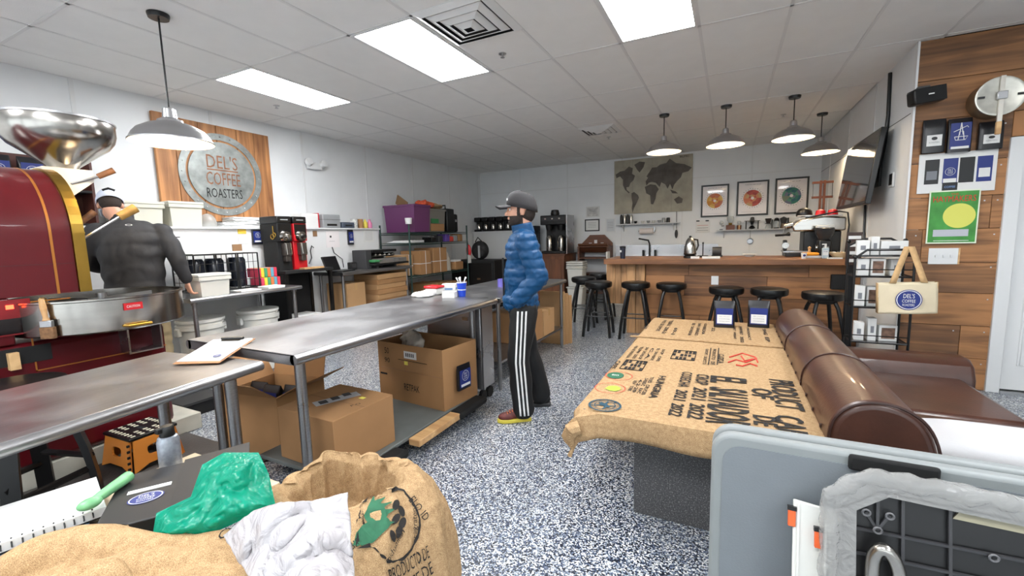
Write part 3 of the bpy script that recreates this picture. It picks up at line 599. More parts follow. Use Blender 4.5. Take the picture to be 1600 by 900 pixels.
# ------------------------------------------------------------------ green wire shelving
GP = mat('green_epoxy', (34, 60, 56), .45); SX0, SX1, SY0, SY1 = -5.47, -4.83, 5.82, 7.62
sh = thing('wire_shelving', 'dark green wire shelving unit loaded with totes and cartons', 'shelving', (SX0, SY0, 0)); dx, dy = SX1-SX0, SY1-SY0
for i in (0, 1):
    for j in (0, 1): MB().cyl((i*dx, j*dy, 0), (i*dx, j*dy, 1.72), .016, n=12).build('post', GP, sh)
for z in (.22, .83, 1.4, 1.58):
    f = MB()
    for zz in (z, z-.03): f.tube([(0, 0, zz), (dx, 0, zz), (dx, dy, zz), (0, dy, zz)], .006, 6, True)
    for k in range(1, 36): f.cyl((0, dy*k/36, z), (dx, dy*k/36, z), .003, n=4, caps=False)
    f.build('wire_shelf', GP, sh)
t = tub('storage_tote', -5.46, -4.79, 5.93, 6.38, 1.59, .47, mat('purple_plastic', (98, 48, 92), .4), 'large purple plastic tote on the top wire shelf', 'tote'); q = MB(); q.add([(.18, -.216, .24), (.22, -.216, .24), (.21, -.216, .29)], [(0, 1, 2)]); q.build('label_mark', PAPER, t, smooth=0)
o = MB().box(-.13, .13, -.01, .01, -.06, .12, Matrix.Translation((-5.2, 6.1, 2.08)) @ Matrix.Rotation(.6, 4, 'Y') @ Matrix.Rotation(.3, 4, 'X')).build('cardboard_flap', CARDD, None); tag(o, 'brown cardboard sheet sticking out of the purple tote', 'cardboard')
t = tub('storage_tote', -5.43, -4.85, 6.43, 6.92, 1.59, .42, mat('grey_clear_plastic', (120, 116, 108), .3), 'grey translucent tote on the top wire shelf', 'tote'); B('green_label', GREEN, t, .285, .295, -.2, .02, .16, .24); B('contents_band', CARD, t, .28, .286, -.22, .2, .02, .15)
m = blob(MB().ell((-5.1, 6.55, 2.1), (.14, .12, .08)).ell((-5.05, 6.66, 2.09), (.12, .12, .06)), .015, 3); co, nn = get_co(m); co += nn*(fnoise(co, 18)*.03)[:, None]; o = finish(m, 'orange_net_bag', mat('orange_mesh', (206, 84, 50), .8, var=.3, scale=60), None, co); tag(o, 'crumpled orange mesh bag on top of the grey tote', 'bag')
m = blob(MB().ell((-5.1, 6.89, 2.08), (.2, .1, .05)).ell((-5.05, 6.94, 2.08), (.1, .08, .05)), .015, 3); co, nn = get_co(m); co += nn*(fnoise(co, 14, 3)*.03)[:, None]; o = finish(m, 'burlap_bundle', BURLAP, None, co); tag(o, 'small burlap bundle on top of the grey tote', 'sack')
t = simple('equipment_case', 'upright black hard case at the end of the top wire shelf', 'case', BLACK, -5.35, -4.9, 7.05, 7.3, 1.59, 2.04, .02); MB().tube([(.1, 0, .45), (.1, 0, .52), (-.1, 0, .52), (-.1, 0, .45)], .014, 8).build('handle', BLACK, t)
t = simple('equipment_case', 'small black case leaning by the upright case', 'case', BLACK, -5.35, -4.95, 7.34, 7.5, 1.59, 1.95, .03); B('latch', STEEL, t, .2, .205, -.03, .03, .2, .25)
def cup_on_post(px, py, lb):
    p = at(px, py, x=SX1+.02); lathe_thing('paper_cup', lb, 'cup', (SX1, SY0 if px < 700 else SY1, 1.722), [(.05, 0), (.06, .1), (.055, .1)], PAPER)
cup_on_post(640, 345, 'white cup upside down on the shelving post')
for k in range(3): tag(B('paper_pad', PAPER, None, -5.4+.04*k, -4.9, 5.9+.03*k, 6.3, 1.408+.014*k, 1.42+.014*k), 'sheets of white paper lying on the second wire shelf', 'paper', 'papers on the wire shelf')
for k, (y, m_) in enumerate(((6.5, BLACK), (6.72, DGREY), (6.95, mat('violet_box', (96, 70, 150), .5)), (7.08, REDINK), (7.22, GREYP), (7.4, CARD))):
    t = simple('supply_box', ['black gadget with white buttons on the second wire shelf', 'grey gadget on the second wire shelf', 'violet box on the second wire shelf', 'small red box on the second wire shelf', 'small grey box on the second wire shelf', 'brown basket on the second wire shelf'][k], 'box', m_, -5.1, -4.88, y, y+.13, 1.407, 1.5+.02*(k % 3), .008); B('lid', PAPER if k == 0 else m_, t, -.08, .08, -.05, .05, .093+.02*(k % 3), .1+.02*(k % 3))
carton('light open carton on the middle wire shelf by the post', -5.42, -4.98, 5.86, 6.06, .837, 1.2, CARDL, 0, 's'); carton('strapped carton on the middle wire shelf', -5.3, -4.86, 6.12, 6.42, .837, 1.26, CARD, 0, 's'); carton('large strapped carton in the middle of the wire shelf', -5.3, -4.86, 6.5, 6.92, .837, 1.3, CARD, 0, 's')
o = lathe_thing('jug', 'cloudy clear jug on the middle wire shelf', 'jug', (-4.98, 7.06, .837), [(.09, 0), (.09, .25), (.05, .32), (.045, .36)], mat('cloudy_plastic', (176, 170, 158), .3)); t = simple('basket', 'small brown basket of packets on the middle wire shelf', 'basket', CARD, -5.05, -4.86, 7.22, 7.5, .837, 1.0, .02); B('packet', PAPER, t, -.06, .06, -.1, .1, .163, .2)
for k, (y, h) in enumerate(((5.95, .3), (6.4, .42), (6.85, .4), (7.25, .36))):
    carton(['clear wrapped carton on the bottom wire shelf', 'open carton of brown scraps on the bottom wire shelf', 'carton on the bottom wire shelf', 'small carton at the end of the bottom wire shelf'][k], -5.35, -4.87, y, y+.38, .227, .227+h, CARD if k else mat('film_wrap', (120, 112, 104), .25, var=.4, scale=10), 0, 'x')
# far corner: shelf along the back wall, black cabinet, bags
cs = thing('wall_shelf', 'white cabinet ledge in the far left corner', 'cabinet', (-5.0, 9.3, 0)); B('body', WHITE, cs, -.58, .75, -.2, .24, 0, 1.58); B('ledge', WHITE, cs, -.59, .76, -.24, .24, 1.58, 1.61)
for k in range(6):
    x = -5.5+.2*k; t = thing('appliance', ['dark brewing appliance at the left wall end of the corner ledge', 'dark brewing appliance second from the left wall on the corner ledge', 'dark brewing appliance third from the left wall on the corner ledge', 'dark brewing appliance third from the free end of the corner ledge', 'dark brewing appliance second from the free end of the corner ledge', 'dark brewing appliance at the free end of the corner ledge'][k], 'appliance', (x, 9.25, 1.61), 0, 'appliances on the corner ledge'); B('base', BLACK, t, -.08, .08, -.1, .1, 0, .05, .01); B('tower', BLACK, t, -.08, .08, .02, .1, .05, .3, .01); B('head', BLACK, t, -.08, .08, -.1, .1, .24, .34, .015); MB().lathe([(.001, .055), (.05, .055), (.055, .15), (.04, .18)], 16).build('carafe', CHROME, t)
bc = thing('black_cabinet', 'black undercounter cabinet behind the steel tables', 'cabinet', (-4.55, 8.0, 0)); B('body', MATTEB, bc, -.75, .3, -.3, .3, .05, 1.0, .01); B('door', BLACK, bc, -.6, .25, -.315, -.3001, .1, .95, .005); B('handle', CHROME, bc, -.1, -.02, -.33, -.316, .6, .64); B('plinth', MATTEB, bc, -.7, .25, -.28, .28, 0, .05)
bk = thing('backpack', 'black backpack with a pale stripe on the cabinet', 'bag', (-4.72, 7.95, 1.0)); m = blob(MB().ell((0, 0, .2), (.2, .14, .2)).ell((.02, -.1, .14), (.14, .08, .12)), .015, 4); finish(m, 'body', mat('black_nylon', (24, 24, 26), .7), bk); MB().tube([(-.08, -.05, .38), (0, -.08, .47), (.08, -.05, .38)], .012, 6).build('handle', BLACK, bk); B('stripe', GREYP, bk, .06, .1, -.19, -.17, .05, .3)
rp = thing('red_pouch', 'red pouch hanging from the end of the wire shelving', 'pouch', (SX1, SY1+.048, 1.2)); MB().ell((0, 0, 0), (.06, .03, .13)).build('pouch', RED, rp); MB().tube([(0, 0, .1), (0, -.025, .19), (0, -.045, .2)], .006, 6).build('loop', BLACK, rp)
t = simple('paper_tag', 'white tags hanging at the end of the wire shelving', 'tag', PAPER, -4.8, -4.795, 7.58, 7.7, .95, 1.12, 0)
# ================================================================== ROASTER
pad = thing('concrete_pad', 'low pale concrete pad under the red coffee roaster', 'platform', (-4.5, .6, 0)); B('slab', mat('concrete', (176, 174, 162), .8, var=.08, bump=.1), pad, -.7, .734, -1.2, 1.27, 0, .13, .006)
pl = thing('standing_platform', 'low platform beside the roaster under the man in grey', 'platform', (-4.55, 2.05, 0)); B('top', DGREY, pl, -.5, .5, -.17, .17, .11, .13); B('frame', MATTEB, pl, -.48, .48, -.16, .16, 0, .11)
rs = thing('coffee_roaster', 'dark red drum coffee roaster with brass trim and steel hopper', 'coffee roaster', (-4.2, .9, .13))
def rb(name, m, *a, **k): return B(name, m, rs, a[0]+4.2, a[1]+4.2, a[2]-.9, a[3]-.9, a[4]-.13, a[5]-.13, **k)
rb('base_cabinet', ROASTRED, -4.75, -3.77, -.6, 1.70, .13, .9, bevel=.04); rb('control_cabinet', ROASTRED, -4.75, -3.775, -.6, .94, .9, 1.18, bevel=.01)
def arch(r, z0=1.18, zc=1.56, n=24):
    p = [(-r, z0-.13), (r, z0-.13)]+[(r*math.cos(PI*i/n), zc-.13+r*math.sin(PI*i/n)) for i in range(n+1)]
    return p
MB().prism(arch(.43), -1.5, .35, ax=1).build('drum_housing', ROASTRED, rs, bevel=.004)
def archring(r0, r1, y0, y1, n=24):
    m = MB(); a, b = arch(r0)[1:], arch(r1)[1:]; a.append(arch(r0)[0]); b.append(arch(r1)[0]); k = len(a)
    for i in range(k-1):
        q = [(*b[i], 0), (*b[i+1], 0), (*a[i+1], 0), (*a[i], 0)]
        vs = [(p[0], y, p[1]) for y in (y0, y1) for p in q]; m.add(vs, [(0, 1, 2, 3), (7, 6, 5, 4), (0, 4, 5, 1), (2, 6, 7, 3)])
    return m
archring(.40, .442, .35, .41).build('brass_ring', BRASS, rs); archring(.43, .4325, .245, .258).build('pinstripe', mat('gold_line', (170, 110, 50), .4, .6), rs)
MB().prism(arch(.41), .351, .37, ax=1).build('front_plate', mat('cast_black', (34, 32, 32), .5), rs)
b = MB()
for i in range(7):
    t = PI*i/6; b.ell((.423*math.cos(t), .412, 1.43+.423*math.sin(t)), .008, nu=8, nv=4)
b.build('ring_bolts', BRASS, rs); MB().lathe([(.001, .05), (.09, .045), (.11, .0)], 24, (0, .37, 1.35), Matrix.Rotation(-PI/2, 3, 'X')).build('sight_door', mat('cast_grey', (80, 78, 76), .4, .7), rs)
rb('seam_line', mat('dark_seam', (60, 10, 16), .4), -3.772, -3.769, -.6, 1.24, 1.365, 1.37)
hp = [(.300, 2.215), (.302, 2.21), (.302, 2.13), (.29, 2.085), (.255, 2.035), (.19, 1.985), (.085, 1.9), (.07, 1.875)]
ho = MB().lathe(hp+[(.066, 1.875), (.08, 1.9), (.185, 1.987), (.25, 2.04), (.286, 2.087), (.298, 2.13), (.298, 2.21), (.3, 2.215)], 48, (0, .5, 0)).build('hopper', CHROME, rs)
MB().lathe([(.296, 2.205), (.308, 2.205), (.308, 2.217), (.296, 2.217), (.296, 2.205)], 48, (0, .5, 0)).build('hopper_rim', STEEL, ho)
MB().prism([(.38, 1.66), (.46, 1.66), (.62, 1.8), (.62, 1.88), (.36, 1.88)], -.1, .1, ax=0).build('feed_chute', mat('chute_steel', (205, 202, 196), .4, .5), rs)
def lever(p0, p1, p2, lb, m, r=.022):
    o = Vector((4.2, -.9, -.13)); p0, p1, p2 = p0+o, p1+o, p2+o
    l = MB().cyl(p0, p1, .008, n=8).build(lb, STEEL, rs); d = (p2-p1).normalized()
    MB().cyl(p1, p2, r*.85, r, n=16).build('wooden_handle', m, l)
HW = wood('handle_wood', (120, 84, 34), (176, 136, 66), 0); HWD = wood('handle_wood_dark', (70, 44, 26), (120, 80, 50), 0)
lever(at(112, 287, x=-4.1), at(153, 276, x=-4.05), at(178, 266, x=-4.02), 'feed_lever', HWD); lever(at(128, 374, x=-3.86), at(186, 339, x=-3.8), at(212, 325, x=-3.78), 'discharge_lever', HW, .032); lever(at(118, 352, x=-3.9), at(125, 348, x=-3.9), at(148, 331, x=-3.88), 'sampler', HWD)
o = Vector((-3.774, 0, 0))
rb('control_panel', mat('panel_red', (120, 24, 30), .3), -3.775, -3.765, -.2, 1.02, .96, 1.17); rb('display', mat('dark_glass', (20, 14, 16), .12), -3.765, -3.762, .3, .98, .97, 1.06)
LED = N('led_red'); el = LED.n('Emission'); el.inputs[0].default_value = (1, .05, .02, 1); el.inputs[1].default_value = 4; LED.l(el.outputs[0], LED.o.inputs[0])
for px in (-8, 15, 37):
    p = at(px, 480, x=-3.765); rb('led', LED.m, -3.765, -3.762, p.y-.016, p.y+.016, p.z-.012, p.z+.012)
rb('lower_panel', MATTEB, -3.775, -3.766, .3, 1.08, .78, .88); rb('wooden_knob', LWOOD, -3.77, -3.73, at(20, 555, x=-3.75).y-.022, at(20, 555, x=-3.75).y+.022, .76, .86)
for (y0, y1, z0, z1) in ((1.0, 1.008, .72, 1.15), (1.0, 1.69, .72, .727), (1.0, 1.2, 1.143, 1.15)): rb('pinstripe', MATS['gold_line'], -3.7695, -3.767, y0, y1, z0, z1)
p = at(24, 695, x=-3.76); h = rb('outlet_plate', STEEL, -3.77, -3.765, p.y-.07, p.y+.05, p.z-.05, p.z+.05)
# cooling tray
T = (-3.9+4.2, 1.40-.9, 0); tr = MB().lathe([(.001, .80), (.44, .80), (.45, .81), (.45, 1.0), (.458, 1.005), (.458, 1.015), (.44, 1.015), (.436, .9), (.001, .9)], 56, T).build('cooling_tray', CHROME, rs)
arm = MB()
for k in range(4): arm.cbox((T[0]+.2*math.cos(k*PI/2+.4), T[1]+.2*math.sin(k*PI/2+.4), .95), (.38, .012, .08), rz=k*PI/2+.4)
arm.cyl((T[0], T[1], .9), (T[0], T[1], 1.02), .03, n=16); arm.build('stirring_arms', STEEL, tr)
def on_tray(px, py, r=.452):
    d = at(px, py, c=1)-CAM; a = d.x**2+d.y**2; cx, cy = -3.9, 1.4; bq = -(d.x*cx+d.y*cy); cq = cx*cx+cy*cy-r*r; t = (-bq-math.sqrt(bq*bq-a*cq))/a; return CAM+d*t
p = on_tray(208, 478); nd = Vector((p.x+3.9, p.y-1.4, 0)).normalized(); xd = Z3.cross(nd); off = Vector((4.2, -.9, -.13))
quad(tr, RED, p+off, xd, Z3, .1, .045, .003, 'warning_label'); txt('CAUTION', PAPER, tr, p+off+nd*.004, xd, Z3, .07, .016)
p = on_tray(215, 506); nd = Vector((p.x+3.9, p.y-1.4, 0)).normalized(); xd = Z3.cross(nd); q = p+off
MB().tube([q-xd*.07, q-xd*.06+nd*.04, q+xd*.06+nd*.04, q+xd*.07], .009, 8).build('tray_handle', BRASS, tr)
ch = MB(); y0, y1 = 1.42, 1.62
ch.box(.4, .55, y0-.9, y0-.89, .61, .78); ch.box(.4, .55, y1-.91, y1-.9, .61, .78); ch.box(.4, .55, y0-.9, y1-.9, .6, .61); ch.build('discharge_chute', STEEL, rs)
# brush hanging on the roaster
p = at(64, 467, x=-3.61); bz = thing('hand_brush', 'wooden handled bristle brush hanging on the roaster', 'brush', (-3.61, p.y, p.z), math.atan2(p.y-1.4, -3.61+3.9)); MB().tube([(.012, 0, -.012), (.008, 0, .004), (-.02, 0, .004), (-.034, 0, -.004), (-.036, 0, -.03)], .003, 6).build('hook', BRASS, bz)
MB().tube([(0, 0, 0), (0, .004, -.05), (0, .008, -.11), (0, .01, -.13)], [.012, .016, .012, .018], 10).build('handle', LWOOD, bz); B('ferrule', STEEL, bz, -.012, .012, -.02, .04, -.17, -.13, .003); B('bristles', mat('bristle', (120, 88, 60), .95, var=.3, scale=60), bz, -.014, .014, -.024, .046, -.24, -.17, .004)
# coffee bags and dark shelf behind the hopper
ds = thing('wall_shelf', 'dark shelf on the partition behind the steel hopper', 'shelf', (-5.44, 1.35, 1.667)); B('back', mat('dark_brown', (72, 34, 26), .5), ds, -.12, -.1, -.5, .62, 0, .62); B('board', MATTEB, ds, -.1, .12, -.5, .62, 0, .02); B('side', mat('dark_brown', (72, 34, 26), .5), ds, -.1, .12, .6, .62, .02, .6); B('board', MATTEB, ds, -.1, .12, -.5, .6, .3, .32)
for k in range(4):
    t = thing('coffee_bag', 'dark coffee bag on the shelf behind the hopper', 'coffee bag', (-5.43, 1.0+.2*k, 1.99), 0, 'coffee bags behind the hopper'); coffee_bag(t, .16, .26, .07, 0, xd=Y3, kind=1)
# ================================================================== FRONT STEEL TABLES
steel_table('work_table', 'long stainless table nearest the roaster with a clipboard at its end', -2.336-.36, -2.336+.36, .398-.9, .398+.9, .875, math.radians(7.06), th=.05, inset=.1, legr=.027)
steel_table('work_table', 'long stainless table with cartons on a dolly below', -2.82, -1.885, 1.37, 3.43, .915, 0, th=.055, inset=.09, legr=.027, far=.19)
steel_table('work_table', 'far stainless table behind the man in the blue jacket', -2.76, -1.885, 3.5, 5.32, .9, 0, th=.045, inset=.05, under=.28, legr=.02)
# clipboard
cb = thing('clipboard', 'brown clipboard with blank white sheets on the steel tables', 'clipboard', at(338, 541, z=.93), math.radians(117)); B('board', mat('hardboard', (160, 112, 72), .5), cb, -.16, .16, -.115, .115, -.008, -.003, .002)
for k in range(2): B('paper', PAPER, cb, -.14, .15, -.105, .108, -.003+.002*k, -.001+.002*k, T=Matrix.Rotation(.02*k, 4, 'Z'))
MB().cyl((.14, -.06, .008), (.14, .06, .008), .008, n=10).build('clip', BLACKM, cb); B('clip_plate', BLACKM, cb, .115, .16, -.05, .05, .002, .005); logo(cb, (-.09, -.06, .003), Vector((0, -1, 0)), X3, .02)
cb.rotation_euler = (0, math.radians(-8.4), math.radians(117)); cb.location.z = .915+.009-(1.372-cb.location.y)/.891*.146      # far end on the higher table, near end down on the lower one
# things on the long table
ZB = .915
p = at(722, 463, z=ZB); t = thing('plastic_cup', 'blue plastic cup full of white spoons on the steel table', 'cup', (p.x, p.y, ZB)); MB().lathe([(.001, 0), (.033, 0), (.047, .13), (.044, .13), (.03, .006)], 28).build('body', mat('cup_blue', (24, 66, 190), .35), t); MB().lathe([(.039, .06), (.041, .062), (.042, .068), (.04, .07)], 28).build('stripe', PAPER, t); MB().lathe([(.044, .127), (.049, .13), (.049, .135), (.044, .136)], 28).build('rim', PAPER, t)
for k in range(5):
    a = 1.2*k; MB().tube([(.01*math.cos(a), .01*math.sin(a), .02), (.035*math.cos(a), .035*math.sin(a), .15), (.05*math.cos(a), .05*math.sin(a), .18)], [.003, .004, .008], 6).build('spoon', PAPER, t)
p = at(676, 460, z=ZB); t = thing('takeout_container', 'clear takeout tub with a red lid on the steel table', 'container', (p.x, p.y+.03, ZB)); B('tub', mat('milky_plastic', (226, 226, 222), .3), t, -.07, .07, -.06, .06, 0, .06, .01); B('lid', RED, t, -.08, .08, -.07, .07, .06, .085, .01)
p = at(662, 463, z=ZB); m = blob(MB().ell((0, 0, .015), (.12, .09, .018)).ell((.04, .05, .03), (.07, .06, .03)).ell((-.05, .03, .02), (.08, .07, .02)), .008, 3); co, nn = get_co(m); co += nn*(fnoise(co, 40)*.012)[:, None]; co[:, 2] = np.maximum(co[:, 2], .0005); o = finish(m, 'paper_napkins', PAPER, None, co); o.location = (p.x, p.y-.02, ZB); tag(o, 'crumpled heap of white napkins on the steel table', 'napkins')
p = at(700, 458, z=ZB); t = thing('small_carton', 'white carton with blue print beside the blue cup', 'box', (p.x-.02, p.y+.06, ZB), .4); B('body', PAPER, t, -.07, .07, -.05, .05, 0, .09, .003); B('print', mat('pale_blue', (110, 140, 180), .6), t, .0701, .071, -.04, .04, .03, .05); B('print', MATS['pale_blue'], t, -.04, .04, -.051, -.0501, .03, .05)
p = at(709, 464, z=ZB); t = thing('small_carton', 'low plain white carton in front of the printed one', 'box', (p.x-.02, p.y-.035, ZB), .3); B('body', PAPER, t, -.06, .06, -.05, .05, 0, .055, .003); B('flap', PAPER, t, -.058, .058, -.052, .0, .0551, .058)
# undercounter steel cabinet at the table end
uc = thing('steel_cabinet', 'stainless undercounter cabinet on castors at the end of the long table', 'cabinet', (-2.2, 3.305, 0)); B('body', STEEL, uc, -.3, .28, -.11, .11, .12, .85, .006); B('door_edge', mat('dark_gasket', (60, 60, 62), .5), uc, .2801, .285, -.112, -.09, .12, .85); B('drawer_handle', CHROME, uc, .1, .16, -.125, -.111, .74, .77)
for i in (-1, 1):
    for j in (-1, 1): MB().cyl((i*.25-.015, j*.06, .05), (i*.25+.015, j*.06, .05), .05, n=14).cyl((i*.25, j*.06, .05), (i*.25, j*.06, .12), .012, n=8).build('castor', RUBBER, uc)
# dolly
dl = thing('dolly', 'flat grey platform dolly on castors under the long table', 'dolly', (-2.2, 2.38, 0)); B('deck', mat('deck_grey', (96, 100, 98), .5, var=.1), dl, -.42, .3, -.78, .73, .115, .14, .006)
B('wooden_rail', LWOOD, dl, .31, .4, -.22, .35, .09, .135, .004)
for y in (-.5, .5): B('bumper', RUBBER, dl, .3, .42, y-.24, y+.16, .085, .14, .02)
for i in (-.3, .3):
    for j in (-.6, .6): MB().cyl((i-.015, j, .045), (i+.015, j, .045), .045, n=14).cyl((i, j, .045), (i, j, .115), .012, n=8).build('castor', RUBBER, dl)
# cartons on the dolly
t = carton('closed brown carton on the dolly near the table leg', -2.45, -1.95, 1.63, 2.1, .14, .46, CARD, math.radians(-2), None, 'cartons on the dolly'); B('seam', CARDD, t, -.25, .25, -.002, .002, .32, .3205); quad(t, mat('label_grey', (178, 178, 180), .6), (-.02, .02, .321), Vector((.35, .9, 0)), Vector((-.9, .35, 0)), .28, .09, .001, 'shipping_label')
for k in range(3): quad(t, DGREY, (-.05+.035*k*.35/1, -.06+.08*k, .322), Vector((.35, .9, 0)), Vector((-.9, .35, 0)), .05, .06, .001, 'barcode')
quad(t, mat('yellow_sticker', (226, 214, 90), .6), (.12, .1, .321), X3, Y3, .04, .03, .001, 'sticker'); txt('P.O', INK, t, (.17, .0, .3212), Vector((.3, .9, 0)), Vector((-.9, .3, 0)), .06, .025)
def open_box(lb, x0, x1, y0, y1, z0, z1, rz, flaps, m=CARD):
    t = thing('carton', lb, 'box', ((x0+x1)/2, (y0+y1)/2, z0), rz, 'cartons on the dolly'); a, b, h = (x1-x0)/2, (y1-y0)/2, z1-z0; th = .006
    q = MB(); q.box(-a, a, -b, b, 0, th); q.box(-a, a, -b, -b+th, th, h); q.box(-a, a, b-th, b, th, h); q.box(-a, -a+th, -b+th, b-th, th, h); q.box(a-th, a, -b+th, b-th, th, h); q.build('body', m, t)
    for (side, ang) in flaps:
        if side in 'xX':
            s = 1 if side == 'X' else -1; T = Matrix.Translation((s*a, 0, h)) @ Matrix.Rotation(s*ang, 4, 'Y'); MB().box(-.003, .003, -b, b, 0, min(.22, b), T).build('flap', m, t)
        else:
            s = 1 if side == 'Y' else -1; T = Matrix.Translation((0, s*b, h)) @ Matrix.Rotation(-s*ang, 4, 'X'); MB().box(-a, a, -.003, .003, 0, min(.22, a), T).build('flap', m, t)
    return t
t = open_box('open carton of blue coffee bags behind the closed carton', -3.14, -2.66, 1.72, 2.15, .005, .45, math.radians(8), [('x', .5), ('X', 1.1), ('y', .9), ('Y', .2)])
for k in range(6):
    q = thing('coffee_bag', ['blue coffee bag at the bottom of the open carton', 'blue coffee bag on top in the open carton'][k//3], 'coffee bag', tuple(t.matrix_basis @ Vector((-.156+.156*(k % 3), .03*(k % 2)-.02*(k//3), .007+.222*(k//3)))), math.radians(8), 'bags in the open carton'); coffee_bag(q, .15, .22, .07, 0, kind=1)
t = open_box('tall open carton with RETPAK print at the dolly end', -2.62, -1.9, 2.66, 3.08, .14, .62, math.radians(-6), [])
txt('RETPAK', INK, t, (.02, -.2115, .13), X3, Z3, .17, .055); B('tape_line', mat('tape_brown', (140, 100, 66), .3), t, -.36, .36, -.2112, -.2105, .26, .264)
quad(t, PAPER, (.02, -.211, .4), X3, Z3, .14, .06, .001, 'shipping_label')
for k in range(5): B('bar_code', MATTEB, t, -.03+.02*k, -.02+.02*k, -.213, -.2125, .385, .415)
txt('50', INK, t, (-.25, -.2115, .41), X3, Z3, .05, .05); txt('90', INK, t, (-.25, -.2115, .33), X3, Z3, .06, .04); B('bar', MATTEB, t, -.34, -.26, -.2125, -.211, .2, .215); quad(t, MATS['yellow_sticker'], (-.03, -.211, .33), X3, Z3, .04, .03, .001, 'sticker'); B('stripe', INK, t, -.12, .2, -.2118, -.211, .35, .354)
m = blob(MB().ell((-.2, .05, .46), (.1, .08, .09)).ell((-.12, .0, .44), (.08, .08, .08)), .012, 2); co, nn = get_co(m); co += nn*(fnoise(co, 24)*.025)[:, None]; o = finish(m, 'crumpled_wrap', mat('clear_wrap', (200, 190, 176), .2, alpha=.7), None, co); o.location = t.location; tag(o, 'crumpled clear wrap inside the tall open carton', 'wrap')
bt = thing('coffee_bag', 'blue and black coffee bag stuck on the side of the tall carton', 'coffee bag', (-1.885, 2.82, .27), math.radians(-6)); coffee_bag(bt, .16, .2, .03, 0, o=(.02, 0, 0), xd=Y3, kind=1)
# on and under the far table
for k, (y0, y1, h) in enumerate(((4.2, 4.62, .34), (4.66, 5.0, .3))): carton(['carton on the lower shelf of the far steel table', 'light carton at the end of the far table shelf'][k], -2.4, -1.93, y0, y1, .282, .282+h, CARDL if k else CARD, 0, 'x')
for k in range(3): carton(['front folded carton standing past the far steel table', 'middle folded carton standing past the far steel table', 'rear folded carton standing past the far steel table'][k], -2.3+.02*k, -1.95+.03*k, 5.42+.05*k, 5.465+.05*k, 0, .72-.03*k, CARDL, 0, None, 'folded upright cartons')
p = at(783, 448, z=.9); t = thing('mug', 'purple blue mug on the far steel table', 'mug', (p.x, p.y, .9)); MB().lathe([(.001, 0), (.04, 0), (.04, .09), (.036, .09), (.036, .01)], 20).build('body', mat('purple_mug', (92, 84, 160), .4), t); MB().tube([(.04, 0, .07), (.065, 0, .065), (.065, 0, .03), (.04, 0, .02)], .006, 6).build('handle', MATS['purple_mug'], t)
for k in range(5): o = lathe_thing('cupping_spoon_stand', 'short steel peg standing on the far steel table', 'peg', (-2.1+.04*(k % 2), 4.6+.14*k, .9), [(.012, 0), (.012, .01), (.005, .012), (.005, .06)], STEEL, 'steel pegs on the far table', 10)
# ================================================================== FRONT LEFT CORNER
mt = tag(B('floor_mat', mat('grey_rubber_mat', (66, 62, 60), .85, bump=.3, bscale=60), None, -3.76, -2.75, .0, 1.75, .0, .012), 'dark rubber floor mat in front of the roaster', 'mat')
def wood_stool(x, y, lb):
    t = thing('wooden_stool', lb, 'stool', (x, y, .012), .3); H_ = .75
    MB().lathe([(.001, H_-.05), (.19, H_-.05), (.205, H_-.035), (.21, H_-.015), (.2, H_), (.001, H_+.004)], 40).build('seat', VINYL, t)
    MB().lathe([(.001, H_-.08), (.15, H_-.08), (.15, H_-.05)], 32).build('seat_base', MATTEB, t)
    for k in range(4):
        a = PI/4+k*PI/2; g = MB()
        def fn(u, v, a=a):
            r = .12+.15*v**.7+.02*math.sin(v*PI); z = (H_-.07)*(1-v); w = (u % 1)
            s, d = [(-.035, -.016), (.035, -.016), (.035, .016), (-.035, .016), (-.035, -.016)][int(round(u*4))]
            return Vector((math.cos(a)*(r+d)-math.sin(a)*s, math.sin(a)*(r+d)+math.cos(a)*s, z))
        g.grid(fn, 4, 8); g.build('leg', BLACKM, t)
    for k in range(4):
        a, b = PI/4+k*PI/2, PI/4+(k+1)*PI/2; z = .2 if k % 2 else .27; r = .255
        MB().tube([(r*math.cos(a), r*math.sin(a), z), (r*math.cos(b), r*math.sin(b), z)], .018, 6).build('stretcher', BLACKM, t)
wood_stool(-3.36, .80, 'black wooden stool with round seat beside the roaster')
ss = thing('step_stool', 'orange folding step stool with a black dotted top', 'step stool', (-3.56, 1.39, .012), .05); OR = mat('orange_plastic', (226, 140, 56), .45)
a, b, H_ = .15, .13, .225
B('top', BLACK, ss, -a-.01, a+.01, -b-.01, b+.01, H_-.02, H_, .006)
for i in range(8):
    for j in range(5):
        if i in (3, 4) and j in (1, 2, 3): continue
        x, y = -a+.02+i*(2*a-.04)/7, -b+.025+j*(2*b-.05)/4; B('grip_dot', mat('ivory', (220, 214, 190), .5), ss, x-.008, x+.008, y-.012, y+.012, H_, H_+.002)
B('hand_slot', MATTEB, ss, -.035, .035, -.015, .015, H_, H_+.001)
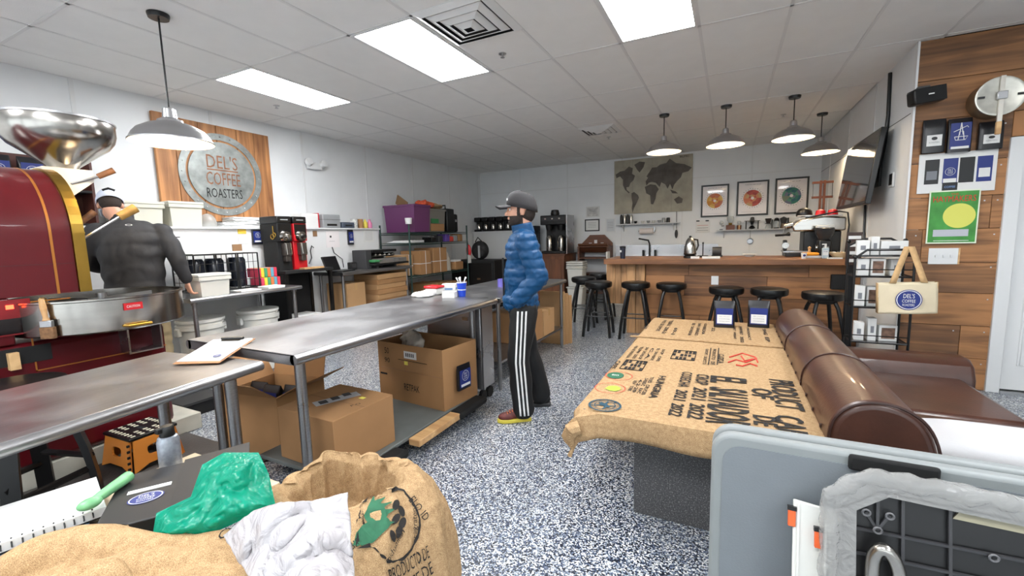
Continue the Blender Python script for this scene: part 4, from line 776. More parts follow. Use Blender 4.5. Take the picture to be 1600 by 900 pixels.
def side(T, w0, w1, nm):
    H2 = H_-.02; q = MB(); n = 16
    def hole(i): t = 2*PI*i/n; return (.055*math.copysign(abs(math.cos(t))**.6, math.cos(t)), H2*.58+.032*math.copysign(abs(math.sin(t))**.6, math.sin(t)))
    outer = []
    for i in range(n):
        t = 2*PI*i/n; c, s = math.cos(t), math.sin(t); k = 1/max(abs(c), abs(s)); x, z = c*k, s*k; zz = H2*(.5+.5*z)*1.0; hw = w1+(w0-w1)*zz/H2
        if z < -.95 and abs(x) < .8: zz = H2*.16
        outer.append((x*hw, zz))
    vs = []; 
    for d in (-.006, .006): vs += [T @ Vector((x, d, z)) for x, z in outer]+[T @ Vector((*(lambda h: (h[0], d, h[1]))(hole(i)),)) for i in range(n)]
    fs = []
    for i in range(n):
        j = (i+1) % n; fs += [(i, j, n+j, n+i), (2*n+i, 3*n+i, 3*n+j, 2*n+j), (i, 2*n+i, 2*n+j, j), (n+i, n+j, 3*n+j, 3*n+i)]
    q.add(vs, fs); q.build(nm, OR, ss, smooth=0)
lean = .13
side(Matrix.Translation((0, -b-.025, 0)) @ Matrix.Rotation(-lean, 4, 'X'), a-.01, a+.02, 'leg_panel'); side(Matrix.Translation((0, b+.025, 0)) @ Matrix.Rotation(lean, 4, 'X'), a-.01, a+.02, 'leg_panel')
side(Matrix.Translation((a+.03, 0, 0)) @ Matrix.Rotation(PI/2, 4, 'Z') @ Matrix.Rotation(lean, 4, 'X') if False else Matrix.Translation((a+.03, 0, 0)) @ Matrix.Rotation(-lean, 4, 'Y') @ Matrix.Rotation(PI/2, 4, 'Z'), b-.01, b+.01, 'folding_panel'); side(Matrix.Translation((-a-.03, 0, 0)) @ Matrix.Rotation(lean, 4, 'Y') @ Matrix.Rotation(PI/2, 4, 'Z'), b-.01, b+.01, 'folding_panel')
for k in range(5): B('hinge_tooth', MATTEB, ss, a+.012+.005*k, a+.02+.005*k, -b-.03-.004*k, -b-.015-.004*k, .18-.036*k, .195-.036*k)
# low desk with black case
dk = thing('low_desk', 'low beige desk in the front corner under the sacks', 'desk', (-1.5, .32, 0)); B('top', mat('beige_laminate', (196, 178, 150), .5), dk, -.43, .1, -.6, .6, .59, .62, .004)
for i in (-.38, .06):
    for j in (-.55, .57): B('leg', BLACKM, dk, i-.02, i+.02, j-.02, j+.02, 0, .59)
ZD = .62
cs = thing('black_carton', 'flat black carton with a white strip and round blue sticker', 'box', (-1.565, .685, ZD), math.radians(57)); B('body', mat('black_card', (30, 29, 30), .55, var=.1), cs, -.17, .19, -.155, .19, 0, .07, .004); B('raised_flap', MATS['black_card'], cs, -.0, .2, -.15, .19, 0, .006, T=Matrix.Translation((0, 0, .072)) @ Matrix.Rotation(-.06, 4, 'Y')); B('white_strip', PAPER, cs, -.13, -.02, .03, .05, .0701, .072)
for k, nm in enumerate([1]): logo(cs, (-.075, -.02, .0705), Vector((0, 1, 0)), Vector((-1, 0, 0)), .034, rx=.042) if False else logo(cs, (-.075, -.02, .0705), X3, Y3, .034, rx=.045)
p = at(247, 737, z=ZD); t = thing('spray_can', 'silver spray can with a black cap beside the black carton', 'spray can', (-1.83, .79, ZD)); MB().lathe([(.001, 0), (.033, 0), (.035, .005), (.035, .13), (.03, .145), (.02, .15), (.001, .15)], 28).build('can', mat('can_silver', (150, 156, 166), .35, .6, var=.25, scale=50), t); MB().lathe([(.022, .145), (.024, .15), (.022, .18), (.018, .186), (.001, .187)], 24).build('cap', BLACK, t); B('nozzle', BLACK, t, -.012, .012, -.035, .0, .165, .185, .004)
gt = thing('green_marker', 'thick green wrapped tube lying on the black carton', 'marker', (0, 0, 0)); p0, p1 = at(140, 787, z=.708), at(203, 743, z=.711); MB().tube([p0, p0.lerp(p1, .3), p0.lerp(p1, .97), p1], [.012, .015, .018, .012], 12).build('tube', mat('green_film', (110, 170, 120), .3, var=.2, scale=20), gt); MB().ell(p0, (.022, .03, .016)).build('crumpled_end', MATS['green_film'], gt)
nb = thing('notebook', 'white spiral notebook at the desk corner', 'notebook', at(60, 815, z=ZD), math.radians(75)); B('pages', PAPER, nb, -.16, .14, -.14, .12, 0, .03); B('cover', BLACK, nb, -.162, .142, -.142, .122, -.0, .004)
for k in range(14): MB().tube([(-.15+.02*k, -.13, .002), (-.15+.02*k, -.15, .016), (-.15+.02*k, -.13, .032)], .002, 5).build('coil', BLACK, nb)
nb.location = at(60, 812, z=ZD+.031); bi = thing('binder', 'blue binder edge below the notebook', 'binder', (nb.location.x, nb.location.y, ZD), math.radians(75)); B('cover', mat('denim_blue', (58, 92, 120), .6), bi, -.165, .1, -.172, .13, 0, .03, .004); B('pages', PAPER, bi, -.15, .09, -.1721, -.17, .006, .024)
# ---- sacks and bags in the foreground
from mathutils.bvhtree import BVHTree
def bvh_of(o):
    dg = bpy.context.evaluated_depsgraph_get(); return BVHTree.FromObject(o, dg)
def decal(o, bvh, Mw=None, lift=.006, sub=1):
    """press flat print onto the curved cloth it belongs to"""
    me = o.data; b = bmesh.new(); b.from_mesh(me)
    for _ in range(sub): 
        ed = [e for e in b.edges if e.calc_length() > .012]
        if ed: bmesh.ops.subdivide_edges(b, edges=ed, cuts=1, use_grid_fill=True)
    bmesh.ops.triangulate(b, faces=b.faces)
    for v in b.verts:
        h = bvh.find_nearest(v.co)
        if h[0] is not None: v.co = h[0]+h[1]*lift
    b.to_mesh(me); b.free(); me.update(); return o
# standing sack
SKC = Vector((-1.03, .93, 0))
sk = thing('burlap_sack', 'standing burlap coffee sack with green bird print and black lettering', 'sack', SKC)
SKP = [(.0, .0), (.2, .0), (.27, .03), (.3, .15), (.31, .28), (.305, .4), (.29, .5), (.27, .565), (.235, .605), (.2, .61), (.175, .585), (.17, .53), (.165, .45), (.1, .42), (.0, .41)]
def skf(u, v):
    k = v*(len(SKP)-1); i = min(int(k), len(SKP)-2); f = k-i; f = f*f*(3-2*f)*.5+f*.5; r = SKP[i][0]*(1-f)+SKP[i+1][0]*f; z = SKP[i][1]*(1-f)+SKP[i+1][1]*f
    a = u*2*PI; q = Vector((math.cos(a)*2, math.sin(a)*2, v*2.5)); w1 = noise.noise(q*.9); top = min(1, max(0, (v-.3)/.35))
    pl = (1-abs(math.sin(a*3.5+w1*3+v*2)))**1.6*.05*top+(1-abs(math.sin(a*6.0-w1*4-v*5)))**2*.022*(.35+.65*top)+noise.noise(q*1.7)*.03
    rr = r*(1.02)-pl*(1 if v < .62 else .5) if r > .02 else r
    z += top*(.045*noise.noise(Vector((math.cos(a)*1.5, math.sin(a)*1.5, 7)))+.02*math.cos(a-.6)) if v < .95 else 0
    sx = 1.08 if math.cos(a) < 0 else 1.0
    return Vector((max(rr*math.cos(a)*sx*1.06-.02-.085*top, -1.393-SKC.x), rr*math.sin(a)*.95+.05*top, max(z*1.09, 0)))
mb = MB().grid(skf, 150, 84); me = mb.mesh('sack_cloth', BURLAPR, 80); b_ = bmesh.new(); b_.from_mesh(me); bmesh.ops.remove_doubles(b_, verts=b_.verts, dist=.0004); b_.to_mesh(me); b_.free(); co, nn = get_co(me)
body = finish(me, 'sack_cloth', BURLAPR, sk, co)
bv = BVHTree.FromPolygons([tuple(c) for c in co], [tuple(p.vertices) for p in me.polygons])
def toL(p): return Vector(p)-SKC
def onsack(px, py):
    o = CAM-SKC; d = (at(px, py, c=1)-CAM).normalized(); h = bv.ray_cast(o, d); return h[0], h[1], d
def sackprint(kind, px, py, ang, w, h, m, body=None):
    h0, n0, d = onsack(px, py)
    if h0 is None: return
    a = math.radians(ang); xd = RT*math.cos(a)+UP*math.sin(a); xd = (xd-n0*xd.dot(n0)).normalized(); yd = n0.cross(xd)
    if kind == 't': o = txt(body, m, sk, h0+n0*.002, xd, yd, w, h, 'sack_lettering')
    elif kind == 'o': o = disc(sk, m, h0, xd, yd, w, h, .002, .94, 'print_ring')
    else:
        q = MB(); q.add([h0+xd*x*w+yd*y*h+n0*.002 for x, y in body], [tuple(range(len(body)))]); o = q.build('printed_bird' if m == GREENINK else 'printed_bean', m, sk, smooth=0)
    decal(o, bv, sub=3)
bird = [(-.5, -.45), (-.1, -.5), (.25, -.3), (.5, -.12), (.28, -.05), (.5, .12), (.22, .12), (.42, .32), (.15, .28), (.25, .5), (0, .38), (-.02, .55), (-.16, .3), (-.25, .05), (-.2, -.1), (-.42, -.25)]
bean = [(math.cos(i*PI/6)*.5, math.sin(i*PI/6)*.5) for i in range(12)]
sackprint('p', 586, 806, 20, .12, .15, GREENINK, bird); sackprint('o', 604, 812, 25, .115, .125, INK)
for px, py in ((618, 790), (626, 800), (618, 812), (628, 818), (622, 832), (612, 838)): sackprint('p', px, py, 60, .034, .02, INK, bean)
sackprint('t', 560, 846, 45, .05, .02, INK, 'BIRD'); sackprint('t', 566, 812, 66, .06, .018, INK, 'FRIENDLY'); sackprint('t', 614, 856, 18, .11, .016, INK, 'Smithsonian'); sackprint('t', 648, 815, 75, .09, .02, INK, 'Migratory'); sackprint('t', 655, 795, -60, .08, .022, INK, 'ELO ID'); sackprint('t', 640, 880, 15, .14, .035, INK, 'PRODUCTO DE'); sackprint('t', 650, 905, 15, .12, .035, INK, 'CAFE DE')
# loose burlap piled on the desk
bp = thing('burlap_sack', 'slumped loose burlap sack piled on the desk front', 'sack', (0, 0, 0)); mb = MB()
def smoothpath(P, n=7):
    P = [Vector(p) for p in P]; o = []
    for i in range(len(P)-1):
        a, b, c, d = P[max(i-1, 0)], P[i], P[i+1], P[min(i+2, len(P)-1)]
        for k in range(n): t = k/n; o.append(.5*((2*b)+(c-a)*t+(2*a-5*b+4*c-d)*t*t+(3*b-a-3*c+d)*t**3))
    return o+[P[-1]]
for path in ([(-60, 915, .69, .05), (50, 862, .70, .06), (128, 838, .70, .065), (205, 846, .70, .06), (262, 862, .68, .04)], [(60, 925, .70, .05), (150, 892, .71, .055), (250, 876, .72, .055), (345, 868, .71, .06), (430, 868, .68, .05)], [(-20, 960, .68, .08), (180, 940, .70, .08), (330, 915, .70, .085), (450, 900, .66, .07)], [(148, 925, .76, .02), (152, 896, .775, .022), (175, 884, .78, .022), (200, 896, .77, .018), (205, 915, .76, .014)], [(270, 850, .68, .05), (350, 842, .68, .055), (430, 835, .66, .05)]):
    pp_ = [at(a, b, z=c)+Vector((0, 0, -r*.6)) for a, b, c, r in path]; rr_ = smoothpath([(r, 0, 0) for *_, r in path]); mb.tube(smoothpath(pp_), [q.x for q in rr_], 14); mb.ell(pp_[0], path[0][3], nu=12, nv=8); mb.ell(pp_[-1], path[-1][3], nu=12, nv=8)
mb.ell((-1.25, .38, .64), (.3, .2, .05)); mb.ell((-.95, .45, .56), (.22, .2, .1), nu=24, nv=12); mb.ell((-.92, .42, .3), (.2, .19, .32), nu=24, nv=16)
me = blob(mb, .009, 3); co, nn = get_co(me); co += nn*(fnoise(co, 6, 2)*.008+folds(co, (.4, .9, .2), 70, .0025, 5)+folds(co, (.8, .5, .1), 42, .004, 9))[:, None]; co[:, 2] = np.where(co[:, 0] < -1.29, np.maximum(co[:, 2], ZD+.002), np.maximum(co[:, 2], 0)); 
def keep_out(co, o, lo, hi, m=.012):
    """cloth lies over the box lo..hi of thing o instead of passing into it"""
    Mi = np.array((Matrix.Translation(o.location) @ o.rotation_euler.to_matrix().to_4x4()).inverted()); q = co @ Mi[:3, :3].T+Mi[:3, 3]
    ins = np.all((q > np.array(lo)-m) & (q < np.array(hi)+np.array([m, m, .002])), axis=1); co[ins, 2] = o.location.z+hi[2]+.002
def push_out(co, V, F, lift=.002):
    """move points that lie inside a closed surface to its outside"""
    t = BVHTree.FromPolygons(V, F); d = Vector((.31, .17, .93)).normalized()
    for i, p in enumerate(co):
        p = Vector(p); q = p.copy(); n = 0
        while n < 40:
            h_ = t.ray_cast(q, d)
            if h_[0] is None: break
            n += 1; q = h_[0]+d*1e-5
        if n % 2: h_ = t.find_nearest(p); co[i] = h_[0]+h_[1]*lift
keep_out(co, cs, (-.17, -.155, 0), (.19, .19, .07)); keep_out(co, bi, (-.165, -.172, 0), (.1, .13, .03)); keep_out(co, nb, (-.162, -.152, 0), (.142, .122, .033))
push_out(co, [tuple(v.co+SKC) for v in body.data.vertices], [tuple(p.vertices) for p in body.data.polygons])
pile = finish(me, 'sack_cloth', BURLAPR, bp, co)
bv2 = BVHTree.FromPolygons([tuple(c) for c in co], [tuple(p.vertices) for p in me.polygons])
for px, py, a, s in ((350, 835, 25, 'C'), (365, 822, 25, 'I'), (380, 812, 25, 'I')):
    d = (at(px, py, c=1)-CAM).normalized(); h = bv2.ray_cast(CAM, d)
    if h[0] is not None:
        xd = (RT*math.cos(math.radians(a))+UP*math.sin(math.radians(a))); n0 = h[1]; xd = (xd-n0*xd.dot(n0)).normalized(); decal(txt(s, INK, bp, h[0]+n0*.002, xd, n0.cross(xd), .018, .04, 'sack_lettering'), bv2, sub=2)
def film(name, col, alpha, rough=.18, tr=.0):
    s = N(name); c = srgb(col); b = s.b; b.inputs['Base Color'].default_value = (*c, 1); b.inputs['Roughness'].default_value = rough; b.inputs['Alpha'].default_value = alpha; b.inputs['Subsurface Weight'].default_value = 0
    td = s.n('BsdfTranslucent'); td.inputs[0].default_value = (*c, 1); mx = s.n('MixShader'); mx.inputs[0].default_value = tr; s.l(b.outputs[0], mx.inputs[1]); s.l(td.outputs[0], mx.inputs[2]); s.l(mx.outputs[0], s.o.inputs[0])
    nz = s.n('TexNoise'); nz.inputs['Scale'].default_value = 22; nz.inputs['Detail'].default_value = 3; nz.inputs['Distortion'].default_value = 1.5; s.l(s.obj(), nz.inputs['Vector']); s.bump(nz.outputs[0], .6, .02); return s.m
def bag(name, lb, vols, m, amp, sc, seed):
    mb = MB()
    for px, py, c_, r in vols: mb.ell(at(px, py, c=c_), r, nu=18, nv=12)
    me = blob(mb, .009, 4); co, nn = get_co(me); q = np.abs(fnoise(co, sc, seed))*2-.5+.5*np.abs(fnoise(co, sc*2.3, seed+2)); co += nn*(q*amp)[:, None]
    t = thing(name, lb, 'bag', (0, 0, 0)); finish(me, 'film', m, t, co); return t
TO = [(236, 852), (244, 802), (298, 776), (316, 726), (350, 707), (404, 707), (420, 740), (431, 792), (392, 806), (335, 832), (285, 850)]
def teal(sg):
    def fn(u, v):
        k = u*len(TO); i = int(k) % len(TO); f = k-int(k); a = Vector((*TO[i], 0)).lerp(Vector((*TO[(i+1) % len(TO)], 0)), f); p = Vector((345, 778, 0)).lerp(a, v)
        c_ = 1.16+.22*(852-p.y)/145; q = at(p.x, p.y, c=c_); b_ = (.075 if sg > 0 else .03)*(1-v**2.5)
        e = (1-v**6)*(abs(noise.noise(q*15+Vector((1, 2, 3))))*.07+abs(noise.noise(q*34))*.02-.02)+.006*noise.noise(q*40)
        return q+(CAM-q).normalized()*sg*(b_+e)
    return fn
t = thing('plastic_bag', 'crinkled teal green plastic bag lying on the burlap', 'bag', (0, 0, 0)); m = MB().grid(teal(1), 88, 26).grid(teal(-1), 88, 26); tc = np.array(m.v); push_out(tc, [tuple(v.co) for v in pile.data.vertices], [tuple(p.vertices) for p in pile.data.polygons], .003); keep_out(tc, cs, (-.17, -.155, 0), (.19, .19, .07), .004); m.v = [tuple(v) for v in tc]; m.build('film', film('teal_film', (22, 172, 142), .78, .12, .4), t, smooth=80)
def wb(u, v):
    # crumpled sheet-like bag: outline in the picture swept onto a slanting surface
    L = [(352, 838), (395, 800), (450, 785), (500, 782), (542, 772)]; R_ = [(430, 960), (470, 960), (500, 960), (530, 960), (556, 960)]
    k = u*4; i = min(int(k), 3); f = k-i; a = Vector((*L[i], 0)).lerp(Vector((*L[i+1], 0)), f); b = Vector((*R_[i], 0)).lerp(Vector((*R_[i+1], 0)), f); p = a.lerp(b, v)
    c_ = 1.02-.22*v-.05*math.sin(u*PI); q = at(p.x, p.y, c=c_); e = noise.noise(q*18)*.02+abs(noise.noise(q*11+Vector((3, 1, 2))))*.06+abs(noise.noise(q*28))*.015; return q+(CAM-q).normalized()*e
t = thing('plastic_bag', 'crumpled white plastic bag leaning on the standing sack', 'bag', (0, 0, 0)); MB().grid(wb, 80, 60).build('film', film('white_film', (186, 183, 186), .97, .22, .2), t, solid=.012, smooth=80)
# ================================================================== BAR
ZT = 1.105; BY0, BY1 = 6.27, 7.15
bar = thing('bar_counter', 'long plank fronted bar with a thick wooden top', 'bar counter', (-.1, 6.5, 0))
def bb(name, m, x0, x1, y0, y1, z0, z1, bevel=0): return B(name, m, bar, x0+.1, x1+.1, y0-6.5, y1-6.5, z0, z1, bevel)
bb('counter_top', BARTOP, -1.64, XR-.002, BY0, BY1, ZT-.075, ZT, .006); bb('carcass', MATTEB, -1.33, XR-.004, 6.53, 7.1, .02, ZT-.076)
rows = [(.02, .3, [-.35, .6]), (.303, .58, [.1]), (.583, .86, [-.55, .45]), (.863, 1.028, [-.5, .9])]
for z0, z1, cuts in rows:
    xs = [-1.08]+cuts+[XR-.006]
    for a, b_ in zip(xs, xs[1:]):
        o = MB().box(-(b_-a)/2+.002, (b_-a)/2-.002, 0, .022, 0, z1-z0).build('front_plank', BARW, bar, bevel=.002); o.location = ((a+b_)/2+.1, 6.505-6.5+random.uniform(-.004, .002), z0)
BARV = wood('bar_wood_upright', (98, 70, 46), (190, 144, 98), 2, .5, 6, .5)
bb('corner_post', BARV, -1.34, -1.215, 6.44, 6.56, 0, ZT-.076, .004); bb('corner_post', BARV, -1.21, -1.085, 6.45, 6.56, 0, ZT-.076, .004)
for x0, x1 in ((-1.66, -1.53), (-1.527, -1.44), (-1.437, -1.343)): bb('side_plank', BARV, x0, x1, 6.52, 6.55, .42, ZT-.076, .003)
p = at(1117, 438, y=6.5); q = bb('outlet_plate', WHITE, p.x-.045, p.x+.045, 6.49, 6.5, p.z-.06, p.z+.06, .003)
p = at(1311, 440, y=6.5); bb('black_box', MATTEB, p.x-.09, p.x+.09, 6.42, 6.5, p.z-.09, p.z+.09, .01)
# bar stools
st0 = None
lbs = ['black round bar stool in the left cluster beside the white buckets', 'black round bar stool standing foremost in the left cluster', 'black round bar stool rearmost in the left cluster', 'black round bar stool before the wooden corner post', 'second bar stool along from the corner post', 'bar stool behind the coffee bag that stands alone on the bench middle', 'bar stool behind the coffee bag nearest the sofa back', 'bar stool nearest the magazine rack']
for k, (px, py) in enumerate([(912, 434), (935, 441), (938, 428), (993, 441), (1049, 443.5), (1135, 450), (1202, 452), (1286, 458)]):
    p = at(px, py, z=.775); y = min(p.y, 6.3) if k > 2 else p.y
    if k == 3: p.x, y = -1.165, 6.2        # clear of the corner post behind it
    if st0 is None:
        t = st0 = thing('bar_stool', lbs[0], 'bar stool', (0, 0, 0), 0, 'black bar stools')
        MB().lathe([(.001, .705), (.175, .705), (.192, .717), (.198, .75), (.192, .782), (.15, .793), (.001, .795)], 36).build('seat', VINYL, t); MB().lathe([(.001, .67), (.12, .67), (.14, .705)], 28).build('seat_plate', BLACKM, t)
        for i in range(4):
            a = PI/4+i*PI/2; c_, s_ = math.cos(a), math.sin(a)
            MB().tube([(c_*.1, s_*.1, .72), (c_*.15, s_*.15, .62), (c_*.2, s_*.2, .42), (c_*.245, s_*.245, .2), (c_*.27, s_*.27, .0)], .0205, 8).build('leg', BLACKM, t)
        for i in range(4):
            a, b_ = PI/4+i*PI/2, PI/4+(i+1)*PI/2; z = .26 if i % 2 else .3; r = .235
            MB().cyl((r*math.cos(a), r*math.sin(a), z), (r*math.cos(b_), r*math.sin(b_), z), .009, n=8).build('foot_rail', BLACKM, t)
        t.location = (p.x, y, 0); t.rotation_euler = (0, 0, .15)
    else: copy_tree(st0, None, (p.x, y, 0), [0, .1, -.2, .05, .12, .2, -.1, .22][k], lbs[k])
# ---- things on the bar
def onbar(px, py, dy=0): p = at(px, py, z=ZT); p.y = min(max(p.y, BY0+.06), BY1-.06)+dy; return p
def P_(px, y): return Vector((at(px, 403, y=y).x, y, ZT))
p = P_(973, 6.4); t = thing('travel_tumbler', 'dark navy travel tumbler with white square label on the bar', 'tumbler', p); MB().lathe([(.001, 0), (.034, 0), (.042, .16), (.001, .16)], 28).build('body', mat('navy', (20, 24, 44), .35), t); MB().lathe([(.044, .158), (.045, .175), (.03, .182), (.001, .182)], 28).build('lid', BLACK, t); quad(t, PAPER, (-.02, -.041, .11), Vector((.9, -.4, 0)), Z3, .03, .03, .002, 'label')
p = P_(1078, 6.55); t = thing('electric_kettle', 'tall polished steel kettle on a black base', 'kettle', p); MB().lathe([(.001, 0), (.085, 0), (.085, .03), (.06, .045)], 28).build('base', BLACK, t); MB().lathe([(.08, .045), (.082, .06), (.075, .16), (.055, .24), (.03, .28), (.001, .285)], 32).build('body', CHROME, t); MB().lathe([(.001, .282), (.016, .285), (.018, .305), (.001, .31)], 16).build('lid_knob', BLACK, t); MB().tube([(.03, .03, .26), (.09, .05, .25), (.1, .06, .17), (.075, .04, .1)], .012, 8).build('handle', BLACK, t); MB().lathe([(.081, .045), (.084, .05), (.084, .062), (.081, .066)], 28).build('band', BLACK, t)
for k, px in enumerate((1086, 1104, 1118)):
    p = P_(px, 6.38); t = thing('sample_tray', ['white square tray next to the kettle', 'white square tray in the middle of the tray row', 'white square tray next to the dark drum'][k], 'tray', p, .05, 'white trays by the kettle'); B('body', PAPER, t, -.055, .055, -.04, .04, 0, .03, .004); B('inset', GREYP, t, -.045, .045, -.03, .03, .0301, .031)
p = P_(1098, 6.75); t = thing('pour_over_stand', 'slim metal tap stand on the bar', 'tap', p); MB().cyl((0, 0, 0), (0, 0, .2), .007, n=8).build('rod', BLACKM, t); B('base', BLACK, t, -.07, .07, -.05, .05, 0, .025, .006); MB().ell((0, 0, .2), .014, nu=10, nv=6).build('knob', BLACK, t)
p = P_(1120, 6.9); t = thing('knock_drum', 'dark horizontal drum on the bar beside the tap stand', 'drum', p); MB().cyl((-.06, 0, .07), (.06, 0, .07), .07, n=24).build('drum', DGREY, t); B('foot', BLACK, t, -.07, .07, -.06, .06, 0, .02)
p = P_(1171, 6.9); t = thing('paper_filters', 'low white filter dish on the bar', 'dish', p); MB().lathe([(.001, 0), (.05, 0), (.08, .03), (.09, .03), (.09, .035), (.001, .035)], 24).build('dish', PAPER, t); MB().lathe([(.05, .0352), (.06, .04), (.001, .042)], 20).build('filters', WPLAS, t)
# espresso machine
em_ = thing('espresso_machine', 'polished lever espresso machine on the bar', 'espresso machine', (P_(1275, 6.98).x-.07, 6.96, ZT))
B('base', BLACKM, em_, -.3, .34, -.2, .22, .0, .06, .01); B('body', BLACK, em_, -.1, .3, -.14, .22, .06, .33, .015); MB().prism([(-.22, .33), (.34, .33), (.34, .5), (.1, .52), (-.16, .48), (-.24, .4)], -.18, .2, ax=1).build('chrome_hood', CHROME, em_, bevel=.02)
for y in (-.1, .1): MB().cyl((-.22, y, .42), (-.3, y, .4), .04, n=18).build('group_head', CHROME, em_)
MB().tube([(-.26, -.1, .3), (-.3, -.12, .29), (-.42, -.16, .285)], [.03, .014, .016], 10).build('portafilter', BLACK, em_); MB().tube([(.34, -.2, .06), (.36, -.2, .4), (.34, -.2, .55), (.25, -.2, .57), (-.1, -.2, .5)], .01, 8).build('frame_rail', BLACKM, em_); B('drip_tray', STEEL, em_, -.32, -.05, -.18, .18, .06, .075); B('cup_tray', STEEL, em_, -.1, .3, -.15, .18, .521, .53)
B('gauge_panel', BLACKM, em_, -.32, -.28, -.16, .0, .08, .22, .01); MB().cyl((-.3, -.1, .15), (-.3, -.165, .15), .04, n=18).build('gauge', CHROME, em_)
gr = thing('espresso_grinder', 'black hopper espresso grinder beside the espresso machine', 'coffee grinder', (1.06, 6.65, ZT)); B('body', BLACK, gr, -.07, .07, -.09, .09, 0, .22, .02); MB().lathe([(.06, .22), (.1, .3), (.105, .36), (.09, .37), (.001, .37)], 24).build('hopper', mat('smoky', (44, 44, 46), .2), gr); B('hopper_lid', PAPER, gr, -.09, .09, -.06, .06, .37, .4, .005); B('fork', CHROME, gr, -.03, .03, -.14, -.09, .1, .14); MB().cyl((-.09, 0, .12), (-.07, 0, .12), .04, n=14).build('dial', CHROME, gr)
for k in range(2):
    o = MB().lathe([(.001, .08), (.05, .06), (.06, 0)], 16).build('espresso_cup', RED, None); o.location = (em_.location.x+.08+.13*k, 6.9, ZT+.532); tag(o, ['red cup upside down beside the black cap on the espresso machine', 'red cup upside down at the rail end of the espresso machine'][k], 'cup', 'red cups')
bcap = thing('baseball_cap', 'black and white cap resting on the espresso machine', 'cap', (em_.location.x-.085, 7.0, ZT+.53)); MB().lathe([(.09, 0), (.092, .03), (.085, .065), (.06, .095), (.025, .108), (.001, .11)], 24).build('crown', BLACK, bcap, solid=.004); MB().prism([(-.08, -.05), (-.085, -.1), (-.05, -.16), (0, -.175), (.05, -.16), (.085, -.1), (.08, -.05)], .001, .009).build('brim', PAPER, bcap)
sa = thing('sanitizer_bottle', 'clear pump bottle of hand sanitizer on the bar', 'bottle', P_(1289, 6.36)); B('bottle', mat('clear_blue', (190, 206, 214), .15, alpha=.85), sa, -.035, .035, -.025, .025, 0, .13, .012); MB().cyl((0, 0, .13), (0, 0, .17), .012, n=10).build('pump', PAPER, sa); B('nozzle', PAPER, sa, -.035, .01, -.008, .008, .165, .178, .003); quad(sa, PAPER, (0, -.0255, .07), X3, Z3, .05, .06, .001, 'label'); txt('PURE', BLUE, sa, (0, -.027, .085), X3, Z3, .04, .012)
p = P_(1256, 6.36); t = thing('paper_cup', 'white paper cup with blue emblem on the bar', 'cup', p); MB().lathe([(.001, 0), (.025, 0), (.033, .07), (.03, .07)], 24).build('body', PAPER, t); disc(t, BLUE, (0, -.031, .04), X3, Z3, .014, .014, .002)
p = P_(1264, 6.5); t = thing('cutting_set', 'orange tray with a wooden tamper on the bar', 'tray', p); B('tray', mat('orange_tray', (226, 150, 40), .5), t, -.08, .1, -.06, .06, .03, .07, .02); B('stand', PAPER, t, -.06, .12, -.05, .05, 0, .03, .006); MB().lathe([(.001, .07), (.02, .07), (.012, .1), (.02, .13), (.001, .145)], 16).build('tamper', LWOOD, t)
p = P_(1310, 6.42); t = thing('wooden_bowl', 'wide pale wooden bowl of pods on the bar', 'bowl', (1.195, 6.42, ZT)); MB().lathe([(.001, .01), (.06, .0), (.07, .01), (.13, .07), (.125, .075), (.07, .02), (.001, .02)], 36).build('bowl', mat('pale_wood', (200, 176, 140), .5), t)
for k in range(14): MB().ell((.085*math.cos(k*2.4)*math.sqrt(k/14), .085*math.sin(k*2.4)*math.sqrt(k/14), .06), .022, nu=8, nv=6).build('pod', [WPLAS, DGREY, CARDL][k % 3], t)
tag(B('napkin_pad', PAPER, None, 1.05, 1.19, 6.285, 6.345, ZT, ZT+.015), 'flat white napkin pad at the bar edge', 'paper')
mt_ = thing('mug_tree', 'rust coloured wooden mug tree behind the espresso machine', 'mug tree', (1.12, 7.35, 1.1)); TW = mat('rust_wood', (112, 62, 40), .6, var=.2)
B('base', TW, mt_, -.1, .1, -.1, .1, 0, .03); 
for x in (-.022, .022): B('pole', TW, mt_, x-.012, x+.012, -.02, .02, .03, 1.02)
for z in (.5, .78, .98): B('arm', TW, mt_, -.12, .12, -.015, .015, z, z+.03)
for x in (-.11, .11): MB().tube([(x, 0, .98), (x, -.02, .8), (x, 0, .78)], .004, 5).build('wire', BLACK, mt_)
sd = thing('side_cabinet', 'white cabinet along the right wall behind the bar', 'cabinet', (1.12, 7.35, 0)); B('body', WHITE, sd, -.28, .29, -.18, .5, 0, 1.07); B('top', GREYP, sd, -.29, .295, -.19, .5, 1.07, 1.1)
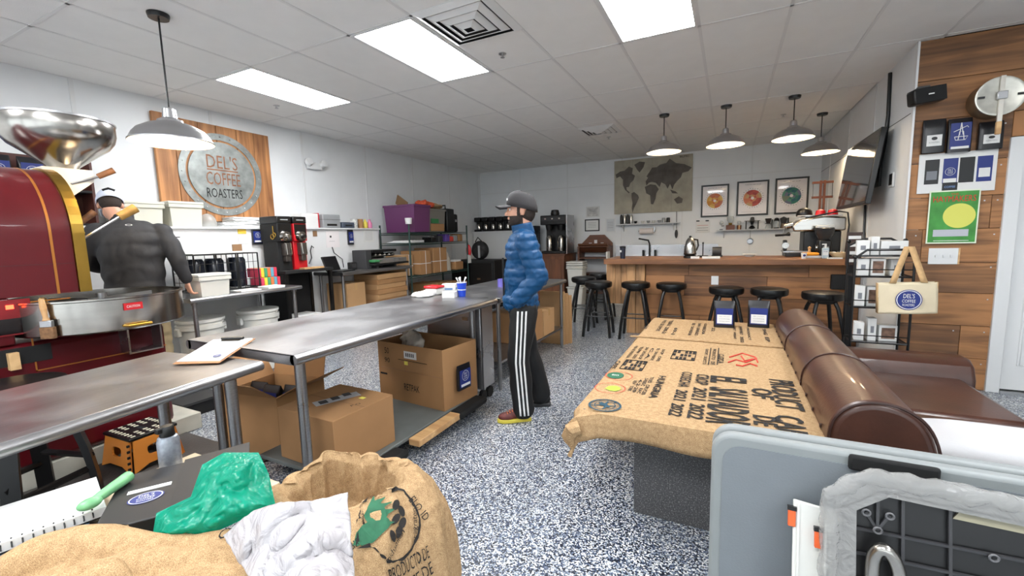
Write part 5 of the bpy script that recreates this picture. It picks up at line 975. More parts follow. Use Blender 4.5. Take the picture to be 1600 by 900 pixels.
# ------------------------------------------------------------------ back wall counter, sink and shelves
bcn = thing('back_counter', 'steel sink counter along the back wall', 'counter', (-.4, 9.2, 0)); B('cabinet', WHITE, bcn, -1.8, 1.8, -.25, .33, 0, .9); B('top', STEEL, bcn, -1.82, 1.82, -.3, .34, .9, .94, .005); B('splashback', STEEL, bcn, -1.82, .2, .3, .34, .94, 1.22)
B('basin_rim', STEEL, bcn, -1.4, -.4, -.2, .2, .941, .96, .01); fa = MB(); fa.tube([(-1.1, .25, .95), (-1.1, .25, 1.25), (-1.1, .1, 1.32), (-1.25, -.1, 1.36)], .016, 10); fa.build('faucet', BLACKM, bcn)
for s in (-.12, .12): MB().cyl((-1.1+s, .22, .95), (-1.1+s, .22, 1.12), .02, n=10).build('faucet_valve', BLACKM, bcn)
def wshelf(px0, px1, py, lb, d=.2):
    a, b_ = at(px0, py, y=YB), at(px1, py, y=YB); z = (a.z+b_.z)/2; t = thing('wall_shelf', lb, 'shelf', ((a.x+b_.x)/2, YB, z)); w_ = (b_.x-a.x)/2
    B('board', mat('shelf_grey', (196, 197, 198), .5), t, -w_, w_, -d, -.002, -.018, 0)
    for s in (-.8, .8): q = MB(); q.prism([(-.002, -.02), (-d*.8, -.02), (-.002, -.16)], s*w_-.008, s*w_+.008, ax=0); q.build('bracket', WHITE, t)
    return t, a.x, b_.x, z
sA = wshelf(966, 1063, 349, 'grey wall shelf below the world map'); sB = wshelf(1120, 1236, 358, 'white wall shelf below the framed wheel prints')
yS = YB-.11; zA, zB = sA[3], sB[3]
xA = lambda px: at(px, 345, y=yS).x
for k in range(4): lathe_thing('steel_flask', ['dark flask at the very end of the map shelf', 'steel flask between the two dark flasks', 'dark flask between the two steel flasks', 'steel flask next to the small black cup'][k], 'flask', (xA(971+5*k), yS, zA), [(.028, 0), (.03, .02), (.03, .16), (.02, .19), (.02, .2)], [BLACKM, CHROME][k % 2], 'flasks below the map', 14)
for k, px in enumerate((993, 1004, 1013, 1021, 1030)):
    t = thing('cup', ['small black cup next to the flasks on the map shelf', 'small white cup beside the black one on the map shelf', 'small grey cup in the middle of the map shelf', 'small white cup past the middle of the map shelf', 'small grey cup next to the ribbed jar'][k], 'cup', (xA(px), yS, zA), 0, 'small cups on the map shelf'); MB().lathe([(.001, 0), (.02, 0), (.038, .05), (.035, .055), (.018, .006)], 16).build('bowl', [BLACK, WPLAS, GREYP, WPLAS, GREYP][k], t); MB().tube([(.034, 0, .045), (.05, 0, .035), (.03, 0, .015)], .004, 5).build('handle', WPLAS, t)
for k, px in enumerate((1037, 1044)): lathe_thing('glass_jar', ['ribbed glass jar on the map shelf', 'black and white tin on the map shelf'][k], 'jar', (xA(px), yS, zA), [(.035, 0), (.035, .09), (.03, .1)], [mat('dull_glass', (150, 152, 150), .15), BLACK][k], None, 16)
p = at(1010, 361, y=YB-.1); pr = thing('paper_towel', 'paper towel roll hung under the shelf', 'paper towel', (p.x, YB-.1, p.z)); MB().cyl((-.14, 0, 0), (.14, 0, 0), .06, n=28).build('roll', mat('towel', (222, 212, 206), .9), pr); MB().cyl((-.16, 0, 0), (.17, 0, 0), .015, n=12).build('core', DGREY, pr); B('bracket', STEEL, pr, .15, .165, -.015, .1, -.015, .08)
p = at(1057, 350, y=YB-.03); mb = MB(); mb.cyl((p.x, YB-.03, p.z+.25), (p.x, YB-.03, p.z-.1), .006, n=6); mb.ell((p.x, YB-.03, p.z-.2), (.03, .02, .09), nu=10, nv=8); tag(mb.build('hanging_brush', DGREY, None), 'long grey brush hanging on the back wall', 'brush')
xB = lambda px: at(px, 354, y=yS).x
def item(name, lb, cat, px, parts):
    t = thing(name, lb, cat, (xB(px), yS, zB))
    for nm, m, kind, a in parts:
        q = MB(); (q.box(*a) if kind == 'b' else q.lathe(a, 20)); q.build(nm, m, t, bevel=.004 if kind == 'b' else 0)
GLS = mat('thin_glass', (200, 206, 206), .08, alpha=.45); SYW = mat('grinder_wood', (104, 58, 36), .5, var=.15)
item('siphon', 'small glass siphon brewer on the print shelf', 'brewer', 1127, [('stand', BLACKM, 'b', (-.03, .03, -.04, .04, 0, .015)), ('arm', BLACKM, 'b', (.0, .05, -.006, .006, .07, .085)), ('bulb', GLS, 'l', [(.001, .09), (.035, .11), (.04, .14), (.02, .18)])])
item('hand_grinder', 'wooden hand coffee mill with glass globe on the print shelf', 'coffee mill', 1141, [('box', SYW, 'b', (-.075, .075, -.06, .06, 0, .09)), ('neck', BRASS, 'l', [(.05, .09), (.03, .1), (.035, .13)]), ('globe', GLS, 'l', [(.03, .13), (.06, .18), (.065, .23), (.05, .26)])])
item('wood_cup', 'brown wooden cup with pale stripe on the print shelf', 'cup', 1155, [('cup', SYW, 'l', [(.001, 0), (.035, 0), (.04, .08), (.001, .08)]), ('stripe', LWOOD, 'b', (-.012, .012, -.043, -.036, 0, .08)), ('jar', GLS, 'l', [(.03, .08), (.035, .15), (.02, .16)])])
item('drip_stand', 'black and steel pour over stand on the print shelf', 'brewer', 1175, [('post', DGREY, 'b', (-.11, -.09, -.02, .02, 0, .15)), ('post', DGREY, 'b', (.09, .11, -.02, .02, 0, .15)), ('bar', DGREY, 'b', (-.13, .13, -.05, .05, .15, .16)), ('funnel', BLACK, 'l', [(.02, 0), (.06, .02), (.02, .07), (.001, .075)]), ('dripper', BLACK, 'l', [(.02, .08), (.04, .15)]), ('kettle', DGREY, 'l', [(.001, .161), (.04, .161), (.03, .22), (.001, .23)])])
item('stovetop_pot', 'dark ceramic dripper with pale base on the print shelf', 'brewer', 1200, [('upper', mat('brown_black', (44, 36, 34), .4), 'l', [(.03, .1), (.055, .19), (.05, .19)]), ('waist', BLACK, 'l', [(.055, .09), (.055, .1), (.02, .1)]), ('lower', GLS, 'l', [(.001, 0), (.05, 0), (.04, .05), (.02, .09)])])
item('french_press', 'black handled french press on the print shelf', 'french press', 1213, [('glass', GLS, 'l', [(.001, .01), (.042, .01), (.042, .15), (.04, .15)]), ('frame', BLACK, 'l', [(.043, .14), (.046, .15), (.03, .19), (.001, .2)]), ('handle', BLACK, 'b', (-.08, -.06, -.01, .01, .0, .17)), ('base', BLACK, 'l', [(.001, 0), (.046, 0), (.046, .02)])])
item('moka_pot', 'grey stovetop moka pot on the print shelf', 'moka pot', 1224, [('lower', mat('brown_pot', (92, 76, 60), .4, .4), 'l', [(.001, 0), (.055, 0), (.04, .09)]), ('upper', mat('grey_pot', (74, 72, 72), .4, .5), 'l', [(.04, .09), (.062, .18), (.03, .2), (.001, .215)]), ('handle', BLACK, 'b', (.06, .085, -.01, .01, .08, .19))])
p = at(1172, 377, y=YB-.02); mb = MB(); mb.tube([(p.x+.05*math.cos(i*PI/10), YB-.03, p.z+.05*math.sin(i*PI/10)) for i in range(20)], .008, 6, True); mb.cyl((p.x, YB-.03, p.z+.05), (p.x, YB-.03, zB-.02), .003, n=5); mb.cyl((p.x, YB-.026, p.z), (p.x, YB-.02, p.z), .046, n=24); tag(mb.build('hanging_sieve', STEEL, None), 'round wire sieve hanging under the print shelf', 'sieve')
p = at(1098, 354, y=YB); t = thing('wall_notice', 'white notice board with red lines and clips on the back wall', 'notice', (p.x, YB-.012, p.z)); B('sheet', PAPER, t, -.13, .13, 0, .01, -.12, .12, .002)
for k in range(3): B('line', REDINK if k == 0 else DGREY, t, -.1, .1, -.001, 0, .02-.05*k, .027-.05*k)
for x in (-.09, .08): B('clip', BLACK, t, x-.03, x+.03, -.012, 0, .1, .125)
# framed prints
def sect(parent, o, R, pal, name, n=24):
    m = MB(); rad = [.18, .42, .72, 1.0]; mats = [mat('wheel_%s_%d' % (name, i), c_, .7) for i, c_ in enumerate(pal)]
    for ri in range(3):
        for i in range(n):
            m.k = (i//3*(ri+1)+ri) % len(pal)
            a, b_ = 2*PI*i/n, 2*PI*(i+1)/n; q = lambda r, t: (o.x+R*r*math.cos(t), o.y, o.z+R*r*math.sin(t)); m.add([q(rad[ri], a), q(rad[ri+1], a), q(rad[ri+1], b_), q(rad[ri], b_)], [(0, 1, 2, 3)])
    m.build('flavour_wheel', mats, parent, smooth=0)
    tk = MB()
    for i in range(28):
        a = 2*PI*i/28; r = R*(1.1+.05*(i % 3)); tk.cbox((o.x+r*math.cos(a), o.y, o.z+r*math.sin(a)), (R*.12, .001, R*.04), T=Matrix.Rotation(-a, 4, 'Y'))
    tk.build('wheel_words', INK, parent)['kind'] = 'stuff'
def frame(px0, py0, px1, py1, pal, nm, lb):
    a, b_ = at(px0, py0, y=YB-.02), at(px1, py1, y=YB-.02); cx, cz, w_, h = (a.x+b_.x)/2, (a.z+b_.z)/2, abs(b_.x-a.x)/2, abs(a.z-b_.z)/2
    t = thing('framed_print', lb, 'framed print', (cx, YB-.03, cz), 0, 'framed wheel prints'); m = MB(); f = .03
    m.box(-w_, -w_+f, 0, .028, -h, h); m.box(w_-f, w_, 0, .028, -h, h); m.box(-w_+f, w_-f, 0, .028, -h, -h+f); m.box(-w_+f, w_-f, 0, .028, h-f, h); m.build('frame', BLACK, t, bevel=.002)
    B('print', mat('print_paper_'+nm, (222, 214, 212), .35, coat=.5), t, -w_+f, w_-f, .012, .028, -h+f, h-f); sect(t, Vector((0, .011, .0)), w_*.58, pal, nm)
    txt('TASTE OF CUP', INK, t, (0, .0115, h*.78), X3, Z3, w_*1.0, .014); B('caption', PAPERG, t, -w_*.7, w_*.6, .0108, .0118, -h*.8, -h*.79)
frame(1096, 290, 1138, 338, [(196, 110, 70), (210, 160, 80), (214, 178, 104), (188, 120, 96), (204, 140, 60)], 'amber', 'black framed print of an amber flavour wheel'); frame(1152, 284, 1200, 335.5, [(190, 90, 80), (206, 140, 100), (190, 160, 120), (170, 80, 76), (200, 120, 90)], 'rose', 'black framed print of a rosy flavour wheel'); frame(1212, 279, 1262, 333, [(60, 120, 104), (90, 140, 120), (110, 110, 130), (50, 100, 110), (120, 130, 110)], 'teal', 'black framed print of a green teal flavour wheel')
# world map canvas
a, b_ = at(960, 251.5, y=YB-.03), at(1081, 327, y=YB-.03); cx, cz, W2, H2 = (a.x+b_.x)/2, (a.z+b_.z)/2-.02, (b_.x-a.x)/2, (a.z-b_.z)/2+.01
wm = thing('world_map', 'faded antique world map canvas on the back wall', 'wall map', (cx, YB-.04, cz)); B('canvas', mat('map_paper', (164, 158, 142), .8, var=.18, scale=4), wm, -W2, W2, 0, .038, -H2, H2, .003)
LAND = mat('map_land', (94, 88, 82), .85, var=.25, scale=6)
def land(pts):
    m = MB(); m.prism([((x-.5)*2*W2, (.5-y)*2*H2) for x, y in pts], -.002, .0005, ax=1); m.build('continent', LAND, wm, smooth=0)
land([(.02, .25), (.08, .2), (.14, .19), (.2, .12), (.25, .16), (.24, .26), (.28, .3), (.26, .38), (.22, .43), (.2, .5), (.165, .5), (.17, .55), (.21, .6), (.2, .62), (.15, .55), (.12, .46), (.12, .36), (.08, .29), (.03, .32)])
land([(.27, .1), (.34, .05), (.41, .07), (.39, .16), (.34, .25), (.31, .2)]); land([(.235, .62), (.27, .6), (.32, .66), (.335, .71), (.3, .82), (.27, .9), (.25, .99), (.24, .9), (.25, .8), (.235, .7)])
land([(.43, .5), (.42, .42), (.45, .36), (.43, .33), (.47, .25), (.5, .18), (.56, .18), (.6, .14), (.68, .12), (.72, .05), (.8, .14), (.9, .17), (.99, .24), (.95, .3), (.88, .32), (.86, .4), (.82, .45), (.78, .52), (.76, .6), (.73, .5), (.7, .58), (.67, .5), (.62, .46), (.6, .54), (.55, .46), (.5, .44), (.46, .45)])
land([(.41, .52), (.48, .48), (.55, .5), (.59, .58), (.56, .65), (.55, .75), (.52, .85), (.49, .84), (.48, .68), (.43, .64)]); land([(.78, .78), (.84, .73), (.89, .78), (.88, .85), (.82, .86)]); land([(.73, .6), (.8, .64), (.83, .68), (.76, .67)])
txt('BLMC', INK, wm, (W2*.8, -.0015, H2*.93), X3, Z3, .17, .035)
for k in range(1, 4): B('fold_line', mat('map_fold', (140, 138, 126), .8), wm, -W2+k*W2/2-.003, -W2+k*W2/2+.003, -.0008, 0, -H2, H2)
def wallpic(px0, py0, px1, py1, lb, fm, inner):
    a, b_ = at(px0, py0, y=YB), at(px1, py1, y=YB); cx, cz, w_, h = (a.x+b_.x)/2, (a.z+b_.z)/2, abs(b_.x-a.x)/2, abs(a.z-b_.z)/2; t = thing('wall_frame', lb, 'picture', (cx, YB-.016, cz)); m = MB(); f = .025
    m.box(-w_, -w_+f, 0, .014, -h, h); m.box(w_-f, w_, 0, .014, -h, h); m.box(-w_+f, w_-f, 0, .014, -h, -h+f); m.box(-w_+f, w_-f, 0, .014, h-f, h); m.build('frame', fm, t); B('sheet', inner, t, -w_+f, w_-f, .006, .014, -h+f, h-f)
    for k in range(4): B('text_line', PAPERG, t, -w_*.55, w_*.55, .005, .006, h*.4-h*.25*k, h*.4-h*.25*k+.006)
wallpic(914, 343, 937, 361, 'black framed certificate above the wooden rack', BLACK, PAPER); wallpic(946, 341, 962, 363, 'white framed notice beside the certificate', WHITE, mat('notice_grey', (196, 200, 204), .6)); wallpic(916, 323, 937, 339, 'pale sketch of cups above the certificate', mat('pale_frame', (206, 206, 204), .6), mat('sketch', (186, 184, 182), .7, var=.25, scale=14))
# wooden cabinet with brewer, buckets and rack on the back wall
cbn = thing('wood_cabinet', 'dark wooden cabinet under the drip brewers', 'cabinet', (-3.55, 9.0, 0)); B('body', CABW, cbn, -.5, .43, -.3, .5, .05, 1.04, .004); B('top', RACKW, cbn, -.52, .46, -.33, .5, 1.04, 1.08, .004); B('door', CABW, cbn, -.25, .36, -.325, -.301, .12, .97, .006); B('plinth', MATTEB, cbn, -.48, .4, -.26, .45, 0, .05)
br = thing('drip_brewer', 'tall black and steel twin drip coffee brewer', 'coffee brewer', (-3.38, 9.05, 1.08)); B('base', BLACK, br, -.28, .26, -.28, .2, 0, .06, .01); B('column', BLACK, br, -.28, .26, .02, .2, .06, .62, .01); B('head', BLACK, br, -.3, .28, -.28, .22, .62, .82, .015); B('side_panel', STEEL, br, .281, .3, -.26, .22, .0, .82); B('control_strip', DGREY, br, -.26, .24, -.285, -.2801, .7, .78)
for k in range(3): B('button', CHROME, br, -.2+.16*k, -.16+.16*k, -.292, -.2851, .73, .76)
MB().lathe([(.09, .82), (.1, .86), (.08, .94), (.04, .95), (.001, .95)], 24, (-.06, 0, 0)).build('hopper', BLACK, br)
for x in (-.15, .12):
    MB().lathe([(.06, .5), (.085, .62)], 20, (x, -.13, 0)).build('filter_basket', BLACK, br); MB().lathe([(.001, .06), (.07, .06), (.075, .1), (.075, .34), (.05, .39), (.001, .4)], 24, (x, -.13, 0)).build('carafe', CHROME, br); B('carafe_handle', BLACK, br, x-.012, x+.012, -.25, -.205, .14, .34)
b2 = thing('drip_brewer', 'smaller dark brewer half hidden by the man in blue', 'coffee brewer', (-4.0, 9.15, 1.08)); B('base', BLACK, b2, -.2, .08, -.2, .2, 0, .05, .01); B('column', BLACK, b2, -.2, .08, .05, .2, .05, .5, .01); B('head', DGREY, b2, -.2, .08, -.2, .2, .5, .62, .01)
for k in range(2): MB().lathe([(.001, .05), (.06, .05), (.06, .28), (.03, .34)], 20, (-.12+.13*k, -.1, 0)).build('carafe', CHROME, b2)
cbn2 = None
for k in range(2):
    tt = thing('bucket', ['white lidded square bucket on the floor by the wooden cabinet', 'white bucket set on top of the lidded one'][k], 'bucket', (-2.84, 8.7, .0+.4*k)); MB().prism([(-.14, 0), (.14, 0), (.17, .37), (-.17, .37)], -.15, .15, ax=1).build('body', WPLAS, tt, bevel=.02); B('lid', WPLAS, tt, -.185, .185, -.165, .165, .37, .4, .01)
for k in range(3): tag(B('nested_bucket', WPLAS, None, -3.02, -2.66, 8.53, 8.87, .802+.044*k, .838+.044*k, .012), ['lowest rim of the nested white buckets', 'middle rim of the nested white buckets', 'topmost rim of the nested white buckets'][k], 'bucket', 'nested white buckets')
rk = thing('wooden_rack', 'dark wooden display rack with angled top against the wall', 'rack', (-2.62, 9.32, 0))
for x in (-.34, .3): B('side', RACKW, rk, x, x+.04, -.2, .2, 0, 1.22, .004)
MB().prism([(-.34, 1.2), (.34, 1.2), (.34, 1.28), (.16, 1.46), (-.16, 1.46), (-.34, 1.28)], .14, .19, ax=1).build('crown_board', RACKW, rk, bevel=.004)
for z in (.2, .6, .95, 1.2): B('shelf', RACKW, rk, -.3, .3, -.2, .19, z, z+.03, .003)
B('sloped_front', RACKW, rk, -.32, .32, -.02, .02, -.14, .14, .003, Matrix.Translation((0, -.12, 1.18)) @ Matrix.Rotation(.9, 4, 'X'))
for k, x in enumerate((-.1, .02, .16)): t = simple('name_card', ['white card on the wooden rack', 'small tag hung on the wooden rack crown', 'white packet on the wooden rack'][k], 'card', PAPER, -2.62+x-.03, -2.62+x+.03, 9.28, 9.3, 1.231, 1.29+.06*(k == 1), 0)
tag(B('folded_panel', PAPER, None, -2.2, -2.17, 8.6, 8.8, 0, 1.12), 'narrow white folded panel standing beside the wooden rack', 'panel')
# ================================================================== RIGHT SIDE WALLS
a, b_ = at(1370, 258, c=4.34), at(1320, 281, c=5.55); a.x = min(a.x, XR-.16); b_.x = min(b_.x, XR-.16); d = (b_-a); d.z = 0; ln = d.length; ang = math.atan2(d.y, d.x)
tv = thing('television', 'large flat black television swung out from the right wall', 'television', (*((a+b_)/2).xy, (a.z+b_.z)/2), ang+PI)
TT = Matrix.Rotation(math.radians(-7), 4, 'X')
def tb_(nm, m, *q, bevel=0): return B(nm, m, tv, *q, bevel=bevel, T=TT)
# local -y is the viewing side
tb_('bezel', BLACK, -ln/2, ln/2, 0, .05, -.375, .375, bevel=.006); tb_('screen', mat('screen_glass', (16, 16, 18), .08, coat=.5), -ln/2+.02, ln/2-.02, -.002, .0, -.345, .355); tb_('rear_bulge', BLACK, -.35, .35, .05, .09, -.2, .2, bevel=.01)
mp = thing('tv_mount', 'black swivel wall bracket behind the television', 'bracket', (XR, (a.y+b_.y)/2-.2, tv.location.z)); B('wall_plate', BLACKM, mp, -.02, 0, -.12, .12, -.18, .18); 
d0 = tv.location-mp.location; MB().tube([(-.02, 0, 0), (d0.x*.5, d0.y*.3-.05, 0), (d0.x+.085, d0.y, 0)], .02, 8).build('arm', BLACKM, mp)
m = MB(); m.tube([at(1391, 114, x=XR-.015), at(1388, 180, x=XR-.015), at(1382, 225, x=XR-.03), at(1374, 262, x=XR-.042)], .018, 8); tag(m.build('tv_cable', BLACK, None), 'thick black cable running down the right wall to the television', 'cable')
m = MB(); m.tube([at(1352, 318, x=XR-.015), at(1350, 360, x=XR-.015), at(1352, 400, x=XR-.015)], .012, 8); tag(m.build('tv_cable', BLACK, None), 'thin black cable hanging below the television', 'cable')
p = at(1396, 281, x=XR); t = thing('thermostat', 'small black and white thermostat on the right wall', 'thermostat', (XR-.001, p.y, p.z)); B('plate', WHITE, t, -.02, 0, -.05, .05, -.07, .07, .005); B('display', BLACK, t, -.024, -.0201, -.045, .045, -.05, .06, .003)
# plank wall items
yW = YS-.004
sp = thing('wall_speaker', 'black angled loudspeaker at the top of the plank wall corner', 'speaker', (at(1447, 150, y=yW-.12).x, yW-.12, at(1447, 150, y=yW-.12).z)); T = Matrix.Rotation(.25, 4, 'Z') @ Matrix.Rotation(-.12, 4, 'Y'); B('cabinet', BLACK, sp, -.115, .115, -.06, .06, -.065, .065, .02, T); B('grille', MATTEB, sp, -.11, .11, -.064, -.0601, -.06, .06, .004, T); B('badge', PAPER, sp, -.02, .02, -.067, -.0645, -.004, .006, 0, T); B('bracket', BLACKM, sp, -.04, .04, .06, .115, .0, .1)
p = at(1567, 150, y=yW-.16); dr = thing('metal_drum', 'round galvanised drum end with a crossbar fixed to the plank wall', 'drum', (p.x-.02, yW, p.z)); TX = Matrix.Rotation(PI/2, 3, 'X')
MB().lathe([(.14, 0), (.145, .01), (.145, .17), (.14, .18)], 40, (0, 0, 0), TX).build('drum_wall', mat('tin_brown', (130, 108, 84), .4, .6, var=.2), dr); MB().lathe([(.001, .178), (.13, .178), (.142, .182), (.15, .18), (.15, .168)], 40, (0, 0, 0), TX).build('end_plate', mat('zinc', (198, 196, 186), .35, .6, var=.12, scale=18), dr)
B('crossbar', mat('zinc_bar', (210, 206, 196), .4, .4), dr, -.014, .014, -.2, -.183, -.22, .15); B('hub', STEEL, dr, -.03, .03, -.215, -.19, -.03, .03, .004); B('wooden_handle', LWOOD, dr, -.016, .016, -.205, -.175, -.3, -.2, .006)
for s in (-1, 1): B('latch', DGREY, dr, s*.115-.02, s*.115+.02, -.192, -.183, -.008, .008)
for k, (px0, py0, px1, py1, kd, lb) in enumerate([(1444, 188, 1476, 237, 2, 'black coffee bag with white label hung at the corner of the plank wall'), (1484, 186, 1517, 236, 3, 'blue coffee bag with white line drawing on the plank wall'), (1532, 191, 1567, 231, 2, 'black coffee bag with white label below the round drum end')]):
    a, b_ = at(px0, py0, y=yW-.05), at(px1, py1, y=yW-.05); t = thing('coffee_bag', lb, 'coffee bag', ((a.x+b_.x)/2, yW-.03, b_.z), 0, 'coffee bags on the plank wall'); w_, h = b_.x-a.x, a.z-b_.z
    coffee_bag(t, w_, h, .05, 0, kind=kd if kd != 3 else 9)
    if kd == 3:
        quad(t, BLUE, (0, -.026, h*.48), X3, Z3, w_*.86, h*.75, .0015, 'blue_front'); m = MB(); 
        for q in ([(-.3, .6), (.25, .75), (.3, .7)], [(0, .85), (-.05, .5), (.1, .5), (0, .85)], [(-.25, .45), (.3, .45), (.2, .35), (-.2, .35), (-.25, .45)], [(-.1, .35), (-.05, .6), (.1, .6), (.15, .35)]): m.tube([(x*w_, -.029, y*h) for x, y in q], .003, 5)
        m.build('line_drawing', PAPER, t); quad(t, PAPER, (0, -.0265, h*.13), X3, Z3, w_*.75, h*.07, .003, 'white_label')
a, b_ = at(1437, 242, y=yW-.01), at(1554, 297, y=yW-.01); t = thing('bag_display_board', 'white board showing coffee bags on the plank wall', 'sign', ((a.x+b_.x)/2, yW-.012, (a.z+b_.z)/2)); w_, h = (b_.x-a.x), (a.z-b_.z); B('board', PAPER, t, -w_/2, w_/2, 0, .01, -h/2, h/2, .002)
for k, (fx, m_) in enumerate(((-.32, BLACK), (-.08, BLUE), (.13, BLACK), (.35, BLUE))): 
    quad(t, m_, (fx*w_, 0, .04*h), X3, Z3, w_*.19, h*.62, .001, 'bag_picture')
    if k in (1,): logo(t, (fx*w_, -.0015, .02*h), X3, Z3, .036, base=False); quad(t, PAPER, (fx*w_, -.0015, -.2*h), X3, Z3, w_*.17, h*.1, .001, 'bag_label')
    if k in (0, 3): quad(t, [PAPERG, 0, 0, PAPER][k], (fx*w_, -.0015, -.05*h), X3, Z3, w_*.14, h*.22, .001, 'bag_label')
quad(t, BLACK, (-.07*w_, -.0005, -.36*h), X3, Z3, w_*.2, h*.22, .001, 'bag_picture'); txt('COFFEE', mat('pale_blue_print', (120, 150, 200), .6), t, (-.07*w_, -.002, -.36*h), X3, Z3, w_*.14, h*.05)
a, b_ = at(1453, 299, y=yW-.02), at(1525, 380, y=yW-.02); t = thing('poster', 'green poster with red heading pinned on the plank wall', 'poster', ((a.x+b_.x)/2, yW-.02, (a.z+b_.z)/2)); w_, h = (b_.x-a.x), (a.z-b_.z); B('sheet', mat('poster_border', (214, 222, 200), .6), t, -w_/2, w_/2, 0, .004, -h/2, h/2); quad(t, mat('poster_green', (62, 138, 58), .6, var=.25, scale=10), (0, 0, 0), X3, Z3, w_*.94, h*.95, .001, 'green_field')
txt('HAYMAKERS', mat('poster_red', (196, 44, 34), .6), t, (0, -.003, h*.34), X3, Z3, w_*.84, h*.11); txt('KING CONGA BREWS', mat('poster_yellow', (216, 206, 110), .6), t, (0, -.003, h*.44), X3, Z3, w_*.8, h*.035) if False else txt('THE', MATS['poster_red'], t, (0, -.003, h*.425), X3, Z3, w_*.15, h*.035); disc(t, mat('poster_sun', (206, 206, 96), .6), (w_*.12, -.001, h*.02), X3, Z3, w_*.32, w_*.32, .001); quad(t, mat('poster_grey', (176, 178, 186), .6), (-w_*.02, -.001, -h*.3), X3, Z3, w_*.7, h*.13, .0015, 'ground_patch')
B('text_line', PAPER, t, -w_*.35, w_*.35, -.002, -.001, -h*.45, -h*.44)
a, b_ = at(1452, 388, y=yW-.01), at(1496, 413, y=yW-.01); t = thing('switch_plate', 'white three gang light switch plate under the poster', 'light switch', ((a.x+b_.x)/2, yW-.008, (a.z+b_.z)/2)); w_, h = (b_.x-a.x)/2, (a.z-b_.z)/2; B('plate', WHITE, t, -w_, w_, 0, .008, -h, h, .002); B('edge', LWOOD, t, w_, w_+.012, 0, .008, -h, h)
for x in (-.05, .0, .05): B('toggle', WHITE, t, x-.006, x+.006, -.012, 0, -.01, .012, .002)
# magazine rack with boxes
RZ = 0; rx, ry = 1.185, 4.86; rk = thing('display_rack', 'black wire tiered display rack by the plank wall', 'rack', (rx, ry, 0))
for i in (-1, 1):
    for j in (-1, 1): MB().tube([(i*.2, j*.13, 0), (i*.2, j*.13, 1.2 if j < 0 else 1.33)], .01, 8).build('post', BLACKM, rk); MB().ell((i*.2, j*.13, 1.21 if j < 0 else 1.34), .018, nu=10, nv=6).build('finial', BLACKM, rk)
MB().tube([(-.2, .13, 1.3), (-.1, .13, 1.36), (.1, .13, 1.36), (.2, .13, 1.3)], .01, 8).build('top_arch', BLACKM, rk)
MB().tube([(-.2, -.13, 1.2), (-.12, -.13, 1.27), (.12, -.13, 1.27), (.2, -.13, 1.2)], .01, 8).build('top_arch', BLACKM, rk)
SZ = [.14, .45, .76, 1.03]
for z in SZ:
    B('shelf', mat('black_glass', (30, 32, 34), .15), rk, -.19, .19, -.125, .125, z, z+.012); f = MB(); f.tube([(-.2, -.13, z+.01), (.2, -.13, z+.01), (.2, .13, z+.01), (-.2, .13, z+.01)], .007, 6, True); f.tube([(-.2, -.132, z+.07), (.2, -.132, z+.07)], .005, 6); f.build('shelf_rail', BLACKM, rk)
B('top_shelf', MATS['black_glass'], rk, -.19, .19, -.1, .125, 1.21, 1.22)
nbx = 0
pic = mat('box_photo', (110, 84, 70), .6, var=.5, scale=25); names = {1.222: 'on the rack top', 1.042: 'on the highest tier of the rack', .772: 'on the second tier of the rack', .462: 'on the third tier of the rack', .152: 'on the lowest tier of the rack'}
for z, lst in {1.222: [(-.13, .09, .13, PAPER), (-.05, .06, .16, PAPER), (.08, .19, .12, PAPER)], 1.042: [(-.12, .08, .15, PAPER), (-.02, .1, .15, pic), (.1, .07, .14, PAPER)], .772: [(-.13, .07, .18, PAPER), (-.03, .11, .17, pic), (.1, .09, .15, PAPER)], .462: [(-.12, .07, .16, PAPER), (-.03, .06, .2, PAPER), (.08, .13, .14, pic)], .152: [(-.1, .1, .2, PAPER), (.06, .14, .2, pic)]}.items():
    for k, (x, w_, h, m_) in enumerate(lst):
        t = thing('boxed_dripper', ['slim plain', 'middle', 'last'][k] and (['first', 'middle', 'last'][k] if len(lst) > 2 else ['plain', 'photo fronted'][k])+' white gear box '+names[z], 'box', (rx+x, ry-.02+.015*k, z), .12*(k-1), 'boxed gear '+names[z]); B('body', PAPER, t, -w_/2, w_/2, -.05, .05, 0, h, .003); quad(t, m_ if m_ is pic else PAPERG, (0, -.05, h*.5), X3, Z3, w_*(.75 if m_ is pic else .4), h*(.7 if m_ is pic else .3), .001, 'box_picture')
t = simple('dark_calendar', 'dark brown slotted card stand behind the rack', 'card stand', mat('dark_choc', (56, 38, 32), .6), 1.03, 1.15, 5.3, 5.33, 1.1, 1.42, 0)
for k in range(4): B('slot', PAPER, t, -.05, .05, -.017, -.0151, .03+.075*k, .06+.075*k)
B('support', MATTEB, t, -.03, .03, 0, .02, -1.1, 0)
t = simple('red_can', 'red tin behind the boxes on the rack', 'tin', RED, 1.1, 1.2, 5.0, 5.06, 1.222, 1.41, .01) if False else None
# tote bag hanging on the rack
tt = thing('tote_bag', 'cream canvas tote bag with round blue emblem hanging on the rack', 'tote bag', (1.4, 4.66, 0)); CANV = mat('canvas', (204, 191, 163), .9, var=.05, bump=.15, bscale=120); JUTE = mat('jute_trim', (186, 152, 108), .9, var=.1, scale=40)
a, b_ = at(1371, 440, y=4.68), at(1459, 490, y=4.68); cx, cz = (a.x+b_.x)/2-1.4, (a.z+b_.z)/2; w_, h = (b_.x-a.x)/2, (a.z-b_.z)/2
TB = Matrix.Translation((cx, 0, cz)) @ Matrix.Rotation(-.05, 4, 'Y')
def tf(u, v): x, z = (u*2-1)*w_, (v*2-1)*h; return TB @ Vector((x, -.03-.03*math.sin(u*PI)*(1-v*.5)+.004*math.sin(9*u+5*v), z))
def tk_(u, v): x, z = (u*2-1)*w_, (v*2-1)*h; return TB @ Vector((x, .03+.006*math.sin(7*u), z))
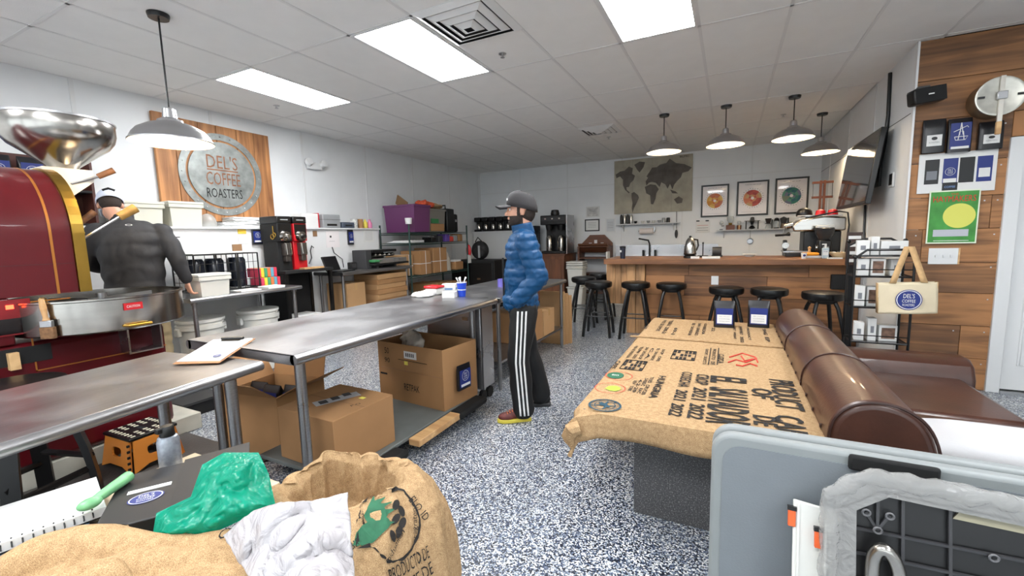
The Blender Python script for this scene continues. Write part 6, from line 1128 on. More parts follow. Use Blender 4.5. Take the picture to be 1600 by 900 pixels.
MB().grid(tf, 20, 14).build('front_panel', CANV, tt, solid=.003); MB().grid(tk_, 12, 8).build('back_panel', CANV, tt, solid=.003)
g = MB()
for s in (-1, 1): g.add([TB @ Vector((s*w_, -.03, -h)), TB @ Vector((s*w_, .03, -h)), TB @ Vector((s*w_, .03, h)), TB @ Vector((s*w_, -.03, h))], [(0, 1, 2, 3)])
g.add([TB @ Vector((x, y, -h)) for x, y in ((-w_, -.032), (w_, -.032), (w_, .03), (-w_, .03))], [(0, 1, 2, 3)]); g.build('gusset', JUTE, tt, solid=.004)
tp = at(1419, 385, y=4.72)-Vector((1.4, 4.66, 0))
for s in (-1, 1):
    q = TB @ Vector((s*.1-.0, -.05, h)); m = MB()
    def fs(u, v, q=q, s=s): p = q.lerp(Vector((tp.x+s*.012, .03, tp.z)), v); return p+Vector(((u-.5)*.045, 0, 0))
    m.grid(fs, 1, 6); m.build('strap', JUTE, tt, solid=.004)
logo(tt, TB @ Vector((.0, -.065, -.01)), X3, Z3, .085)
# ================================================================== BENCH WITH BURLAP
bn = thing('bench_table', 'low bench with dark speckled base under burlap sacks', 'bench', (0, 0, 0)); SPK = N('speckled_laminate'); vo = SPK.n('TexNoise'); vo.inputs['Scale'].default_value = 160; vo.inputs['Detail'].default_value = 2; SPK.l(SPK.obj(), vo.inputs['Vector']); SPK.l(SPK.ramp(vo.outputs[0], [(.4, srgb((58, 58, 60))), (.58, srgb((80, 80, 82))), (.68, srgb((128, 128, 128)))]), SPK.b.inputs['Base Color']); SPK.b.inputs['Roughness'].default_value = .45
B('base', SPK.m, bn, -.413, .33, 2.187, 4.25, 0, .56, .003); B('top', SPK.m, bn, -.64, .35, 2.04, 4.48, .56, .588, .004)
def sackcloth(x0, x1, ya, yb, zt, lb, drop=0, corner=False):
    t = thing('burlap_cover', lb, 'burlap sack', (0, 0, 0))
    L = (yb-ya)+drop
    def fn(u, v):
        x = x0+(x1-x0)*u+.012*math.sin(v*9+1)*(1-u); s = v*L-drop; n_ = noise.noise(Vector((x*3, s*3, zt*9)))
        if s < 0:
            k = min(1, -s/.05); y = ya-.02*math.sin(k*PI/2); z = zt-(-s)*.97+.0; y -= .015*math.sin(u*14)*(-s/drop) if drop else 0
            z += .015*(1-k)
        else: y = ya+s; z = zt+.002*n_
        if x < -.655:
            e = (-.655-x)/.08; z -= .055*e**1.5; x = x+.03*e
        if corner and s < .06 and u < .16:
            e = (1-u/.16)*(1-max(s, -drop)/.06 if s > 0 else 1); z -= .05*e; y -= .03*e; x += .03*e*math.sin(s*40)
        return Vector((x, y, z))
    m = MB().grid(fn, 70, 70); m.build('cloth', BURLAPR, t, solid=.005); return t
c1 = sackcloth(-.735, .385, 2.01, 3.74, .594, 'burlap coffee sack printed EL SALVADOR spread over the near bench half', .12, True)
c2 = sackcloth(-.745, .38, 3.66, 4.55, .603, 'burlap coffee sack spread over the far end of the bench', 0)
# fold lip between the two sacks, dangling corner tail
MB().tube([(-.73, 3.665, .6), (-.4, 3.68, .607), (0, 3.66, .604), (.37, 3.67, .603)], [.008, .011, .009, .01], 8).build('folded_hem', BURLAP, c2)
MB().tube([at(905, 668, y=1.97), at(893, 672, y=1.95), at(892, 685, y=1.95), at(895, 700, y=1.95), at(890, 712, y=1.95)], [.035, .04, .022, .007, .012], 10).build('hanging_corner', BURLAP, c1)
DN, UPX = Vector((0, -1, 0)), X3
def pr(s, parent, pxl, pxr, pyf, pyn, m=INK, z=.6, k=1.0):
    pm = (pyf+pyn)/2; xm = (pxl+pxr)/2; yf, yn = at(xm, pyf, z=z).y, at(xm, pyn, z=z).y; xl, xr = at(pxl, pm, z=z).x, at(pxr, pm, z=z).x
    n_ = len(s); y_ = yf
    for wd in s.split(' '):
        ww = (yf-yn)*len(wd)/n_; txt(wd, m, parent, ((xl+xr)/2, y_-ww/2, z), DN, UPX, ww*.96, xr-xl, 'sack_lettering', bold=.022); y_ -= ww+(yf-yn)/n_
pr('PRODUCT', c1, 1207, 1248, 594, 640); pr('OF', c1, 1174, 1208, 607, 623); pr('CAFE', c1, 1214, 1260, 650, 688); pr('DE', c1, 1177, 1214, 650, 666); pr('EL SALVADOR', c1, 1105, 1170, 589, 666)
pr('CROP 2021 2022', c1, 1080, 1104, 584, 656); pr('COSECHA 2021 2022', c1, 1054, 1074, 580, 652); pr('HUNGRIA', c1, 1021, 1034, 586, 624)
for k, s in enumerate(['TRES CRUCES', 'SABEC RAC', '4-2-20', 'NEW YORK']): pr(s, c1, 1009-8*k, 1015-8*k, 588+2*k, 618-2*k)
for k, s in enumerate(['PROD. DE EXPORTACION', 'TELEFAX 2205', 'SAN SALVADOR', 'C.A.', 'EL SALVADOR', 'COOP. CAFE']): pr(s, c1, 985+9*k, 990+9*k, 540+1*k, 560+1*k)
pr('CUZCA', c1, 1122, 1131, 553, 568); pr('PRODUCTO DE', c1, 1112, 1118, 545, 570); pr('EXPORT SELECTO', c1, 1100, 1105, 545, 570)
for k in (1108, 1121): pr('I', c1, k, k+1.6, 543, 571)
for (x0, x1, y0, y1) in ((972, 1008, 563, 578), (1050, 1087, 548, 562)):
    x0w, x1w, ym = at(x0, (y0+y1)/2, z=.6).x, at(x1, (y0+y1)/2, z=.6).x, [at((x0+x1)/2, y, z=.6).y for y in (y0, y1)]
    m = MB(); m.tube([(x0w, ym[0], .6), (x1w, ym[0], .6), (x1w, ym[1], .6), (x0w, ym[1], .6)], .003, 4, True)
    for i in range(6):
        for j in range(3):
            if (i*3+j*5) % 4: m.box(x0w+(x1w-x0w)*(i+.12)/6, x0w+(x1w-x0w)*(i+.85)/6, ym[1]+(ym[0]-ym[1])*(j+.1)/3, ym[1]+(ym[0]-ym[1])*(j+.85)/3, .5995, .6003)
    m.build('stencil_block', INK, c1)
pr('CAFE', c1, 958, 966, 563, 577)
def pdisc(parent, px, py, pw, m, r0=0, k=1.0, z=.6, off=.0): p = at(px, py, z=z); R_ = (at(px+pw, py, z=z).x-p.x); return p, R_, disc(parent, m, (p.x, p.y, z+off), X3, Y3, R_, R_*k, .0004, r0, 'stamp_ring' if r0 else 'stamp_disc')
p, R_, o = pdisc(c1, 945, 633, 28, TEALINK, .87); disc(c1, TEALINK, (p.x, p.y, .6), X3, Y3, R_*.66, R_*.66, .0004, .9, 'stamp_ring')
fr = [(-.1, .42), (.12, .42), (.14, .2), (.4, .3), (.44, .22), (.16, .05), (.14, -.15), (.42, -.3), (.36, -.38), (.08, -.25), (0, -.45), (-.08, -.25), (-.36, -.38), (-.42, -.3), (-.14, -.15), (-.16, .05), (-.44, .22), (-.4, .3), (-.14, .2)]
ca, sa_ = math.cos(.9), math.sin(.9); MB().add([(p.x+R_*1.2*(x*ca-y*sa_), p.y+R_*1.2*(x*sa_+y*ca), .6006) for x, y in fr], [tuple(range(len(fr)))]).build('frog_stamp', TEALINK, c1, smooth=0)
for i, ch_ in enumerate('RAINFOREST ALLIANCE '):
    a = PI*.5-2*PI*i/20
    if ch_ != ' ': txt(ch_, TEALINK, c1, (p.x+R_*.79*math.cos(a), p.y+R_*.79*math.sin(a), .6), (math.sin(a), -math.cos(a), 0), (math.cos(a), math.sin(a), 0), R_*.13, R_*.17, 'stamp_lettering')
p, R_, o = pdisc(c1, 953, 606, 26, REDINK, .95); MB().add([(p.x+R_*.62*x, p.y+R_*.62*y, .6005) for x, y in bird], [tuple(range(len(bird)))]).build('leaf_stamp', LIMEINK, c1, smooth=0); disc(c1, LIMEINK, (p.x+.02, p.y, .6), X3, Y3, R_*.45, R_*.5, .0004, 0, 'stamp_disc')
p, R_, o = pdisc(c1, 967, 587, 23, REDINK, .95); disc(c1, GREENINK, (p.x-R_*.25, p.y, .6), X3, Y3, R_*.6, R_*.75, .0004, 0, 'stamp_disc'); txt('BIO', PAPER, c1, (p.x-R_*.25, p.y, .601), X3, Y3, R_*.5, R_*.3, 'stamp_lettering')
m = MB()
for q in ([(1138, 566), (1150, 562), (1165, 566), (1182, 560)], [(1140, 558), (1160, 552), (1180, 558), (1184, 566)], [(1150, 570), (1160, 572), (1172, 568), (1183, 572)], [(1158, 556), (1164, 564), (1176, 561)]): m.tube([at(*v, z=.601) for v in q], .005, 5)
m.build('red_bird_drawing', REDINK, c1)
for k, (x0, x1, y0, y1, s) in enumerate([(1005, 1012, 508, 514, 'CAFE'), (1030, 1036, 500, 518, 'PROD DE EXPORT'), (1040, 1046, 500, 522, 'TELEFAX 2205-21'), (1051, 1057, 512, 523, '69-1'), (1078, 1083, 505, 525, 'EL SALVADOR'), (1088, 1093, 505, 525, 'SAN LORENZO'), (1098, 1103, 505, 523, 'COSECHA'), (1112, 1117, 512, 518, '22'), (1146, 1150, 512, 530, 'NET WEIGHT'), (1156, 1161, 510, 535, 'HARVEST 2022'), (1168, 1172, 512, 532, 'PRODUCT'), (1194, 1200, 514, 534, 'SHG EP')]): pr(s, c2, x0, x1, y0, y1, z=.608)
for k, px in enumerate((1131, 1185)):
    p = at(px, 512, z=.606); t = thing('coffee_bag', ['blue fronted coffee bag standing alone on the bench middle', 'blue fronted coffee bag standing beside the sofa back'][k], 'coffee bag', (p.x, p.y+.035, .609), math.radians(-2 if k else 3), 'coffee bags on the bench'); coffee_bag(t, .17, .235, .075, 0, kind=0)
# ================================================================== SOFA
sf = thing('leather_sofa', 'brown leather sofa with rounded arm seen from behind', 'sofa', (.41, 2.06, 0)); SL = 2.32
prof = [(0, .12), (-.02, .5), (-.03, .6), (-.02, .69), (.03, .76), (.11, .79), (.2, .775), (.27, .72), (.31, .62), (.33, .45), (.33, .12)]
prof = [(q.x, q.y) for q in smoothpath([(a_, b2_, 0) for a_, b2_ in prof], 4)]
MB().prism(prof, 0, SL, ax=1).build('backrest', LEATHER, sf, bevel=.03, seg=4)
pp = MB(); pp.tube([(x-.0, -.001, z) for x, z in prof[1:-1]], .006, 6); pp.build('piping', mat('dark_piping', (52, 30, 24), .4), sf)
B('seat_base', LEATHER, sf, .33, 1.08, .12, SL-.12, .1, .26, .02)
for k in range(2): B('seat_cushion', LEATHER, sf, .325, 1.1, .3+k*.87, .3+k*.87+.865, .262, .385, .04)
def armp(y0, y1):
    pr_ = [(y0, .12), (y0-.01, .38), (y0+.03, .47), (y0+.1, .51), (y1-.1, .51), (y1-.03, .47), (y1+.01, .38), (y1, .12)]
    MB().prism(pr_, .28, 1.16, ax=0).build('arm', LEATHER, sf, bevel=.03, seg=4)
armp(SL-.33, SL); armp(0, .3)
for x in (.08, 1.0):
    for y in (.08, SL-.08): MB().cyl((x, y, 0), (x, y, .12), .03, .035, n=12).build('foot', MATTEB, sf)
for y in (.75, 1.55): MB().tube([(x-.002, y, z+.003) for i, (x, z) in enumerate(prof[4:-4])], .004, 5).build('seam', MATS['dark_piping'], sf)
bl = MB()
for k in range(11): bl.ell((-.034, .15+.2*k, .61), (.004, .012, .01), nu=8, nv=6)
bl.build('stitched_tacks', MATS['dark_piping'], sf)
cu = thing('cushion', 'pale grey white cushion on the near end of the sofa', 'cushion', (1.11, 2.58, .386)); sq = lambda v, e: math.copysign(abs(v)**e, v)
m = MB().grid(lambda u, v: Vector((.36*sq(math.cos(u*2*PI), .45)*math.sin(v*PI)**.4, .19*sq(math.sin(u*2*PI), .45)*math.sin(v*PI)**.4, .08-.08*math.cos(v*PI)*(1-.12*abs(math.cos(u*2*PI))))), 48, 18); m.build('pad', mat('pale_fabric', (176, 176, 178), .85, bump=.1, bscale=80), cu, smooth=80); MB().tube([(.362*sq(math.cos(i*PI/24), .45), .192*sq(math.sin(i*PI/24), .45), .08) for i in range(48)], .006, 6, True).build('tan_edge', mat('tan_edge', (190, 164, 122), .85), cu)
# ================================================================== FOLDING TABLE LEANING IN FRONT
ft = thing('folding_table', 'pale grey folded plastic table standing on edge', 'folding table', (.44, 1.6, 0)); FG = mat('table_grey', (128, 133, 134), .55, var=.03, bump=.04, bscale=120)
def rrect(x0, x1, z0, z1, r, n=6):
    o = []
    for cx, cz, a0 in ((x1-r, z1-r, 0), (x0+r, z1-r, PI/2), (x0+r, z0+r, PI), (x1-r, z0+r, 1.5*PI)): o += [(cx+r*math.cos(a0+PI/2*i/n), cz+r*math.sin(a0+PI/2*i/n)) for i in range(n+1)]
    return o
for y0 in (-.03, .035): MB().prism(rrect(-.475, .5, .0, .78, .07), y0, y0+.045, ax=1).build('table_leaf', FG, ft, bevel=.012, seg=3)
MB().prism(rrect(-.44, .465, .035, .745, .06), -.034, -.0301, ax=1).build('recessed_panel', mat('table_grey_face', (112, 118, 123), .6, var=.04, bump=.08, bscale=150), ft)
o = MB().box(-.1, .11, -.05, -.031, .735, .785, Matrix.Rotation(0, 4, 'Y')).build('handle_strap', RUBBER, ft, bevel=.012)
# panels leaning on it
PY0, PK = 1.33, .21
def onp(px, py, off=0):
    d = at(px, py, c=1)-CAM; t = (PY0-off+PK*CAM.z)/(d.y-PK*d.z); return CAM+d*t
def local(px, py):
    q = onp(px, py); return (q.x, q.z*math.sqrt(1+PK*PK))
TP = Matrix.Translation((0, PY0, 0)) @ Matrix.Rotation(-math.atan(PK), 4, 'X')
def slab(poly, d0, d1, nm, m, par, bevel=0): return MB().prism(poly, d0, d1, T=TP, ax=1).build(nm, m, par, bevel=bevel)
bp_ = thing('ribbed_panel', 'black ribbed plastic panel wrapped in clear film leaning on the grey table', 'panel', (0, 0, 0))
BKP = mat('black_ribbed_plastic', (22, 22, 23), .35, var=.1); FILM = film('clear_crinkle_film', (176, 176, 174), .42, .08, .1)
c_tl, c_ch, c_tr, c_l, = local(1316, 790), local(1372, 766), local(1640, 815), local(1318, 905)
xr = 1.05; zt = c_ch[1]; x0 = c_tl[0]
outer = [(x0, .0), (xr, .0), (xr, zt-.02), (c_ch[0], zt), (x0, c_tl[1])]
slab(outer, .012, .02, 'back_sheet', BKP, bp_)
rm = MB(); k = .012
pts = [TP @ Vector((x, .0, z)) for x, z in outer]; rm.tube(pts, .014, 6, True); rm.build('rim', BKP, bp_)
def rib(a, b, nm='rib', r=.005):
    A, B_ = TP @ Vector((a[0], .002, a[1])), TP @ Vector((b[0], .002, b[1])); MB().tube([A, B_], r, 4).build(nm, mat('rib_grey', (52, 52, 54), .35), bp_)
for px in (1411, 1485): 
    q = local(px, 800); rib((q[0], .0), (q[0], zt-.01))
for py0, py1 in ((822, 858), (860, 900), (900, 945)): 
    a_, b2_ = local(1322, py0), local(1600, py1); rib((x0+.005, a_[1]), (xr-.01, b2_[1]-.02))
hub = local(1371, 828)
for q in ((1353, 800), (1390, 806), (1372, 770)): rib(hub, local(*q)); 
for q in ((1353, 800), (1390, 806), (1371, 828), (1552, 871)):
    w_ = local(*q); ctr = TP @ Vector((w_[0], -.004, w_[1])); MB().tube([ctr+Vector((.009*math.cos(i*PI/6), 0, .009*math.sin(i*PI/6))) for i in range(12)], .003, 5, True).build('screw_boss', mat('boss_grey', (96, 96, 98), .4), bp_)
wa, wb_ = local(1490, 792), local(1610, 835); slab([(wa[0], wb_[1]+.0), (xr-.06, wb_[1]-.01), (xr-.06, wa[1]-.03), (wa[0]+.02, wa[1])], .004, .0115, 'window_opening', mat('beige_inner', (150, 144, 122), .5), bp_)
hq = local(1375, 842); mh = MB(); mh.tube(smoothpath([TP @ Vector((hq[0]-.02, -.01, hq[1]-.2)), TP @ Vector((hq[0]-.022, -.03, hq[1]-.05)), TP @ Vector((hq[0], -.045, hq[1]-.01)), TP @ Vector((hq[0]+.03, -.035, hq[1]-.06)), TP @ Vector((hq[0]+.045, -.01, hq[1]-.2))], 5), .017, 12); mh.build('chrome_handle', CHROME, bp_)
o2 = [(x0-.03, 0), (x0-.03, c_tl[1]+.03), (c_ch[0]-.015, zt+.035), (xr+.03, zt+.02), (xr+.03, 0)]
m = MB(); L2 = []
for (a_, b2_) in zip(o2, o2[1:]):
    n_ = max(2, int(math.hypot(b2_[0]-a_[0], b2_[1]-a_[1])/.02)); L2 += [(a_[0]+(b2_[0]-a_[0])*i/n_, a_[1]+(b2_[1]-a_[1])*i/n_) for i in range(n_)]
pts = [TP @ Vector((x+.006*noise.noise(Vector((x*30, z*30, 1))), -.0+.008*noise.noise(Vector((x*22, z*22, 5))), z+.006*noise.noise(Vector((x*30, z*30, 9))))) for x, z in L2]
m.tube(pts, [.026+.012*noise.noise(Vector(p)*26) for p in pts], 12); fo = m.build('clear_film', FILM, bp_)
slab([(x0-.02, 0), (x0+.03, 0), (x0+.03, c_tl[1]), (c_ch[0]+.02, zt-.01), (xr, zt-.03), (xr, zt+.02), (c_ch[0]-.02, zt+.02), (x0-.02, c_tl[1]+.02)], -.016, -.012, 'film_fold', FILM, bp_)
for k, (pa, pb, lb) in enumerate((((1243, 788), (1300, 900), 'white plastic trim panel with an orange clip behind the black panel'), ((1284, 818), (1318, 900), 'narrow white trim strip with an orange clip beside the black panel'))):
    a_, b2_ = local(*pa), local(*pb); t = thing('trim_panel', lb, 'panel', (0, 0, 0), 0, 'white trim panels'); off = .045-.02*k; slab([(a_[0], 0), (b2_[0]+.03, 0), (b2_[0]+.03, a_[1]-.012), (a_[0], a_[1])], off, off+.012, 'panel', WPLAS, t, .004)
    slab([(a_[0]+.01, 0), (a_[0]+.016, 0), (a_[0]+.016, a_[1]-.01), (a_[0]+.01, a_[1]-.01)], off-.006, off, 'edge_rib', WPLAS, t)
    zc = a_[1]-.05; slab([(a_[0]-.014, zc-.03), (a_[0]+.006, zc-.03), (a_[0]+.006, zc+.02), (a_[0]-.014, zc+.02)], off-.008, off+.004, 'orange_clip', mat('clip_orange', (216, 92, 40), .5), t, .002); slab([(a_[0]-.016, zc+.018), (a_[0]+.008, zc+.018), (a_[0]+.008, zc+.03), (a_[0]-.016, zc+.03)], off-.01, off+.004, 'clip_spring', BLACKM, t)
# ================================================================== PEOPLE
def person(label, loc, rz, sp):
    t = thing('person', label, 'person', loc, rz); HX, HZ, tilt = sp['head']; RH = Matrix.Rotation(tilt, 3, 'Y'); HC_ = Vector((HX, sp.get('hy', 0), HZ))
    def h(x, y, z): return HC_+RH @ Vector((x, y, z))
    b = MB()
    b.ell(h(-.012, 0, .03), (.1, .078, .105), RH); b.ell(h(.03, 0, -.055), (.068, .06, .07), RH); b.ell(h(.055, 0, -.01), (.045, .055, .07), RH); b.ell(h(.072, 0, -.085), (.028, .03, .025), RH)
    b.cap(h(.09, 0, .012), .010, h(.115, 0, -.022), .014); b.ell(h(.088, 0, .035), (.02, .05, .012), RH)
    for s in (-1, 1): b.ell(h(-.005, s*.08, -.01), (.02, .012, .034), RH)
    b.ell(h(.094, 0, -.052), (.012, .026, .009), RH)
    nb_ = sp['neck']; b.cap(nb_, .062, h(-.025, 0, -.06), .056)
    tz = sp['torso']
    for (c_, r_) in tz: b.ell(c_, [v*.8 for v in r_])
    for A in sp['arms']:
        S_, E_, W_ = [Vector(v) for v in A['pts']]; b.cap(S_, .05, E_, .038); b.cap(E_, .038, W_, .027)
        d = (W_-E_).normalized() if 'hdir' not in A else Vector(A['hdir']).normalized(); side = Vector(A.get('thumb', (1, 0, 0))); side = (side-d*side.dot(d)).normalized(); nrm = d.cross(side)
        P0 = W_+d*.02; P1 = W_+d*.095
        for k in range(4):
            o = side*(.028-.019*k); b.cap(P0+o*.7, .014, P1+o, .012); L = (.066, .076, .07, .054)[k]; cur = A.get('curl', .35); q1 = P1+o+d*L*.5*math.cos(cur)+nrm*L*.5*math.sin(cur)*A.get('cs', 1); q2 = q1+d*L*.5*math.cos(cur*2.4)+nrm*L*.5*math.sin(cur*2.4)*A.get('cs', 1); b.cap(P1+o, .0105, q1, .0095); b.cap(q1, .0095, q2, .0075)
        b.cap(P0+side*.018, .014, P0+side*.05+d*.035, .012); b.cap(P0+side*.05+d*.035, .011, P0+side*.052+d*.072+nrm*.012*A.get('cs', 1), .009)
    for L in sp['legs']:
        Hh, K, An = [Vector(v) for v in L]; b.cap(Hh, .08, K, .05); b.cap(K, .05, An, .035); b.cap(An, .035, An+Vector((.12, 0, -.05)), .03)
    me = blob(b, .0065, 5); co, nn = get_co(me); body = finish(me, 'body', [SKIN, HAIR], t, co)
    if sp.get('beard'):
        inv = RH.transposed(); idx = []
        for p in me.polygons:
            q = inv @ (p.center-HC_); jaw = q.z < -.035 and q.z > -.13 and q.x > -.015+.25*(-.035-q.z)*.2 and q.x > -.01; lips = abs(q.y) < .026 and -.062 < q.z < -.044 and q.x > .07
            sb = .05 < abs(q.y) < .079 and .008 < q.x < .035 and -.06 < q.z < .03; idx.append(1 if ((jaw and not lips) or sb) else 0)
        me.polygons.foreach_set('material_index', idx)
    for s in (-1, 1):
        e = MB().ell(h(.083, s*.031, .012), .0105, nu=10, nv=8).build('eye', mat('eye_white', (225, 222, 218), .3), t); MB().ell(h(.0905, s*.031, .012), .0045, nu=8, nv=6).build('iris', HAIR, e); MB().ell(h(.092, s*.033, .035), (.012, .02, .004), RH, nu=10, nv=6).build('eyebrow', HAIR, t)
    MB().ell(h(-.048, 0, -.012), (.07, .077, .085), RH).build('hair', HAIR, t)
    return t, h, RH
def cloth(vols, caps, name, m, parent, zmin=None, zmax=None, vox=.009, sm=5, fn=None):
    b = MB()
    for c_, r_ in vols: b.ell(c_, r_)
    for c_ in caps: b.cap(*c_)
    me = blob(b, vox, sm); co, nn = get_co(me)
    if fn: co = fn(co, nn)
    if zmin is not None: co[:, 2] = np.maximum(co[:, 2], zmin)
    if zmax is not None: co[:, 2] = np.minimum(co[:, 2], zmax)
    return finish(me, name, m, parent, co)
def cap_hat(h, RH, t, crown, brim, back=False, top=None):
    s = -1 if back else 1; m = MB(); prof = [(1, 0), (1.0, .25), (.93, .55), (.78, .8), (.5, .95), (.2, 1.0), (.001, 1.01)]
    vs = []; n = 28
    for r, z in prof:
        for j in range(n): vs.append(h(-.014+.118*r*math.cos(2*PI*j/n), .092*r*math.sin(2*PI*j/n), .03+.115*z+.012*math.cos(2*PI*j/n)-.035*(1-z)*(1-math.cos(2*PI*j/n))/2))
    m.add(vs, [(i*n+j, i*n+(j+1) % n, (i+1)*n+(j+1) % n, (i+1)*n+j) for i in range(len(prof)-1) for j in range(n)]); c_ = m.build('cap_crown', crown, t, solid=.006)
    g = MB().grid(lambda u, v: h(s*(.08+.115*v*math.sqrt(max(0, 1-(u*2-1)**2*.55)))-.012*(1-s)*.5, (u*2-1)*.082*(1-.15*v), .05-.006*v-.022*(u*2-1)**2), 14, 6); g.build('cap_brim', brim, t, solid=.006)
    MB().ell(h(-.012, 0, .148), (.01, .01, .005)).build('cap_button', crown, t); return c_
def shoe(t, x, y, rz, m1, m2, m3):
    T = Matrix.Translation((x, y, 0)) @ Matrix.Rotation(rz, 4, 'Z'); s = MB(); pr_ = [(-.1, -.032), (-.04, -.036), (.06, -.046), (.13, -.042), (.17, -.015), (.17, .015), (.13, .042), (.06, .046), (-.04, .036), (-.1, .032)]
    o = s.prism(pr_, 0, .03, T=T).build('shoe', m3, t, bevel=.006)
    u = blob(MB().ell((.09, 0, .045), (.075, .042, .035)).ell((-.03, 0, .06), (.07, .036, .055)).ell((.03, 0, .06), (.06, .038, .04)), .006, 4); co, nn = get_co(u); co[:, 2] = np.maximum(co[:, 2], .026); co = np.array([T @ Vector(c_) for c_ in co]); finish(u, 'shoe_upper', m1, o, co)
    l = MB()
    for k in range(4): a = T @ Vector((.05+.02*k, -.025, .092-.008*k)); b_ = T @ Vector((.05+.02*k, .025, .092-.008*k)); l.tube([a, b_], .004, 5)
    l.build('laces', m2, o)
# --- man in the blue quilted jacket
JB = mat('jacket_blue', (2, 62, 104), .5, var=.08, bump=.15, bscale=40, spec=.3); PB = mat('track_black', (11, 11, 13), .7, bump=.1, bscale=30)
sp = dict(head=(-.005, 1.66, .02), neck=(-.03, 0, 1.42), beard=True, torso=[((-.01, 0, 1.33), (.13, .19, .2)), ((0, 0, 1.1), (.12, .17, .2)), ((0, 0, .94), (.12, .17, .12))],
          arms=[dict(pts=[(-.02, .2, 1.42), (-.1, .26, 1.15), (.05, .19, 1.0)], thumb=(0, -1, 1), hdir=(.1, -.9, -.25)), dict(pts=[(-.02, -.2, 1.42), (-.1, -.26, 1.15), (.05, -.19, 1.0)], thumb=(0, 1, 1), hdir=(.1, .9, -.25))],
          legs=[[(0, .1, .9), (.04, .1, .5), (.04, .1, .09)], [(0, -.1, .9), (-.05, -.15, .5), (-.15, -.19, .09)]])
mn, h, RH = person('man in a blue quilted jacket and black striped track pants', (-1.47, 3.1, 0), math.atan2(-.522, -.853), sp)
def quilt(co, nn):
    ph = (co[:, 2]+.05*co[:, 0])/.068; d = .012*(np.abs(np.sin(PI*ph))**.4-.75)+.007*fnoise(co*np.array([1, 1, 2]), 14)+.004*fnoise(co, 45, 2); return co+nn*d[:, None]
cloth([((-.015, 0, 1.34), (.138, .195, .17)), ((.0, 0, 1.14), (.14, .185, .22)), ((.01, 0, .96), (.145, .19, .13)), ((-.02, 0, 1.45), (.1, .16, .08))],
      [(((-.02, .185, 1.42)), .085, (-.1, .255, 1.16), .075), ((-.1, .255, 1.16), .075, (.06, .215, .99), .06), ((-.02, -.185, 1.42), .085, (-.1, -.255, 1.16), .075), ((-.1, -.255, 1.16), .075, (.06, -.215, .99), .06)], 'jacket', JB, mn, .875, None, .009, 4, quilt)
vs = []; m = MB()
def colr(u, v): a = u*2*PI; r = .078-.008*v; return Vector((-.03+.02*v+r*1.05*math.cos(a), r*math.sin(a), 1.475+.085*v+.012*math.cos(a)*-1*(1)))
m.grid(colr, 28, 5); m.build('collar', JB, mn, solid=.012); B('zip', MATTEB, mn, .135, .15, -.006, .006, .9, 1.3)
me_p = cloth([((.0, 0, .9), (.125, .175, .1))], [((0, .095, .88), .11, (.045, .1, .5), .09), ((.045, .1, .5), .09, (.02, .1, .1), .085), ((0, -.095, .88), .11, (-.05, -.15, .5), .09), ((-.05, -.15, .5), .09, (-.17, -.19, .1), .085)], 'track_pants', PB, mn, .035, .99, .01, 5, lambda co, nn: co+nn*(fnoise(co*np.array([1, 1, .7]), 9)*.012)[:, None])
bvp = BVHTree.FromPolygons([tuple(v.co) for v in me_p.data.vertices], [tuple(p.vertices) for p in me_p.data.polygons])
STW = mat('stripe_white', (226, 226, 226), .7)
for k in range(3):
    q = MB(); rows_ = []
    for i in range(34):
        z = .9-(.9-.07)*i/33; xo = (.0 if z > .5 else 0)+.045*(1-abs(z-.5)/.42)*.6-.03+.03*k+.02
        row = []
        for e in (-.0065, .0065):
            hit = bvp.ray_cast(Vector((xo+e, .6, z)), Vector((0, -1, 0)))
            if hit[0] is not None: row.append(hit[0]+hit[1]*.0025)
        if len(row) == 2: rows_.append(row)
    vs_ = [p for r_ in rows_ for p in r_]; q.add(vs_, [(2*i, 2*i+1, 2*i+3, 2*i+2) for i in range(len(rows_)-1)]); q.build('side_stripe', STW, mn, solid=.001)
CG = mat('cap_grey', (44, 42, 44), .8, bump=.1, bscale=60); cap_hat(h, RH, mn, CG, CG); quad(mn, PAPER, h(.1, .035, .09), Vector((-.5, 1, 0)), Z3, .02, .018, .004, 'cap_patch')
SH = mat('shoe_dark_red', (92, 40, 36), .6, var=.4, scale=20); shoe(mn, .06, .1, .05, SH, mat('lace_orange', (206, 110, 50), .6), mat('sole_yellow', (206, 190, 70), .6)); shoe(mn, -.15, -.19, -.2, mat('shoe_black', (36, 34, 34), .6), DGREY, DGREY)
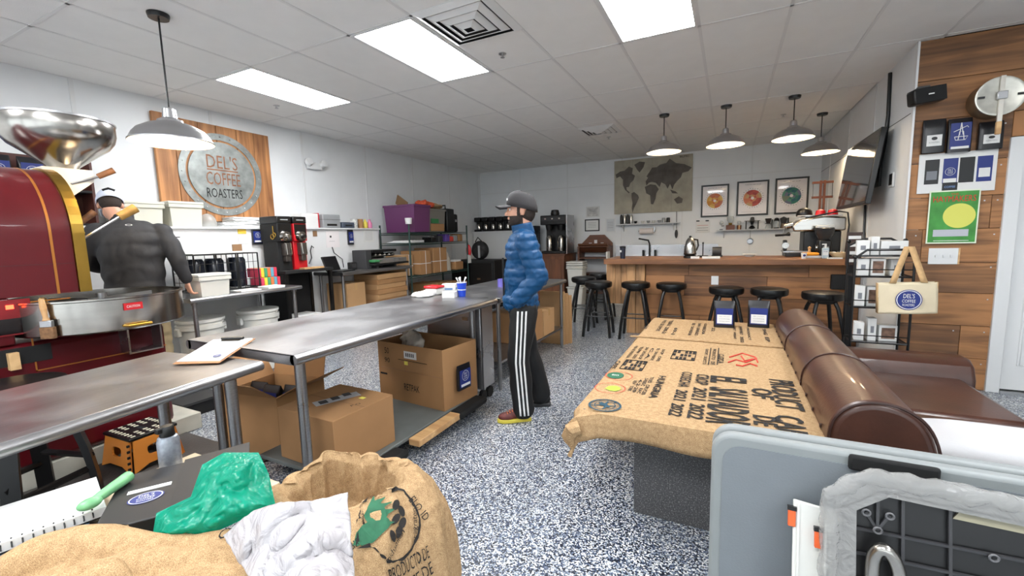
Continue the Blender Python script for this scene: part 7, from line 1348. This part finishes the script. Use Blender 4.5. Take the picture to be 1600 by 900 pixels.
# --- man in the grey shirt at the roaster
SG = mat('shirt_grey', (38, 38, 41), .75, var=.06, bump=.15, bscale=25); KH = mat('khaki', (150, 135, 105), .8, bump=.1, bscale=40)
p = at(203, 420, c=3.86)
sp = dict(head=(.13, 1.70, .75), hy=.1, neck=(.02, .02, 1.48), torso=[((0, 0, 1.36), (.15, .23, .2)), ((0, 0, 1.15), (.15, .2, .22)), ((0, 0, .97), (.14, .19, .12))],
          arms=[dict(pts=[(-.0, .24, 1.47), (.12, .3, 1.22), (.32, .15, 1.12)], thumb=(0, -1, 1)), dict(pts=[(-.01, -.24, 1.46), (-.1, -.32, 1.2), (-.08, -.36, .99)], thumb=(1, .3, 0), curl=.6, cs=1)],
          legs=[[(0, .1, .92), (.02, .11, .5), (0, .11, .09)], [(0, -.1, .92), (.02, -.12, .5), (0, -.12, .09)]])
m1, h, RH = person('man seen from behind in a dark grey shirt and khaki pants', (-4.76, 1.96, .13), math.atan2(.36, -.93), sp)
wr_ = lambda co, nn: co+nn*(fnoise(co*np.array([1, 1, 1.6]), 6, 3)*.012+np.abs(fnoise(co+co[:, [2, 0, 1]]*.6, 8, 7))*.014)[:, None]
cloth([((0, 0, 1.38), (.165, .235, .19)), ((-.01, 0, 1.26), (.17, .232, .22)), ((-.01, 0, 1.12), (.17, .226, .24)), ((0, 0, .98), (.165, .218, .16)), ((0, 0, 1.5), (.1, .2, .06))],
      [((-.0, .21, 1.46), .088, (.12, .29, 1.22), .075), ((.12, .29, 1.22), .075, (.3, .16, 1.13), .055), ((-.01, -.22, 1.46), .085, (-.1, -.31, 1.21), .068), ((-.1, -.31, 1.21), .068, (-.085, -.355, 1.02), .048), ((.0, .01, 1.5), .08, (.03, .03, 1.56), .075)], 'shirt', SG, m1, .86, None, .01, 16, wr_)
MB().grid(lambda u, v: Vector((.035+.03*v+.078*math.cos(u*2*PI), .035+.078*math.sin(u*2*PI), 1.55+.065*v)), 26, 3).build('collar', SG, m1, solid=.01); txt('O', PAPER, m1, (-.11, .0, 1.52), Vector((0, -1, 0)), Vector((.5, 0, .85)), .05, .018)
cloth([((0, 0, .93), (.15, .195, .1))], [((0, .1, .9), .12, (.02, .11, .5), .095), ((.02, .11, .5), .095, (0, .11, .12), .085), ((0, -.1, .9), .12, (.02, -.12, .5), .095), ((.02, -.12, .5), .095, (0, -.12, .12), .085)], 'trousers', KH, m1, .03, 1.0, .011, 5, lambda co, nn: co+nn*(fnoise(co*np.array([1, 1, 2]), 9)*.012)[:, None])
CB = mat('cap_pale_blue', (206, 214, 232), .8); cap_hat(h, RH, m1, CB, CB); MB().tube([h(-.118, .04, .06), h(-.128, 0, .075), h(-.118, -.04, .06)], .012, 6).build('cap_strap', MATTEB, m1)
SB = mat('shoe_black', (36, 34, 34), .6); shoe(m1, 0, .11, 0, SB, DGREY, MATTEB); shoe(m1, 0, -.12, -.1, SB, DGREY, MATTEB)
